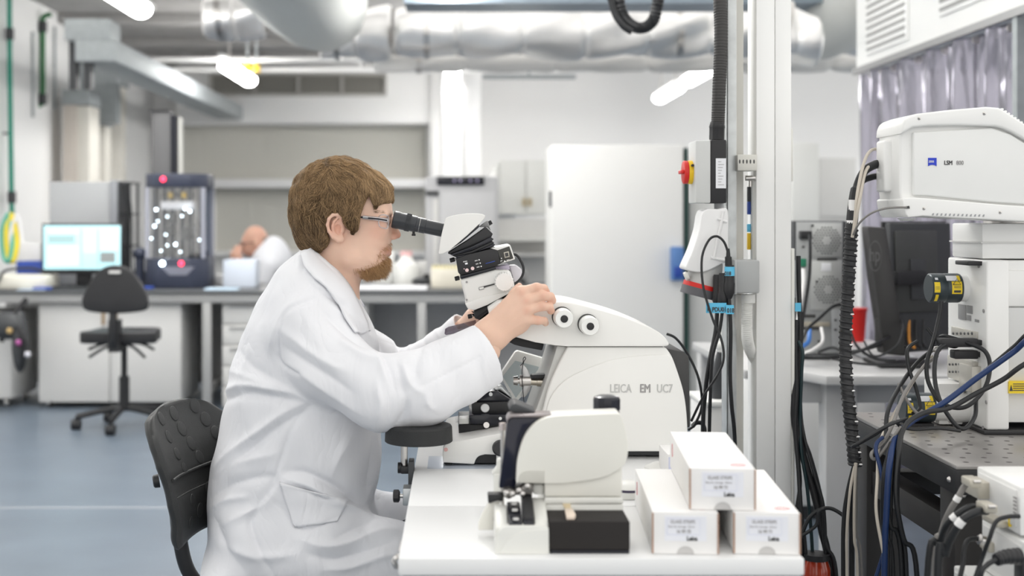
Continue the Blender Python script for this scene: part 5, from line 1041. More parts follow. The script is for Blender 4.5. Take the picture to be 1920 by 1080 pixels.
# arm rest
s = thing('arm_rest', 'round black padded arm rest clamped to the table under the near elbow', 'arm rest', (-.078, 2.5, .74))
c = Vector((-.078, 2.5, .794)); RR = .067
MB().lathe(c, c+Vector((0, 0, .034)), [(0, RR*.96), (.05, RR*.99), (.85, RR*.97), (.95, RR*.94), (1, RR*.85)], 56).build('pad', M_rubber, s, ang=25)
MB().cyl(at(758, 834, 2.5), at(758, 884, 2.5), .0068, n=20).build('post', M_steel, s)
MB().box(ax(752, 2.5), -.087, 2.485, 2.515, az(886, 2.5), az(872, 2.5)).build('clamp', M_black, s, bevel=.002)
MB().cyl(at(746, 877, 2.5), at(753, 877, 2.5), .011, n=16).build('knob', M_black, s); MB().cyl(at(752, 877, 2.5), at(759, 877, 2.5), .005).build('spindle', M_steel, s)
MB().box(ax(766, 2.5), -.0868, 2.48, 2.52, T0-.045, az(862, 2.5)).build('clamp_plate', M_dark, s, bevel=.002)
s = thing('clamp_screw', 'black star knob on a chrome screw under the table edge', 'knob', at(743, 930, 2.42)); MB().lathe(at(737, 930, 2.42), at(750, 930, 2.42), [(0, .009), (.1, .012), (.8, .012), (1, .008)], 10).build('knob', M_black, s, ang=20); MB().cyl(at(749, 930, 2.42), at(772, 930, 2.42), .004).build('screw', M_steel, s); MB().box(ax(756, 2.42), -.086, 2.4, 2.44, az(944, 2.42), az(912, 2.42)).build('bracket', M_alu, s, bevel=.002)
# clear mat
solo(MB().box(ax(803, 2.58), ax(985, 2.58), 2.5, 2.62, T0+.0005, T0+.003), 'clear_mat', glass('mat_film', (.90, .92, .95), .1, .94), 'thin clear grey film sheet under the front of the microscope base', 'mat')
# ================================================================ ultramicrotome
DN, DFR = 2.60, 2.86
MWc = mat('instrument_white', (.82, .815, .79), .33, var=.01)
MWd = mat('instrument_shade', (.50, .50, .48), .4, var=.01)
K = lambda pts: crop(960, 540, 3.375, pts)
U = thing('ultramicrotome', 'large white microtome microscope lettered LEICA EM UC7 on the instrument table', 'microscope', (.2, 2.72, T0))
body = K(spline2([(352, 372), (962, 372)], 1)+spline2([(980, 385), (1015, 440), (1052, 540), (1085, 650), (1103, 760), (1112, 890), (1114, 1036)], 4)+[(140, 1036), (150, 900)]+spline2([(165, 840), (195, 770), (222, 660), (262, 550), (310, 450)], 4))
MB().prism(px(body, DN), DN, DFR).build('housing', MWc, U, bevel=.004, seg=3)
pan = K(spline2([(205, 860), (222, 750), (250, 680), (310, 605), (400, 545), (560, 478), (700, 442), (850, 426), (988, 420)], 5)+spline2([(1018, 450), (1052, 545), (1083, 650), (1101, 760), (1110, 890), (1112, 1034)], 4)+[(205, 1034)])
MB().prism(px(pan, DN-.004), DN-.004, DN+.01).build('side_cover', MWc, U, bevel=.0025, seg=3)
strip = K([(285, 366), (352, 372)]+spline2([(312, 450), (262, 550), (222, 660), (196, 770), (165, 850)], 3)+spline2([(120, 850), (150, 770), (190, 660), (230, 540), (262, 440)], 3))
MB().prism(px(strip, DN+.012), DN+.012, DFR-.012).build('front_column', mat('instrument_grey', (.56, .56, .54), .4, .1), U, bevel=.003)
arm = [(932, 622), (920, 600), (915, 580), (935, 566), (985, 562)]+K(spline2([(260, 90), (320, 90), (400, 100), (520, 130), (700, 182), (850, 240), (930, 280), (975, 322), (996, 356)], 4)+[(985, 366), (960, 370), (350, 370), (275, 364)]+spline2([(150, 345), (20, 310), (-50, 290)], 4))
MB().prism(px(arm, DN-.008), DN-.008, DFR-.02).build('head_arm', MWc, U, bevel=.010, seg=4)
MB().box(ax(1068, DN), ax(1243, DN), DN+.002, DFR-.01, az(652.5, DN), az(649, DN)).build('seam', M_textd, U)
und = crop(720, 380, 3.6, [(808, 905), (860, 905), (960, 925), (1080, 955), (1068, 998), (940, 975), (880, 960), (850, 945), (815, 925)]); MB().prism(px(und, 2.66), 2.66, 2.8).build('arm_underside', M_black, U, bevel=.002)
for x, y in ((1058, 598), (1107, 612)):
    p = at(x, y, 2.545); X, Z = p.x, p.z
    MB().cyl((X-.001, 2.596, Z+.001), (X-.001, 2.585, Z+.001), .0205, n=40).build('knob_collar', M_textd, U)
    o = MB().lathe((X, 2.588, Z), (X, 2.545, Z), [(0, .0195), (.7, .0195), (.75, .0185), (.93, .0185), (1, .017)], 44).build('focus_knob', mat('knob_white', (.82, .82, .80), .3), U)
    MB().lathe((X, 2.5455, Z), (X, 2.5435, Z), [(0, .0075), (.8, .0075), (1, .006)], 28).build('knob_cap', M_black, o)
back = [(1250, 655), (1288, 663), (1297, 672), (1299, 806), (1250, 806)]; MB().prism(px(back, DN), DN+.03, DFR-.02).build('rear_cover', mat('rear_black', (.045, .045, .045), .5), U, bevel=.003)
MB().box(ax(965, DN), ax(1288, DN), DN+.025, DFR-.02, T0+.004, az(846, DN)).build('plinth', M_dark, U)
for x in (1000, 1230): MB().cyl((ax(x, DN), DN+.05, T0), (ax(x, DN), DN+.05, T0+.02), .02).cyl((ax(x, DN), DFR-.05, T0), (ax(x, DN), DFR-.05, T0+.02), .02).build('foot', M_rubber, U)
text('lettering', 'LEICA', mat('print_pale', (.52, .52, .51), .6), U, at(1143, 736, DN-.0045), .0243, sx=.70, dup=.0008); text('lettering', 'EM', M_text, U, at(1199, 736, DN-.0045), .0243, sx=.72, dup=.0014); text('lettering', 'UC7', MATS['print_pale'], U, at(1231, 736, DN-.0045), .0243, sx=.70, dup=.0008)
# base with stage
B = lambda pts: crop(700, 640, 4.155, pts)
bs = B(spline2([(545, 945), (540, 880), (552, 815), (600, 785), (720, 768), (860, 742), (1040, 712), (1300, 700)], 4)+[(1600, 700), (1600, 958), (960, 958), (958, 884)]+spline2([(870, 882), (825, 895), (800, 920), (785, 958)], 4))
DB = 2.53
MB().prism(px(bs, DB), DB, DFR-.01).build('base', MWc, U, bevel=.006, seg=3)
MB().box(ax(890, DB), ax(935, DB), DB+.01, DFR-.03, T0+.004, az(851, DB)).build('base_recess', M_black, U)
MB().prism(px(B([(552, 955), (615, 958), (612, 967), (560, 966)]), DB), DB+.005, DB+.03).build('foot', M_rubber, U); MB().prism(px(B([(552, 955), (615, 958), (612, 967), (560, 966)]), DB), DFR-.05, DFR-.03).build('foot', M_rubber, U)
MB().cyl(at(836, 843, DB-.001), at(836, 843, DB+.001), .004, n=16).build('emblem', mat('faint_red', (.75, .45, .43), .5), U)
top_ = B([(660, 745), (650, 620), (640, 595), (600, 610), (555, 640), (600, 785)]); MB().prism(px([(846, 832), (850, 792), (858, 786), (905, 786), (905, 830)], 2.78), 2.76, 2.84).build('base_riser', MWc, U, bevel=.005, seg=3)
def st_(nm, pts, d0, d1, m, bv=.0015, par=None): return MB().prism(px(B(pts), d0), d0, d1).build(nm, m, par or U, bevel=bv)
st_('stage_foot', [(662, 648), (985, 648), (985, 705), (900, 712), (800, 735), (740, 755), (668, 757)], 2.62, 2.80, M_black)
st_('stage_slide', [(748, 572), (1060, 572), (1060, 640), (870, 668), (862, 648), (750, 645)], 2.61, 2.78, M_blackgloss)
st_('stage_block', [(768, 470), (795, 468), (797, 480), (1085, 468), (1075, 560), (768, 568)], 2.63, 2.77, M_black)
st_('knife_holder', [(806, 472), (808, 442), (888, 392), (968, 388), (1086, 464), (1086, 475)], 2.64, 2.76, M_blackgloss)
st_('white_tab', [(668, 600), (745, 598), (745, 644), (668, 646)], 2.615, 2.65, M_white)
st_('white_tab', [(775, 455), (806, 448), (806, 474), (778, 476)], 2.635, 2.66, M_white)
st_('steel_edge', [(940, 350), (1000, 352), (1082, 440), (1070, 440), (985, 375), (945, 392)], 2.66, 2.7, M_alu, .001)
for x, y, r, dq in ((915, 413, .0042, 2.638), (870, 521, .0092, 2.628), (989, 601, .0037, 2.608), (958, 363, .004, 2.655)): MB().lathe(at(700+x/4.155, 640+y/4.155, dq+.004), at(700+x/4.155, 640+y/4.155, dq-.003), [(0, r), (.8, r), (1, r*.85)], 24).build('screw', mat('satin_metal', (.68, .69, .69), .4, .4), U)
MB().lathe(at(912, 797, 2.62), at(912, 797, 2.60), [(0, .007), (1, .006)], 20).build('knob', M_steel, U)
MB().lathe(at(938, 840, 2.535), at(938, 840, 2.505), [(0, .016), (.8, .016), (1, .013)], 32).build('drive_knob', M_black, U)
# tablet display behind
s = thing('touch_display', 'small white-framed touch display leaning beside the microtome column', 'display', at(985, 760, 2.93))
out = B([(985, 262), (1105, 82), (1125, 74), (1370, 145), (1392, 165), (1385, 185), (1120, 470), (1085, 455)]); MB().prism(px(out, 2.9), 2.9, 2.925).build('frame', M_white, s, bevel=.003)
MB().prism(px(B([(1008, 275), (1105, 152), (1298, 202), (1110, 440)]), 2.898), 2.8975, 2.901).build('screen', mat('display_glass', (.48, .54, .55), .12), s)
MB().tube([at(1000, 745, 2.93), at(1000, 800, 2.93), at(1000, 855, 2.93)], .012).box(ax(975, 2.93), ax(1030, 2.93), 2.88, 2.96, 0.71, T0+.004).build('stand', M_white, s)
bpy.data.objects.remove(bpy.data.objects['stand.001']) if False else None
# specimen arm
sp = thing('specimen_arm', 'steel specimen arm with arc holder reaching out of the microtome column', 'holder', at(1010, 705, 2.68))
arc = B(spline2([(1140, 195), (1158, 178), (1172, 182), (1200, 215), (1222, 270), (1228, 320), (1220, 370), (1200, 405), (1178, 430), (1148, 428)], 4)+spline2([(1160, 390), (1168, 350), (1165, 260), (1150, 215)], 4)); MB().prism(px(arc, 2.68), 2.672, 2.69).build('arc_segment', mat('nickel', (.5, .5, .5), .35, .7), sp, bevel=.001)
MB().lathe(at(962.5, 714, 2.68), at(995, 714, 2.68), [(0, .009), (.25, .0105), (.26, .006), (.35, .006), (.36, .0125), (1, .0125)], 28).build('chuck', M_steel, sp); MB().lathe(at(995, 715, 2.68), at(1034, 718, 2.68), [(0, .008), (.3, .008), (.31, .0095), (1, .0095)], 24).build('shaft', mat('warm_steel', (.6, .55, .47), .3, .9), sp)
MB().prism(px(B([(1233, 262), (1380, 256), (1375, 285), (1233, 290)]), 2.67), 2.665, 2.70).build('cover_plate', M_black, sp, bevel=.001)
th = B([(1175, 488), (1170, 440), (1162, 340), (1158, 260), (1160, 210), (1172, 160), (1186, 135), (1180, 122), (1168, 135), (1166, 165), (1145, 190)]); solo(MB().tube([at(x, y, 2.66) for x, y in th], .0008, 6, 6), 'thread', M_cable, 'thin black thread looped over the arc holder', 'thread')
# tilted stereo head
E = thing('stereo_head', 'white and black stereo viewing head with camera module tilted toward the man', 'viewing head', at(905, 590, 2.72))
Q = lambda pts: crop(720, 380, 3.6, pts)
def q_(nm, pts, d0, d1, m, bv=.002, par=None, seg=2): return MB().prism(px(Q(pts), d0), d0, d1).build(nm, m, par or E, bevel=bv, seg=seg)
q_('zoom_body', [(514, 520), (750, 452), (850, 456), (878, 540), (885, 588), (760, 655), (608, 726), (566, 716), (545, 640), (528, 570)], 2.665, 2.79, MWc, .006, seg=3)
q_('body_step', [(546, 680), (700, 628), (886, 590), (700, 690), (608, 727), (566, 717)], 2.662, 2.79, MWc, .002)
q_('rear_cap', [(845, 425), (890, 420), (930, 450), (935, 500), (905, 540), (880, 540)], 2.75, 2.80, mat('pale_lilac_plastic', (.66, .64, .68), .4), .004)
q_('lilac_strip', [(748, 432), (845, 418), (850, 452), (752, 458)], 2.70, 2.78, mat('lilac', (.55, .5, .62), .4), .002)
p = at(720+812/3.6, 380+536/3.6, 2.63)
rg = MB(); n = 144; prof = []
def knurl(par, nm, c, r, y0, y1, teeth, m, amp=.03):
    q = MB(); n = teeth*4; k = []
    for yy, rr_ in ((y0, r), (y0-(y0-y1)*.9, r), (y1, r*.93)):
        for i in range(n): a = 2*PI*i/n; w = r*amp*(1 if i % 4 < 2 else -1); q.v.append((c[0]+(rr_+w)*math.cos(a), yy, c[2]+(rr_+w)*math.sin(a)))
    for j in range(2):
        for i in range(n): q.f.append((j*n+i, j*n+(i+1) % n, (j+1)*n+(i+1) % n, (j+1)*n+i))
    q.f.append(tuple(range(n))); q.f.append(tuple(range(2*n, 3*n))); return q.build(nm, m, par, ang=25)
knurl(E, 'zoom_knob', p, .0192, 2.665, 2.63, 22, MATS['knob_white'])
o = q_('scale_slot', [(640, 572), (745, 545), (748, 553), (675, 575), (675, 583), (642, 590)], 2.6635, 2.666, M_textd, 0)
q_('scale_tab', [(642, 574), (672, 567), (674, 580), (645, 587)], 2.662, 2.665, M_white, .0003)
for x, y in ((558, 536), (558, 656)): MB().cyl(at(720+x/3.6, 380+y/3.6, 2.665), at(720+x/3.6, 380+y/3.6, 2.6635), .0023, n=14).build('screw', M_text, E)
q_('lower_ring', [(604, 732), (700, 690), (840, 630), (870, 600), (885, 620), (770, 690), (640, 790), (612, 782)], 2.68, 2.78, M_black, .003)
q_('lower_barrel', [(615, 770), (640, 790), (790, 720), (860, 640), (840, 760), (800, 800), (660, 800)], 2.69, 2.77, mat('brown_black', (.035, .028, .025), .35), .003)
q_('camera_module', [(484, 378), (560, 350), (718, 312), (768, 322), (790, 412), (752, 428), (515, 490), (500, 470)], 2.655, 2.79, M_black, .003)
q_('mount_plate', [(512, 492), (750, 426), (758, 452), (518, 516)], 2.67, 2.78, M_blackgloss, .001)
o = q_('camera_box', [(716, 308), (852, 284), (886, 382), (790, 412), (765, 322)], 2.657, 2.79, MWc, .002)
q_('socket_recess', [(765, 322), (846, 294), (874, 376), (790, 408)], 2.6555, 2.66, mat('recess_dark', (.05, .05, .045), .5), .001, o)
q_('network_socket', [(808, 336), (842, 328), (848, 366), (815, 374)], 2.654, 2.657, MB_b, .0005, o); q_('socket_hole', [(815, 341), (837, 336), (842, 360), (820, 366)], 2.6532, 2.6545, M_textd, 0, o)
q_('usb_stripe', [(684, 410), (748, 392), (750, 397), (688, 413)], 2.654, 2.656, M_blue, 0)
for x, y, r, m in ((560, 456, .0037, 'pinkbtn'), (598, 444, .0037, 'pinkbtn'), (541, 447, .0012, 'pinkbtn'), (642, 386, .0014, 'w'), (649, 408, .0014, 'w'), (656, 430, .0014, 'w'), (815, 396, .0018, 'w'), (793, 376, .0012, 'w')):
    mm = mat('pink_button', (.8, .62, .62), .4) if m == 'pinkbtn' else mat('white_button', (.85, .85, .85), .4); MB().cyl(at(720+x/3.6, 380+y/3.6, 2.656), at(720+x/3.6, 380+y/3.6, 2.6528), r, n=20).build('button', mm, E)
q_('badge', [(545, 408), (563, 403), (566, 415), (549, 419)], 2.654, 2.656, M_paper, .0003)
for i, (x, y, w) in enumerate(((535, 396, 28), (613, 390, 20), (620, 412, 18), (626, 433, 20), (828, 386, 20), (786, 392, 14))):
    m_ = MB()
    for k in range(5): u = x+w*k/5; m_.prism(px(Q([(u, y-k*.9), (u+w/8, y-k*.9-1), (u+w/8, y+6-k*.9), (u, y+7-k*.9)]), 2.6545), 2.654, 2.656)
    m_.build('label_print', M_textw, E)
def rod(x0, y0, x1, y1, dq, kn=.6):
    a, b_ = at(720+x0/3.6, 380+y0/3.6, dq), at(720+x1/3.6, 380+y1/3.6, dq); c = a.lerp(b_, kn)
    o = MB().lathe(a, c, [(0, .0042), (.1, .0048), (.9, .0048), (1, .004)], 12).build('thumbscrew', M_black, E, ang=15); MB().cyl(c, b_, .0022).build('pin', M_steel, o)
rod(445, 391, 500, 376, 2.69); rod(478, 515, 540, 498, 2.70, .5); rod(566, 770, 612, 760, 2.70); rod(727, 130, 672, 160, 2.72, .45)
# bellows plates
fan = [([(418, 336), (560, 222), (640, 150), (645, 146), (640, 168), (520, 270)], 2.662, 2.782), ([(430, 340), (560, 258), (690, 165), (735, 210), (725, 232), (560, 300), (440, 350)], 2.664, 2.78), ([(446, 350), (580, 302), (720, 232), (742, 246), (725, 262), (600, 318), (462, 358)], 2.66, 2.785), ([(462, 360), (600, 322), (730, 260), (745, 270), (738, 280), (600, 340), (480, 364)], 2.662, 2.782), ([(480, 365), (600, 342), (740, 276), (752, 284), (740, 296), (640, 330), (500, 376)], 2.658, 2.785)]
for i, (pt, a, b_) in enumerate(fan): q_('bellows_plate' if i else 'bellows_wedge', pt, a, b_, M_black if i % 2 else M_blackgloss, .0012)
q_('bellows_core', [(440, 345), (680, 190), (715, 220), (725, 275), (600, 335), (490, 372)], 2.675, 2.77, M_dark, .001)
q_('pivot_block', [(640, 165), (700, 118), (722, 190), (700, 165)], 2.70, 2.76, mat('grey_pivot', (.3, .3, .3), .4), .002)
hood = spline2([(412, 118), (422, 102), (455, 90), (520, 77), (590, 72), (640, 74), (670, 80), (684, 90)], 3)+[(676, 108), (642, 146), (560, 222), (440, 324), (400, 343), (374, 347), (368, 338), (378, 270), (388, 215), (404, 150)]
q_('hood', hood, 2.655, 2.79, MWc, .008, seg=4)
Ev = mat('eyepiece_black', (.035, .038, .043), .35)
for k, yy in enumerate((D_ := 2.727-.033, 2.727+.033)):
    def P(t, w=0): x = 60+(406-60)*t; y = 112+(186-112)*t; return at(720+x/3.6, 380+y/3.6, yy)
    o = MB().lathe(P(.0), P(1.0), [(0, .0165), (.02, .0185), (.10, .0188), (.14, .0178), (.26, .0178)], 44).build('eyecup', Ev, E, ang=25)
    a, b_ = P(.22), P(.40); MB().lathe(P(.2), P(1.03), [(0, .0165), (.12, .0165), (.13, .0172), (.3, .0172), (.31, .0160), (.52, .0160), (.53, .0150), (.95, .0150), (.96, .0165), (1, .0165)], 44).build('eyepiece_tube', Ev, E, ang=25)
    for t in (.24, .27, .30, .33): MB().lathe(P(t), P(t+.015), [(0, .0182), (1, .0182)], 60).build('diopter_ring', Ev, E)
    m_ = MB(); A = (P(1)-P(0)).normalized(); u = A.orthogonal().normalized(); w = A.cross(u)
    for i in range(40): an = 2*PI*i/40; dirr = u*math.cos(an)+w*math.sin(an); m_.tube([P(.25)+dirr*.0183, P(.345)+dirr*.0183], .0007, 4, 0)
    m_.build('grip_ridge', Ev, E)
    if k == 0:
        c = P(.405); MB().lathe(c-Vector((0, 0, .015)), c-Vector((0, 0, .0255)), [(0, .0028), (.6, .0028), (.62, .0042), (1, .0042)], 16).build('set_screw', M_black, E)
        m_ = MB(); c = P(.6)
        m_.lathe(P(.52)+Vector((0, 0, 0)), P(.525), [(0, .0163), (1, .0163)], 44); m_.build('ring_line', M_steel, E)
solo(MB().tube([at(720+x/3.6, 380+y/3.6, 2.71) for x, y in ((870, 348), (895, 355), (925, 395), (942, 445), (935, 490), (912, 525), (880, 550), (868, 560))], .0028, 10, 8), 'camera_cable', M_cable, 'short black cable curving out of the camera module', 'cable')
solo(MB().prism(px(Q([(410, 874), (432, 860), (520, 838), (622, 812), (622, 824), (560, 850), (480, 872), (420, 882)]), 2.70), 2.66, 2.78), 'splash_shield', glass('smoky_shield', (.34, .28, .36), .05, .8), 'smoky violet clear shield plate under the viewing head', 'shield')
# ================================================================ knife maker
N = thing('knife_maker', 'rounded off-white glass knife maker with a black screen and knob on top', 'knife maker', (.15, 1.98, T0))
G = lambda pts: crop(860, 740, 3.1775, pts)
def g_(nm, pts, d0, d1, m, bv=.002, par=None, seg=2): return MB().prism(px(G(pts), d0), d0, d1).build(nm, m, par or N, bevel=bv, seg=seg)
cov = spline2([(343, 526), (345, 470), (352, 390), (378, 290), (418, 215), (478, 158), (560, 130), (700, 122), (955, 112)], 4)+spline2([(965, 118), (985, 170), (1003, 250), (1010, 320), (1000, 390), (965, 440), (880, 488), (760, 514), (620, 530), (512, 530)], 4)
KD = 1.94
g_('cover', cov, KD, KD+.055, mat('knife_cream', (.80, .79, .73), .4, var=.01), .006, seg=4)
g_('rear_body', [(512, 470), (974, 400), (974, 608), (512, 608)], KD+.006, KD+.168, MATS['knife_cream'], .003)
g_('lower_window', spline2([(352, 524), (362, 480), (390, 458), (430, 452)], 3)+[(512, 452), (512, 526)], KD-.0008, KD+.002, mat('knife_shade', (.58, .57, .52), .5), .0005)
g_('base_slab', [(512, 614), (980, 614), (982, 650), (512, 652)], KD+.004, KD+.17, mat('knife_base', (.78, .78, .74), .4), .002)
MB().box(ax(1020, 1.95), ax(1168, 1.95), 1.9450, 2.10, T0+.001, az(944, 1.95)).build('base', MATS['knife_base'], N, bevel=.003)
g_('screen_panel', [(240, 556), (276, 300), (288, 172), (300, 146), (318, 138), (548, 136), (440, 200), (372, 320), (348, 420), (345, 526), (332, 572)], KD+.018, KD+.05, mat('screen_glass', (.008, .009, .022), .12), .002)
g_('top_trim', [(286, 150), (300, 126), (320, 120), (555, 118), (545, 134), (318, 137), (298, 148), (288, 172)], KD+.014, KD+.054, mat('trim_taupe', (.28, .25, .25), .35, .4), .0015)
g_('top_rail', [(560, 125), (800, 108), (800, 118), (700, 124), (560, 134)], KD+.04, KD+.056, MATS['trim_taupe'], .001)
g_('flap', [(298, 92), (312, 62), (335, 52), (400, 76), (462, 104), (440, 112), (330, 108)], KD+.03, KD+.09, M_dark, .003)
MB().box(ax(1040, KD), ax(1160, KD), KD+.055, KD+.15, T0+.08, .911).build('rear_housing', MATS['knife_cream'], N, bevel=.005)
c = Vector((ax(1137.5, KD+.09), KD+.09, .911)); MB().lathe(c, c+Vector((0, 0, .038)), [(0, .0205), (.35, .0205), (.38, .0195), (.42, .0215), (.85, .0215), (.95, .0195), (1, .014)], 12).build('top_knob', M_blackgloss, N, ang=20)
g_('clamp_tube', [(440, 534), (508, 534), (508, 598), (440, 596)], KD+.02, KD+.07, M_white, .004)
g_('metal_head', [(265, 565), (300, 560), (345, 575), (400, 530), (440, 535), (440, 595), (340, 600), (300, 625), (268, 610)], KD+.0, KD+.05, mat('dark_metal', (.2, .19, .18), .3, .8), .002)
for x, y in ((285, 585), (320, 590), (360, 570), (410, 545), (380, 590)): MB().sphere(at(860+x/3.1775, 740+y/3.1775, KD-.002), .005, 12, 8).build('bright_screw', M_steel, N)
g_('front_foot', [(214, 955), (218, 900), (232, 830), (262, 790), (300, 784), (456, 784), (530, 786), (538, 800), (540, 955)], 1.866, 1.888, MATS['knife_base'], .002)
g_('foot_relief', [(245, 952)]+spline2([(252, 920), (290, 870), (360, 825), (440, 808), (534, 800)], 3)+[(536, 952)], 1.8645, 1.868, MATS['knife_base'], .001)
def slope(nm, xa, xb, y0, z0, y1, z1, m, th=.03, bv=.002):
    q = MB(); q.add([(xa, y0, z0), (xb, y0, z0), (xb, y1, z1), (xa, y1, z1), (xa, y0, z0-th), (xb, y0, z0-th), (xb, y1, z1-th), (xa, y1, z1-th)], [(0, 1, 2, 3), (4, 7, 6, 5), (0, 4, 5, 1), (1, 5, 6, 2), (2, 6, 7, 3), (3, 7, 4, 0)]); return q.build(nm, m, N, bevel=bv)
zf = az(985, 1.87); zbk = az(932, 1.96)
slope('left_rail', ax(929, 1.87), ax(953, 1.87), 1.875, az(992, 1.87), 1.95, az(945, 1.95), MATS['knife_base'], .04)
slope('right_rail', ax(1004, 1.87), ax(1029, 1.87), 1.875, zf, 1.96, zbk, MATS['knife_base'], .045)
slope('knife_tray', ax(954, 1.87), ax(980, 1.87), 1.873, zf+.002, 1.955, az(940, 1.955), M_blackgloss, .03); slope('knife_tray', ax(982, 1.87), ax(1003, 1.87), 1.873, zf+.001, 1.96, az(928, 1.96)+.002, M_blackgloss, .03)
slope('tray_block', ax(983, 1.87), ax(1003, 1.87), 1.885, zf+.008, 1.955, az(925, 1.95)+.004, M_black, .02)
for t in (.12, .5, .78): MB().cyl((ax(968, 1.87), 1.873+.082*t, zf+.003+(az(940, 1.955)-zf)*t), (ax(968, 1.87), 1.873+.082*t, zf+.0055+(az(940, 1.955)-zf)*t), .0045, n=16).build('tray_dot', M_lgrey, N)
g_('side_leg', spline2([(116, 808), (122, 770), (150, 700), (195, 635), (240, 602)], 4)+[(256, 625), (225, 680), (210, 750), (206, 808)], 1.965, 1.985, MATS['knife_cream'], .003)
g_('release_knob', [(173, 592), (255, 592), (270, 600), (262, 640), (232, 632), (176, 652)], 1.955, 1.975, M_black, .002)
g_('spring_clip', [(204, 750), (215, 700), (235, 665), (240, 668), (220, 705), (210, 752)], 1.955, 1.96, M_steel, .0005)
s = thing('squeeze_bottle', 'white squeeze nozzle just behind the black screen panel', 'bottle', at(930, 880, 2.12)); o = G([(195, 462), (215, 440), (226, 425), (226, 390), (236, 378), (270, 380), (262, 440), (240, 470), (205, 472)]); MB().prism(px(o, 2.12), 2.11, 2.13).build('body', M_white, s, bevel=.004, seg=3); MB().box(ax(925, 2.12), ax(940, 2.12), 2.105, 2.135, T0+.001, az(886, 2.12)).build('base', M_white, s, bevel=.003)
s = thing('metal_ferrule', 'small steel cap poking out left of the black screen panel', 'cap', at(942, 800, 2.02)); MB().lathe(at(942, 806, 2.02), at(942, 793, 2.02), [(0, .005), (1, .005)], 20).build('cap', mat('pinkish_steel', (.65, .58, .57), .35, .5), s); MB().cyl((ax(942, 2.02), 2.02, T0+.001), at(942, 806, 2.02), .003).build('stem', M_steel, s)
s = thing('foam_box', 'black rectangular foam-topped box standing against the knife maker', 'box', (.19, 1.93, T0)); fx0, fx1 = ax(1030, 1.87), ax(1181, 1.87)
MB().box(fx0, fx1, 1.869, 1.944, T0+.005, .787).build('body', mat('foam_black', (.022, .019, .018), .8, bump=.5, bscale=800), s, bevel=.002); MB().box(fx0+.002, fx1-.001, 1.868, 1.944, T0+.0005, T0+.005).build('base_rim', M_blackgloss, s)
s = thing('plastic_spatula', 'cream plastic piece with a white tip lying on the black box', 'tool', at(1068, 955, 1.93)); zt = .787
def flat(pts, m, nm, z0=.0005, z1=.004):
    q = [(ax(x, (EYE-zt)*F/(y-VY)), (EYE-zt)*F/(y-VY)) for x, y in G(pts)]; MB().prism(q, zt+z0, zt+z1, 'z').build(nm, m, s, bevel=.0008)
flat([(620, 662), (655, 655), (680, 705), (640, 705)], mat('cream_bristle', (.7, .6, .42), .6), 'handle'); flat([(632, 702), (678, 698), (698, 735), (690, 748), (642, 748)], mat('pale_tip', (.85, .72, .6), .4), 'tip', .0005, .006)
MB().prism(px(G([(612, 630), (660, 628), (668, 668), (625, 670)]), 1.946), 1.9445, 1.948).build('bristle_card', MATS['cream_bristle'], s)
s = thing('white_dish', 'white rounded dish with a dark band between knife maker and boxes', 'dish', at(1185, 900, 2.22)); c = Vector((ax(1178, 2.25), 2.25, T0+.001)); MB().lathe(c, c+Vector((0, 0, .028)), [(0, .028), (.5, .03), (.8, .024), (1, .008)], 36).build('body', M_white, s); MB().lathe(c+Vector((0, 0, .012)), c+Vector((0, 0, .016)), [(0, .0305), (1, .0302)], 36).build('band', mat('dark_violet', (.05, .04, .08), .4), s)
s = thing('white_dish', 'second white rounded dish half hidden behind the left-hand box', 'dish', at(1240, 880, 2.42)); c = Vector((ax(1238, 2.45), 2.45, T0+.001)); MB().lathe(c, c+Vector((0, 0, .022)), [(0, .03), (.6, .03), (1, .012)], 36).build('body', M_white, s)
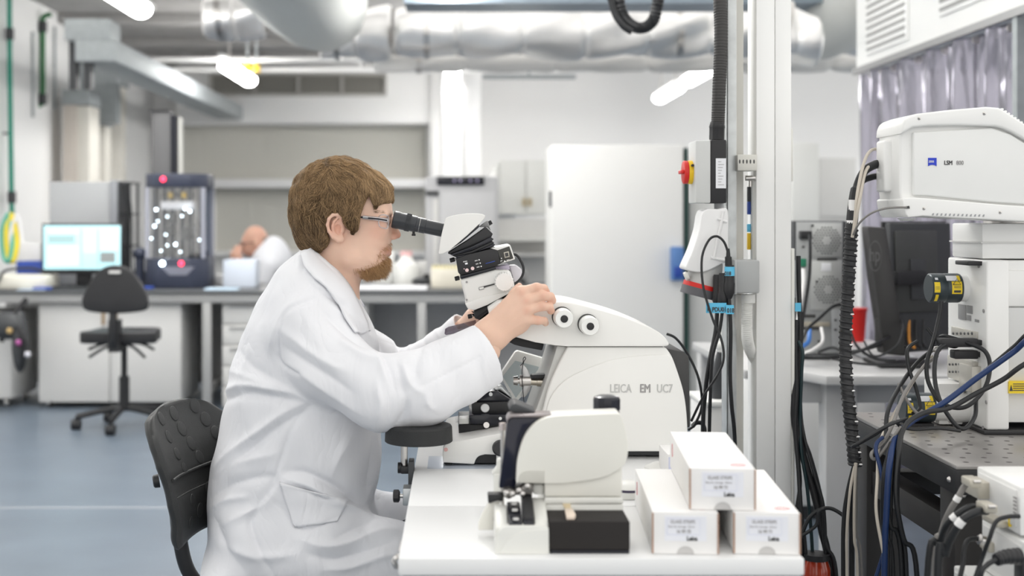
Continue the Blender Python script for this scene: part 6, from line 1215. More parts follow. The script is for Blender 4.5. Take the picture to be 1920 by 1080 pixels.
# ================================================================ cartons
def carton(label, x, y, z, rz, mark):
    s = thing('strip_carton', label, 'box', (x, y, z), 'glass strip cartons', math.radians(rz)); w, L, h = .0948, .325, .0605
    MB().box(0, w, .0016, L, 0, h).build('carton_body', M_whitecard, s, bevel=.0012, local=True)
    nr = .0125; n = 14; o = [(.001, 0)]+[(w/2-nr*math.cos(PI*i/n), nr*.92*math.sin(PI*i/n)) for i in range(n+1)]+[(w-.001, 0), (w-.001, h), (.001, h)]
    MB().prism(o, 0, .0018).build('end_flap', M_whitecard, s, bevel=.0004, local=True)
    MB().prism([(w/2-nr*1.05*math.cos(PI*i/n), nr*math.sin(PI*i/n)) for i in range(n+1)], .0012, .0017).build('thumb_notch', mat('inner_card', (.56, .55, .54), .7), s, local=True)
    MB().box(-.0009, .0014, -.0008, .0035, .001, h-.001).box(w-.0014, w+.0009, -.0008, .0035, .001, h-.001).build('cut_edge', M_cardedge, s, local=True)
    MB().box(w*.18, w*.82, -.0006, .0004, h*.32, h*.92).build('label_paper', mat('label_white', (.84, .85, .90), .6, var=.01), s, local=True)
    t = MB(); x0, x1, z0, z1 = w*.22, w*.72, h*.47, h*.85
    t.tube([(x0, -.0008, z0), (x1, -.0008, z0), (x1, -.0008, z1), (x0, -.0008, z1), (x0, -.0008, z0)], .0003, 4, 0).build('label_border', mat('border_blue', (.6, .62, .78), .6), s, local=True)
    for st, sz, xx, zz, b_ in (('GLASS STRIPS', .0068, .27, .745, .0001), ('Box for storage  25mm', .0046, .24, .64, 0), (mark, .0068, .36, .51, .0002), ('Leica', .0085, .52, .335, .0004)):
        cu = text('label_print', st, M_text if st != 'Leica' else M_textd, None, (0, 0, 0), sz, sx=.88, bold=b_, ext=.0001); cu.parent = s; cu.data.transform(Matrix.Translation((w*xx, -.0009, h*zz)))
    r = MB(); cx_, cy_ = w*.78, .028
    r.tube([(cx_+.011*math.cos(a), cy_+.008*math.sin(a), h+.0003) for a in [2*PI*i/20 for i in range(21)]], .0005, 4, 0)
    for i in range(4): r.tube([(cx_-.007+i*.004, cy_-.004, h+.0003), (cx_-.005+i*.004, cy_+.004, h+.0003)], .0005, 4, 0)
    r.build('red_stamp', mat('stamp_red', (.72, .3, .33), .6), s, local=True)
    r = MB(); r.tube([(-.0003, L*.86+.008*math.cos(a), h*.6+.011*math.sin(a)) for a in [2*PI*i/16 for i in range(17)]], .0005, 4, 0).build('red_stamp', MATS['stamp_red'], s, local=True)
carton('long white glass-strip carton at the lower left of the stack', .2827, 1.866, T0+.0008, -3.4, '16 99 75')
carton('long white glass-strip carton at the lower right of the stack', .4013, 1.866, T0+.0008, -4.5, '16 99 71')
carton('long white glass-strip carton lying on top of the other two', .3396, 1.880, T0+.0622, -4.3, '16 99 71')
s = thing('white_carton', 'white box end standing behind the glass-strip cartons', 'box', at(1245, 880, 2.35)); MB().box(ax(1250, 2.35), ax(1285, 2.35), 2.34, 2.44, T0+.001, az(850, 2.35)).build('body', M_whitecard, s, bevel=.002); MB().box(ax(1252, 2.35), ax(1262, 2.35), 2.3385, 2.34, az(880, 2.35), az(855, 2.35)).build('label', mat('border_blue', (.6, .62, .78), .6), s)
# ================================================================ seated man
D0 = 2.727
man = thing('person', 'bearded man in white lab coat and clear glasses looking into the microscope eyepieces', 'person', (ax(560, D0), D0, 0))
hx = lambda x: ax(520+x/4, D0)
hz = lambda y: az(270+y/4, D0)
def H(x, y, dy=0): return (hx(x), D0+dy, hz(y))
hp = lambda pts: [(hx(a), hz(b)) for a, b in pts]
def skin_mat():
    m = mat('skin', (.78, .53, .41), .5, var=.06, scale=25, bump=.12, bscale=350, sub=.12, spec=.35)
    nt = m.node_tree; b = nt.nodes['Principled BSDF']; l = b.inputs['Base Color'].links[0].from_socket
    a = nt.nodes.new('ShaderNodeAttribute'); a.attribute_name = 'red'; mx = nt.nodes.new('ShaderNodeMix'); mx.data_type = 'RGBA'; mx.inputs[7].default_value = (.66, .25, .17, 1)
    nt.links.new(a.outputs['Fac'], mx.inputs[0]); nt.links.new(l, mx.inputs[6]); nt.links.new(mx.outputs[2], b.inputs['Base Color']); return m
M_skin = skin_mat()
facep = hp(spline2([(560, 330), (700, 310), (790, 330), (838, 400), (855, 450), (862, 505), (852, 548), (846, 580), (854, 640), (860, 700), (853, 732), (849, 760), (845, 784), (833, 803), (840, 822), (827, 848), (834, 885), (823, 925), (798, 958), (758, 975), (690, 984), (625, 990), (560, 985), (430, 900), (330, 800), (300, 650), (320, 450)], 3, True))
def head(X, Y, Z):
    Ya = np.abs(Y-D0)
    a = ell(X, Y, Z, H(468, 455), (.098, .073, .086))
    b = inflate(X, Y, Z, facep, D0, .066, .052, 2.3); a = smin(a, b, .015)
    a = smin(a, cone(X, Y, Z, H(430, 800), H(395, 1250), .052, .064), .022)
    a = smin(a, cone(X, Y, Z, H(330, 820), H(330, 1100), .04, .05), .02)
    S = lambda x, y, dy: (hx(x), dy, hz(y))
    a = smin(a, cone(X, Ya, Z, S(560, 850, .048), S(760, 930, .018), .02, .016), .015)
    a = smin(a, ell(X, Ya, Z, S(750, 620, .045), (.026, .017, .02)), .012)
    a = smax(a, -ell(X, Ya, Z, S(850, 572, .032), (.016, .017, .011)), .008)
    a = smin(a, ell(X, Ya, Z, S(814, 578, .031), (.0125, .0125, .0115)), .003)
    a = smin(a, cone(X, Ya, Z, S(838, 525, .018), S(815, 530, .045), .006, .006), .007)
    a = smin(a, cone(X, Y, Z, H(850, 555), H(893, 672), .0075, .0075), .006)
    a = smin(a, ell(X, Y, Z, H(896, 682), (.0085, .0085, .008)), .004)
    a = smin(a, ell(X, Ya, Z, S(872, 696, .0105), (.009, .006, .0065)), .003)
    a = smax(a, -ell(X, Ya, Z, S(884, 716, .0058), (.006, .0028, .004)), .002)
    a = smin(a, cone(X, Ya, Z, S(841, 790, .0), S(822, 797, .020), .0055, .0035), .004)
    a = smin(a, cone(X, Ya, Z, S(836, 820, .0), S(818, 812, .018), .006, .0035), .003)
    # ears
    e = ell(X, Ya, Z, S(462, 622, .0715), (.017, .006, .028))
    e = smin(e, cone(X, Ya, Z, S(490, 620, .058), S(470, 620, .073), .013, .009), .008)
    hl = [(513, 602, .072), (508, 555, .0775), (480, 531, .0815), (443, 534, .084), (416, 562, .086), (407, 605, .086), (417, 652, .084), (446, 692, .080), (482, 716, .0765), (505, 712, .073)]
    e = smin(e, chain(X, Ya, Z, [(S(*p), .0034+(.0012 if i > 6 else 0)) for i, p in enumerate(hl)], .003), .0035)
    e = smin(e, ell(X, Ya, Z, S(492, 704, .0745), (.0085, .0045, .0085)), .003)
    e = smax(e, -ell(X, Ya, Z, S(484, 640, .085), (.0085, .0125, .0135)), .002)
    e = smin(e, chain(X, Ya, Z, [(S(482, 552, .0795), .0028), (S(452, 580, .083), .003), (S(440, 622, .0835), .003), (S(452, 664, .081), .003), (S(482, 690, .0775), .0025)], .002), .002)
    e = smax(e, -chain(X, Ya, Z, [(S(490, 560, .083), .003), (S(445, 565, .087), .003), (S(428, 610, .088), .003), (S(440, 655, .086), .0025)], .002), .0015)
    e = smin(e, cone(X, Ya, Z, S(512, 636, .071), S(506, 655, .073), .0045, .004), .002)
    return smin(a, e, .0035)
v, f = sdf_mesh(head, (hx(80), D0-.11, hz(1230)), (hx(950), D0+.11, hz(90)), .0021)
f_all = [f]; v_all = [v]
def redness(v):
    r = np.zeros(len(v)); 
    for (x, y, s_, k) in ((470, 625, .022, .4), (905, 690, .012, .6), (760, 650, .022, .3), (838, 805, .012, .6)):
        r = np.maximum(r, k*np.exp(-((v[:, 0]-hx(x))**2+(v[:, 2]-hz(y))**2)/s_**2)*(1 if x != 470 else (np.abs(v[:, 1]-D0) > .066)))
    return r
red = [redness(v)]
qx = lambda pts: crop(720, 380, 3.6, pts)
def PP(x, y, d): p = at(720+x/3.6, 380+y/3.6, d); return (p.x, p.y, p.z)
def hand(X, Y, Z):
    d = 2.562
    fing = [([(925, 606, d-.004), (1030, 574, d-.006), (1078, 580, d+.006), (1094, 600, d+.018)], (.0115, .0098, .0086, .0078)),
            ([(958, 660, d-.008), (1068, 628, d-.010), (1122, 636, d+.0), (1136, 660, d+.010)], (.0118, .0102, .0090, .0082)),
            ([(962, 722, d-.008), (1062, 698, d-.010), (1114, 702, d-.001), (1127, 730, d+.007)], (.0112, .0096, .0086, .0078)),
            ([(948, 785, d-.004), (1040, 795, d-.006), (1080, 797, d+.002), (1090, 812, d+.010)], (.0102, .0085, .0075, .0068))]
    a = None
    for k, (pts, r) in enumerate(fing):
        c = chain(X, Y, Z, [(PP(*p), q) for p, q in zip(pts, r)], .003)
        a = c if a is None else smin(a, c, .0022)
    palm = None
    for k, (pts, r) in enumerate(fing):
        w0 = (675+k*18, 865+k*28, d-.002+.003*k); c = cone(X, Y, Z, PP(*w0), PP(*pts[0]), .019, .0135); palm = c if palm is None else smin(palm, c, .012)
    palm = smin(palm, ell(X, Y, Z, PP(880, 800, d+.008), (.033, .014, .028)), .012)
    palm = smin(palm, cone(X, Y, Z, PP(690, 905, d), PP(560, 1035, d-.012), .0265, .030), .02)
    palm = smin(palm, cone(X, Y, Z, PP(760, 915, d+.002), PP(650, 985, d-.004), .016, .022), .02)
    a = smin(a, palm, .006)
    th = chain(X, Y, Z, [(PP(735, 800, d+.016), .016), (PP(830, 690, d+.040), .0125), (PP(878, 618, d+.060), .0098), (PP(895, 585, d+.072), .0085)], .006); a = smin(a, th, .008)
    for k, (pts, r) in enumerate(fing):
        p = PP(*pts[0]); a = smin(a, ell(X, Y, Z, (p[0], p[1]-.006, p[2]), (.009, .006, .008)), .006)
        a = smin(a, cone(X, Y, Z, (p[0], p[1]-.0085, p[2]), PP(740+k*14, 850+k*20, d-.0145), .0022, .0018), .008)
    return a
v, f = sdf_mesh(hand, (ax(870, 2.5)-.03, 2.50, az(690, 2.5)), (ax(1045, 2.56)+.02, 2.66, az(525, 2.56)), .0018)
k0 = len(v_all[0]); v_all.append(v); f_all.append(f+k0)
kn = np.zeros(len(v))
for (x, y) in ((1030, 574), (1068, 628), (1062, 698), (1040, 795), (925, 606), (958, 660), (962, 722), (1094, 600), (1136, 660), (1127, 730)):
    p = PP(x, y, 2.56); kn = np.maximum(kn, .28*np.exp(-((v[:, 0]-p[0])**2+(v[:, 2]-p[2])**2)/.009**2))
red.append(kn)
def hand2(X, Y, Z):
    d = 2.86; a = None
    for k in range(4):
        pts = [(770, 700+k*30-45, d+.01*k), (850, 660+k*28-45, d+.0), (900, 640+k*26-40, d-.012), (915, 655+k*26-40, d-.03)]
        c = chain(X, Y, Z, [(PP(*p), r) for p, r in zip(pts, (.0115, .0098, .0088, .008))], .003); a = c if a is None else smin(a, c, .002)
        a = smin(a, cone(X, Y, Z, PP(620, 770+k*8, d), PP(*pts[0]), .02, .013), .006)
    a = smin(a, chain(X, Y, Z, [(PP(680, 740, d-.02), .014), (PP(790, 640, d-.05), .011), (PP(880, 575, d-.055), .0095), (PP(910, 565, d-.05), .0085)], .005), .008)
    return smin(a, cone(X, Y, Z, PP(620, 790, d), PP(520, 880, d+.03), .025, .026), .015)
v, f = sdf_mesh(hand2, (ax(840, 2.9), 2.76, az(660, 2.9)), (ax(990, 2.8), 2.93, az(520, 2.9)), .003)
k0 += len(v_all[1]); v_all.append(v); f_all.append(f+k0); red.append(np.zeros(len(v)))
def core_body(X, Y, Z):
    P_ = lambda x, y, d: (ax(x, D0), d, az(y, D0))
    a = ell(X, Y, Z, P_(560, 770, D0), (.085, .13, .22)); a = smin(a, cone(X, Y, Z, P_(600, 600, D0-.11), P_(600, 600, D0+.11), .04, .04), .03)
    for s_ in (-1, 1):
        a = smin(a, chain(X, Y, Z, [(P_(600, 625, D0+s_*.135), .036)]+([(at(715, 737, 2.505), .038), (at(860, 690, 2.535), .030), (at(915, 658, 2.555), .027)] if s_ < 0 else [(at(755, 712, 2.95), .036), (at(840, 655, 2.915), .028), (at(880, 622, 2.885), .026)]), .03), .04)
        a = smin(a, chain(X, Y, Z, [(P_(520, 1035, D0+s_*.1), .045), (P_(870, 1050 if s_ < 0 else 1012, D0+s_*.11), .034), ((.025, D0+s_*.11, .12), .034)], .01), .01)
    return a
v, f = sdf_mesh(core_body, (-.52, 2.3, .06), (.14, 3.08, 1.15), .012)
k0 += len(v_all[2]); v_all.append(v); f_all.append(f+k0); red.append(np.zeros(len(v)))
np_obj('body', np.vstack(v_all), np.vstack(f_all), M_skin, man, {'red': np.concatenate(red)})
for (x, y, d, rx) in ((1094, 590, 2.575, 0), ):
    pass
# ---------------------------------------------------------------- hair
hout = hp(spline2([(864, 330), (822, 270), (745, 210), (600, 128), (450, 102), (300, 140), (190, 212), (128, 305), (98, 440), (108, 600), (145, 735), (168, 775)], 3)+[(300, 900), (700, 900), (845, 800), (868, 600), (866, 430)])
hreg = hp([(900, 300), (840, 240), (600, 60), (300, 60), (60, 200), (60, 500), (110, 740), (155, 788), (215, 812), (290, 815), (345, 800), (395, 760), (412, 720), (400, 680), (388, 640), (392, 590), (412, 545), (440, 520), (480, 515), (512, 535), (525, 580), (545, 622), (590, 655), (622, 640), (630, 590), (640, 530), (655, 480), (672, 440), (692, 395), (712, 388), (722, 420), (735, 455), (752, 468), (800, 448), (868, 436), (885, 430)])
def hairf(X, Y, Z):
    a = inflate(X, Y, Z, hout, D0, .084, .078, 2.2)
    a = a+.0020*np.sin(X*150+Z*60+Y*30)*np.sin(Z*80-X*40+Y*90)
    return smax(a, poly2(X, Z, hreg), .006)
v, f = sdf_mesh(hairf, (hx(60), D0-.1, hz(830)), (hx(900), D0+.1, hz(80)), .0026)
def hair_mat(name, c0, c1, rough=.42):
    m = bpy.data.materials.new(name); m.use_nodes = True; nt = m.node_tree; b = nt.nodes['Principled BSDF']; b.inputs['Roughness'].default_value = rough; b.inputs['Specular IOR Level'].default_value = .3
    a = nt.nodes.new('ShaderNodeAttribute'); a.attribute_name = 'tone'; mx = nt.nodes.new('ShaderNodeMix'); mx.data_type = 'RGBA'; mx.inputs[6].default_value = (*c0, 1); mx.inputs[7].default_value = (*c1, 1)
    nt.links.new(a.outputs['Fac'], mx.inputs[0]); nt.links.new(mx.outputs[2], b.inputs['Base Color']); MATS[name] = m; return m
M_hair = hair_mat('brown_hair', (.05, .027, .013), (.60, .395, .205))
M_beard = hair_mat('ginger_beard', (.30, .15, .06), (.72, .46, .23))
ctl = np.array([(430, 150, 1, .15), (600, 170, 1, .45), (750, 270, .7, 1), (840, 380, .15, 1), (700, 370, .4, 1), (620, 450, .15, 1), (590, 600, -.2, 1), (480, 300, .7, .8), (470, 430, -.15, 1), (360, 480, -.35, 1), (300, 600, -.1, 1), (240, 700, .35, 1), (380, 700, -.6, .9), (180, 480, .0, 1), (120, 400, -.1, 1), (140, 640, .3, 1), (250, 250, -.8, .6), (190, 320, -.5, .9), (340, 170, -.7, .3), (310, 350, -.6, .9), (300, 780, .3, .6), (540, 560, -.1, 1), (800, 430, -.35, 1)], float)
def strands(fn, P, flow, n_seg, length, width, lift, rnd, down=None):
    def grad(p, e=.0015):
        g = np.stack([fn(p[:, 0]+(e if i == 0 else 0), p[:, 1]+(e if i == 1 else 0), p[:, 2]+(e if i == 2 else 0))-fn(p[:, 0]-(e if i == 0 else 0), p[:, 1]-(e if i == 1 else 0), p[:, 2]-(e if i == 2 else 0)) for i in range(3)], 1)
        return g/np.maximum(np.linalg.norm(g, axis=1, keepdims=True), 1e-9)
    n = len(P); L = length*(.6+.8*rnd.rand(n)); pts = []; p = P.copy(); nn = grad(p); jit = rnd.randn(n, 1)
    for s_ in range(n_seg+1):
        pts.append((p+nn*(lift*math.sin(PI*min(1, .15+s_/n_seg*.8)))[..., None] if np.ndim(lift) else p+nn*lift*math.sin(PI*min(1, .15+s_/n_seg*.8)), nn.copy()))
        d = flow(p, jit); d -= nn*(d*nn).sum(1, keepdims=True); d /= np.maximum(np.linalg.norm(d, axis=1, keepdims=True), 1e-9)
        p = p+d*(L/n_seg)[:, None]; val = fn(p[:, 0], p[:, 1], p[:, 2]); g = grad(p); p = p-g*np.clip(val, -.002, .002)[:, None]; nn = g
    V = np.zeros((n, n_seg+1, 3, 3))
    for s_ in range(n_seg+1):
        c, nr = pts[s_]; t = pts[min(s_+1, n_seg)][0]-pts[max(s_-1, 0)][0]; t /= np.maximum(np.linalg.norm(t, axis=1, keepdims=True), 1e-9); sd = np.cross(t, nr); w = width*(1-.75*(s_/n_seg)**2)
        V[:, s_, 0] = c+sd*w; V[:, s_, 1] = c-sd*w; V[:, s_, 2] = c+nr*w*.9
    base = (np.arange(n)*(n_seg+1)*3)[:, None]; F_ = []
    for s_ in range(n_seg):
        for i in range(3):
            j = (i+1) % 3; F_.append(np.concatenate([base+s_*3+i, base+s_*3+j, base+(s_+1)*3+j, base+(s_+1)*3+i], 1))
    return V.reshape(-1, 3), np.concatenate(F_), (n_seg+1)*3
rnd = np.random.RandomState(3)
def flow_hair(p, jit):
    x = 4*((p[:, 0])*F/D0+VX-520); y = 4*((EYE-p[:, 2])*F/D0+VY-270)
    w = 1/(((x[:, None]-ctl[:, 0])**2+(y[:, None]-ctl[:, 1])**2)+1500)**1.5
    d = (w[:, :, None]*ctl[None, :, 2:]).sum(1)/w.sum(1)[:, None]
    a = .30*np.sin(x*.019+y*.011+p[:, 1]*30)+.14*np.sin(x*.045-y*.033+2+p[:, 1]*50)+.10*jit[:, 0]
    c, s_ = np.cos(a), np.sin(a); u = d[:, 0]*c-d[:, 1]*s_; w2 = d[:, 0]*s_+d[:, 1]*c
    side = np.sign(p[:, 1]-D0)*np.clip((hz(250)-p[:, 2])/.05, 0, 1)*0+(p[:, 1]-D0)*3
    return np.stack([u, side, -w2], 1)
cen = v[f].mean(1); ok = (cen[:, 1] < D0+.03) | (rnd.rand(len(cen)) < .5); cen = cen[ok]
P = cen[rnd.randint(0, len(cen), 24000)]+rnd.randn(24000, 3)*.0012
sv, sf, per = strands(hairf, P, flow_hair, 8, .040, .00030, .0017, rnd)
clump = .5+.5*np.sin(P[:, 0]*700+P[:, 2]*160+P[:, 1]*320)*np.sin(P[:, 2]*120-P[:, 0]*480)
hy = (EYE-P[:, 2])*F/D0+VY; tone = np.clip(.26+.24*rnd.randn(len(P))+.35*clump+.25*np.clip((360-hy)/60, -1, 1), 0, 1)  # lighter on top, darker low: overhead light put into the tone
P2 = P[:5000]+rnd.randn(5000, 3)*.001; P2 = P2[((hz(560) < P2[:, 2]) & (P2[:, 0] < hx(640)))]
s2, g2, per2 = strands(hairf, P2, lambda p, j: flow_hair(p, j)+np.stack([.75*np.sin(j[:, 0]*5+p[:, 2]*60), 0*j[:, 0], .55*np.cos(j[:, 0]*3+p[:, 0]*70)], 1), 8, .030, .0003, .0038, rnd)
sf = np.vstack([sf, g2+len(sv)]); sv = np.vstack([sv, s2]); tone_v = np.r_[np.repeat(tone, per), np.repeat(np.clip(.5+.3*rnd.randn(len(P2)), 0, 1), per2)]; k = len(v); bt = np.full(len(v), .16)  # cap under the strands toned dark, gap shade put into its colour
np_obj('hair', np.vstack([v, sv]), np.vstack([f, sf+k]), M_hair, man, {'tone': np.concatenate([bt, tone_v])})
# beard, moustache and eyebrows
hv, hf_ = v_all[0], f_all[0]; hc = hv[hf_].mean(1)
bz = hp([(545, 850), (590, 960), (640, 1010), (720, 1005), (800, 985), (845, 930), (845, 850), (838, 835), (815, 830), (812, 812), (790, 800), (815, 790), (850, 790), (862, 740), (840, 735), (790, 785), (740, 850), (680, 870), (620, 880), (590, 840)])
core = hp([(600, 905), (650, 1010), (720, 1005), (800, 985), (845, 930), (840, 840), (800, 845), (760, 880), (680, 905)])
d2 = poly2(hc[:, 0], hc[:, 2], bz); d3 = poly2(hc[:, 0], hc[:, 2], core)
pool = hc[(d2 < 0) & (np.abs(hc[:, 1]-D0) < .06)]; pool2 = hc[(d3 < 0) & (np.abs(hc[:, 1]-D0) < .055)]
e2 = np.clip(-poly2(pool2[:, 0], pool2[:, 2], core)/.010, .02, 1); pool2 = pool2[rnd.rand(len(pool2)) < e2]
P = np.vstack([pool[rnd.randint(0, len(pool), 2600)], pool2[rnd.randint(0, len(pool2), 5200)]]); P += rnd.randn(*P.shape)*.0011
def flow_b(p, jit): return np.stack([.55+.35*jit[:, 0], np.sign(D0-p[:, 1])*.1+.2*np.sin(jit[:, 0]*9), -1+0*p[:, 0]], 1)
wk = [np.r_[np.full(2600, .0012), np.full(5200, .0042)]]
def strands_lift(P, flow, L, w, lf): 
    n = len(P); V = []; nn = normals_at(P); jit = rnd.randn(n, 1); d = flow(P, jit); d /= np.linalg.norm(d, axis=1, keepdims=True); Ls = (L*(.6+.7*rnd.rand(n)))[:, None]; pts = [P+nn*0, P+nn*lf[:, None]*.7+d*Ls*.45, P+nn*lf[:, None]+d*Ls]
    W_ = np.zeros((n, 3, 3, 3))
    for i, c in enumerate(pts):
        sd = np.cross(d, nn); sd /= np.maximum(np.linalg.norm(sd, axis=1, keepdims=True), 1e-9); ww = w*(1-.4*i); W_[:, i, 0] = c+sd*ww; W_[:, i, 1] = c-sd*ww; W_[:, i, 2] = c+nn*ww
    b = (np.arange(n)*9)[:, None]; F_ = []
    for s_ in range(2):
        for i in range(3): j = (i+1) % 3; F_.append(np.concatenate([b+s_*3+i, b+s_*3+j, b+(s_+1)*3+j, b+(s_+1)*3+i], 1))
    return W_.reshape(-1, 3), np.concatenate(F_)
def normals_at(p, e=.001):
    g = np.stack([head(p[:, 0]+(e if i == 0 else 0), p[:, 1]+(e if i == 1 else 0), p[:, 2]+(e if i == 2 else 0))-head(p[:, 0]-(e if i == 0 else 0), p[:, 1]-(e if i == 1 else 0), p[:, 2]-(e if i == 2 else 0)) for i in range(3)], 1)
    return g/np.maximum(np.linalg.norm(g, axis=1, keepdims=True), 1e-9)
Lb = np.r_[np.full(2600, .005), np.full(5200, .009)]
bv, bf = strands_lift(P, flow_b, Lb, .00024, wk[0])
np_obj('beard', bv, bf, M_beard, man, {'tone': np.repeat(np.clip(.45+.3*rnd.randn(len(P)), 0, 1), 9)})
br = hp([(745, 500), (800, 494), (866, 500), (866, 520), (800, 516), (750, 520)]); pool = hc[(poly2(hc[:, 0], hc[:, 2], br) < 0) & (np.abs(hc[:, 1]-D0) > .012)]
P = pool[rnd.randint(0, len(pool), 500)]; bv, bf = strands_lift(P, lambda p, j: np.stack([-.9+0*p[:, 0], .3*np.sign(p[:, 1]-D0), -.2+.2*j[:, 0]], 1), np.full(500, .006), .0002, np.full(500, .0008))
np_obj('eyebrow', bv, bf, M_hair, man, {'tone': np.repeat(np.clip(.3+.2*rnd.randn(len(P)), 0, 1), 9)})
M_clear = glass('clear_frame', (.82, .84, .90), .25, .62)
for s_ in (-1, 1):
    g = MB(); S = lambda x, y, w=.0715: Vector((hx(x), D0+s_*w, hz(y)))
    g.tube([S(455, 535, .070), S(500, 528, .0755), S(560, 540, .0765), S(640, 548, .0755), S(735, 560, .071)], .0019, 8, 6).build('glasses_temple', M_blackgloss, man)
    MB().tube([S(660, 550, .0742), S(780, 563, .0690), S(838, 574, .063)], .0045, 8, 5).build('glasses_hinge', M_clear, man); MB().tube([S(700, 555, .0775), S(780, 563, .0738), S(836, 573, .0680)], .0017, 6, 0).build('glasses_stripe', M_blackgloss, man)
    MB().tube([S(775, 545, .068), S(800, 532, .067), S(838, 538, .062), S(846, 560, .059), S(842, 610, .058), S(832, 632, .06), S(790, 622, .067), S(776, 600, .069), S(775, 545, .068)], .0011, 6, 4).build('glasses_side_shield', M_clear, man)
    MB().grid(lambda i, j: (hx(846-14*(i**2)+3*j), D0+s_*(.008+.052*i), hz(540+85*j)), 10, 6).build('glasses_lens', glass('lens' if s_ < 0 else 'lens2', (.93, .95, .97), .02, .92), man, solid=.0012)
MB().tube([(hx(855), D0-.009, hz(548)), (hx(868), D0, hz(545)), (hx(855), D0+.009, hz(548))], .0016, 8, 4).build('glasses_bridge', M_clear, man)
# ---------------------------------------------------------------- lab coat
def coat_mat():
    m = mat('white_coat', (.80, .805, .835), .75, var=.015, scale=6, spec=.25)
    nt = m.node_tree; b = nt.nodes['Principled BSDF']; tc = nt.nodes['Texture Coordinate']
    n0 = nt.nodes.new('ShaderNodeTexNoise'); n0.inputs['Scale'].default_value = 7.5; n0.inputs['Detail'].default_value = 3; n0.inputs['Distortion'].default_value = .9; n0.inputs['Roughness'].default_value = .45
    sb_ = nt.nodes.new('ShaderNodeMath'); sb_.operation = 'SUBTRACT'; sb_.inputs[1].default_value = .5; n1 = nt.nodes.new('ShaderNodeMath'); n1.operation = 'ABSOLUTE'
    mp_ = nt.nodes.new('ShaderNodeMapping'); mp_.inputs['Rotation'].default_value = (0, .6, 0); mp_.inputs['Scale'].default_value = (1.6, 1, .7)
    nt.links.new(tc.outputs['Object'], mp_.inputs[0]); nt.links.new(mp_.outputs[0], n0.inputs['Vector']); nt.links.new(n0.outputs['Fac'], sb_.inputs[0]); nt.links.new(sb_.outputs[0], n1.inputs[0])
    n2 = nt.nodes.new('ShaderNodeTexNoise'); n2.inputs['Scale'].default_value = 900
    b1 = nt.nodes.new('ShaderNodeBump'); b1.inputs['Strength'].default_value = .55; b1.inputs['Distance'].default_value = .02; b2 = nt.nodes.new('ShaderNodeBump'); b2.inputs['Strength'].default_value = .25; b2.inputs['Distance'].default_value = .0006
    nt.links.new(tc.outputs['Object'], n2.inputs['Vector']); nt.links.new(n1.outputs[0], b1.inputs['Height']); nt.links.new(n2.outputs['Fac'], b2.inputs['Height']); nt.links.new(b1.outputs['Normal'], b2.inputs['Normal']); nt.links.new(b2.outputs['Normal'], b.inputs['Normal']); return m
M_coat = coat_mat()
torso = [(ax(x, D0), az(y, D0)) for x, y in spline2([(578, 468), (556, 478), (528, 500), (502, 536), (474, 590), (450, 650), (434, 710), (425, 762), (414, 812), (402, 862), (395, 912), (394, 962), (398, 1012), (404, 1060), (404, 1105), (560, 1120), (700, 1105), (730, 1050), (712, 985), (700, 940), (706, 905), (713, 850), (713, 790), (715, 720), (710, 650), (694, 602), (672, 562), (650, 532), (616, 500)], 3, True)]
PX = lambda x, y, d: (ax(x, d), d, az(y, d))
nearA = [(PX(572, 622, 2.575), .076), (PX(622, 684, 2.54), .071), (PX(712, 737, 2.50), .067), (PX(795, 728, 2.51), .069), (PX(858, 694, 2.53), .064), (PX(915, 661, 2.55), .0555), (PX(960, 637, 2.565), .05)]
farA = [(PX(600, 620, 2.88), .075), (PX(680, 670, 2.93), .062), (PX(755, 712, 2.95), .058), (PX(820, 672, 2.93), .052), (PX(882, 622, 2.89), .048), (PX(925, 588, 2.87), .045)]
def plane(X, Y, Z, p, q, off=0):
    a = np.array(p); n = np.array(q)-a; n /= np.linalg.norm(n); return (X-a[0])*n[0]+(Y-a[1])*n[1]+(Z-a[2])*n[2]-off
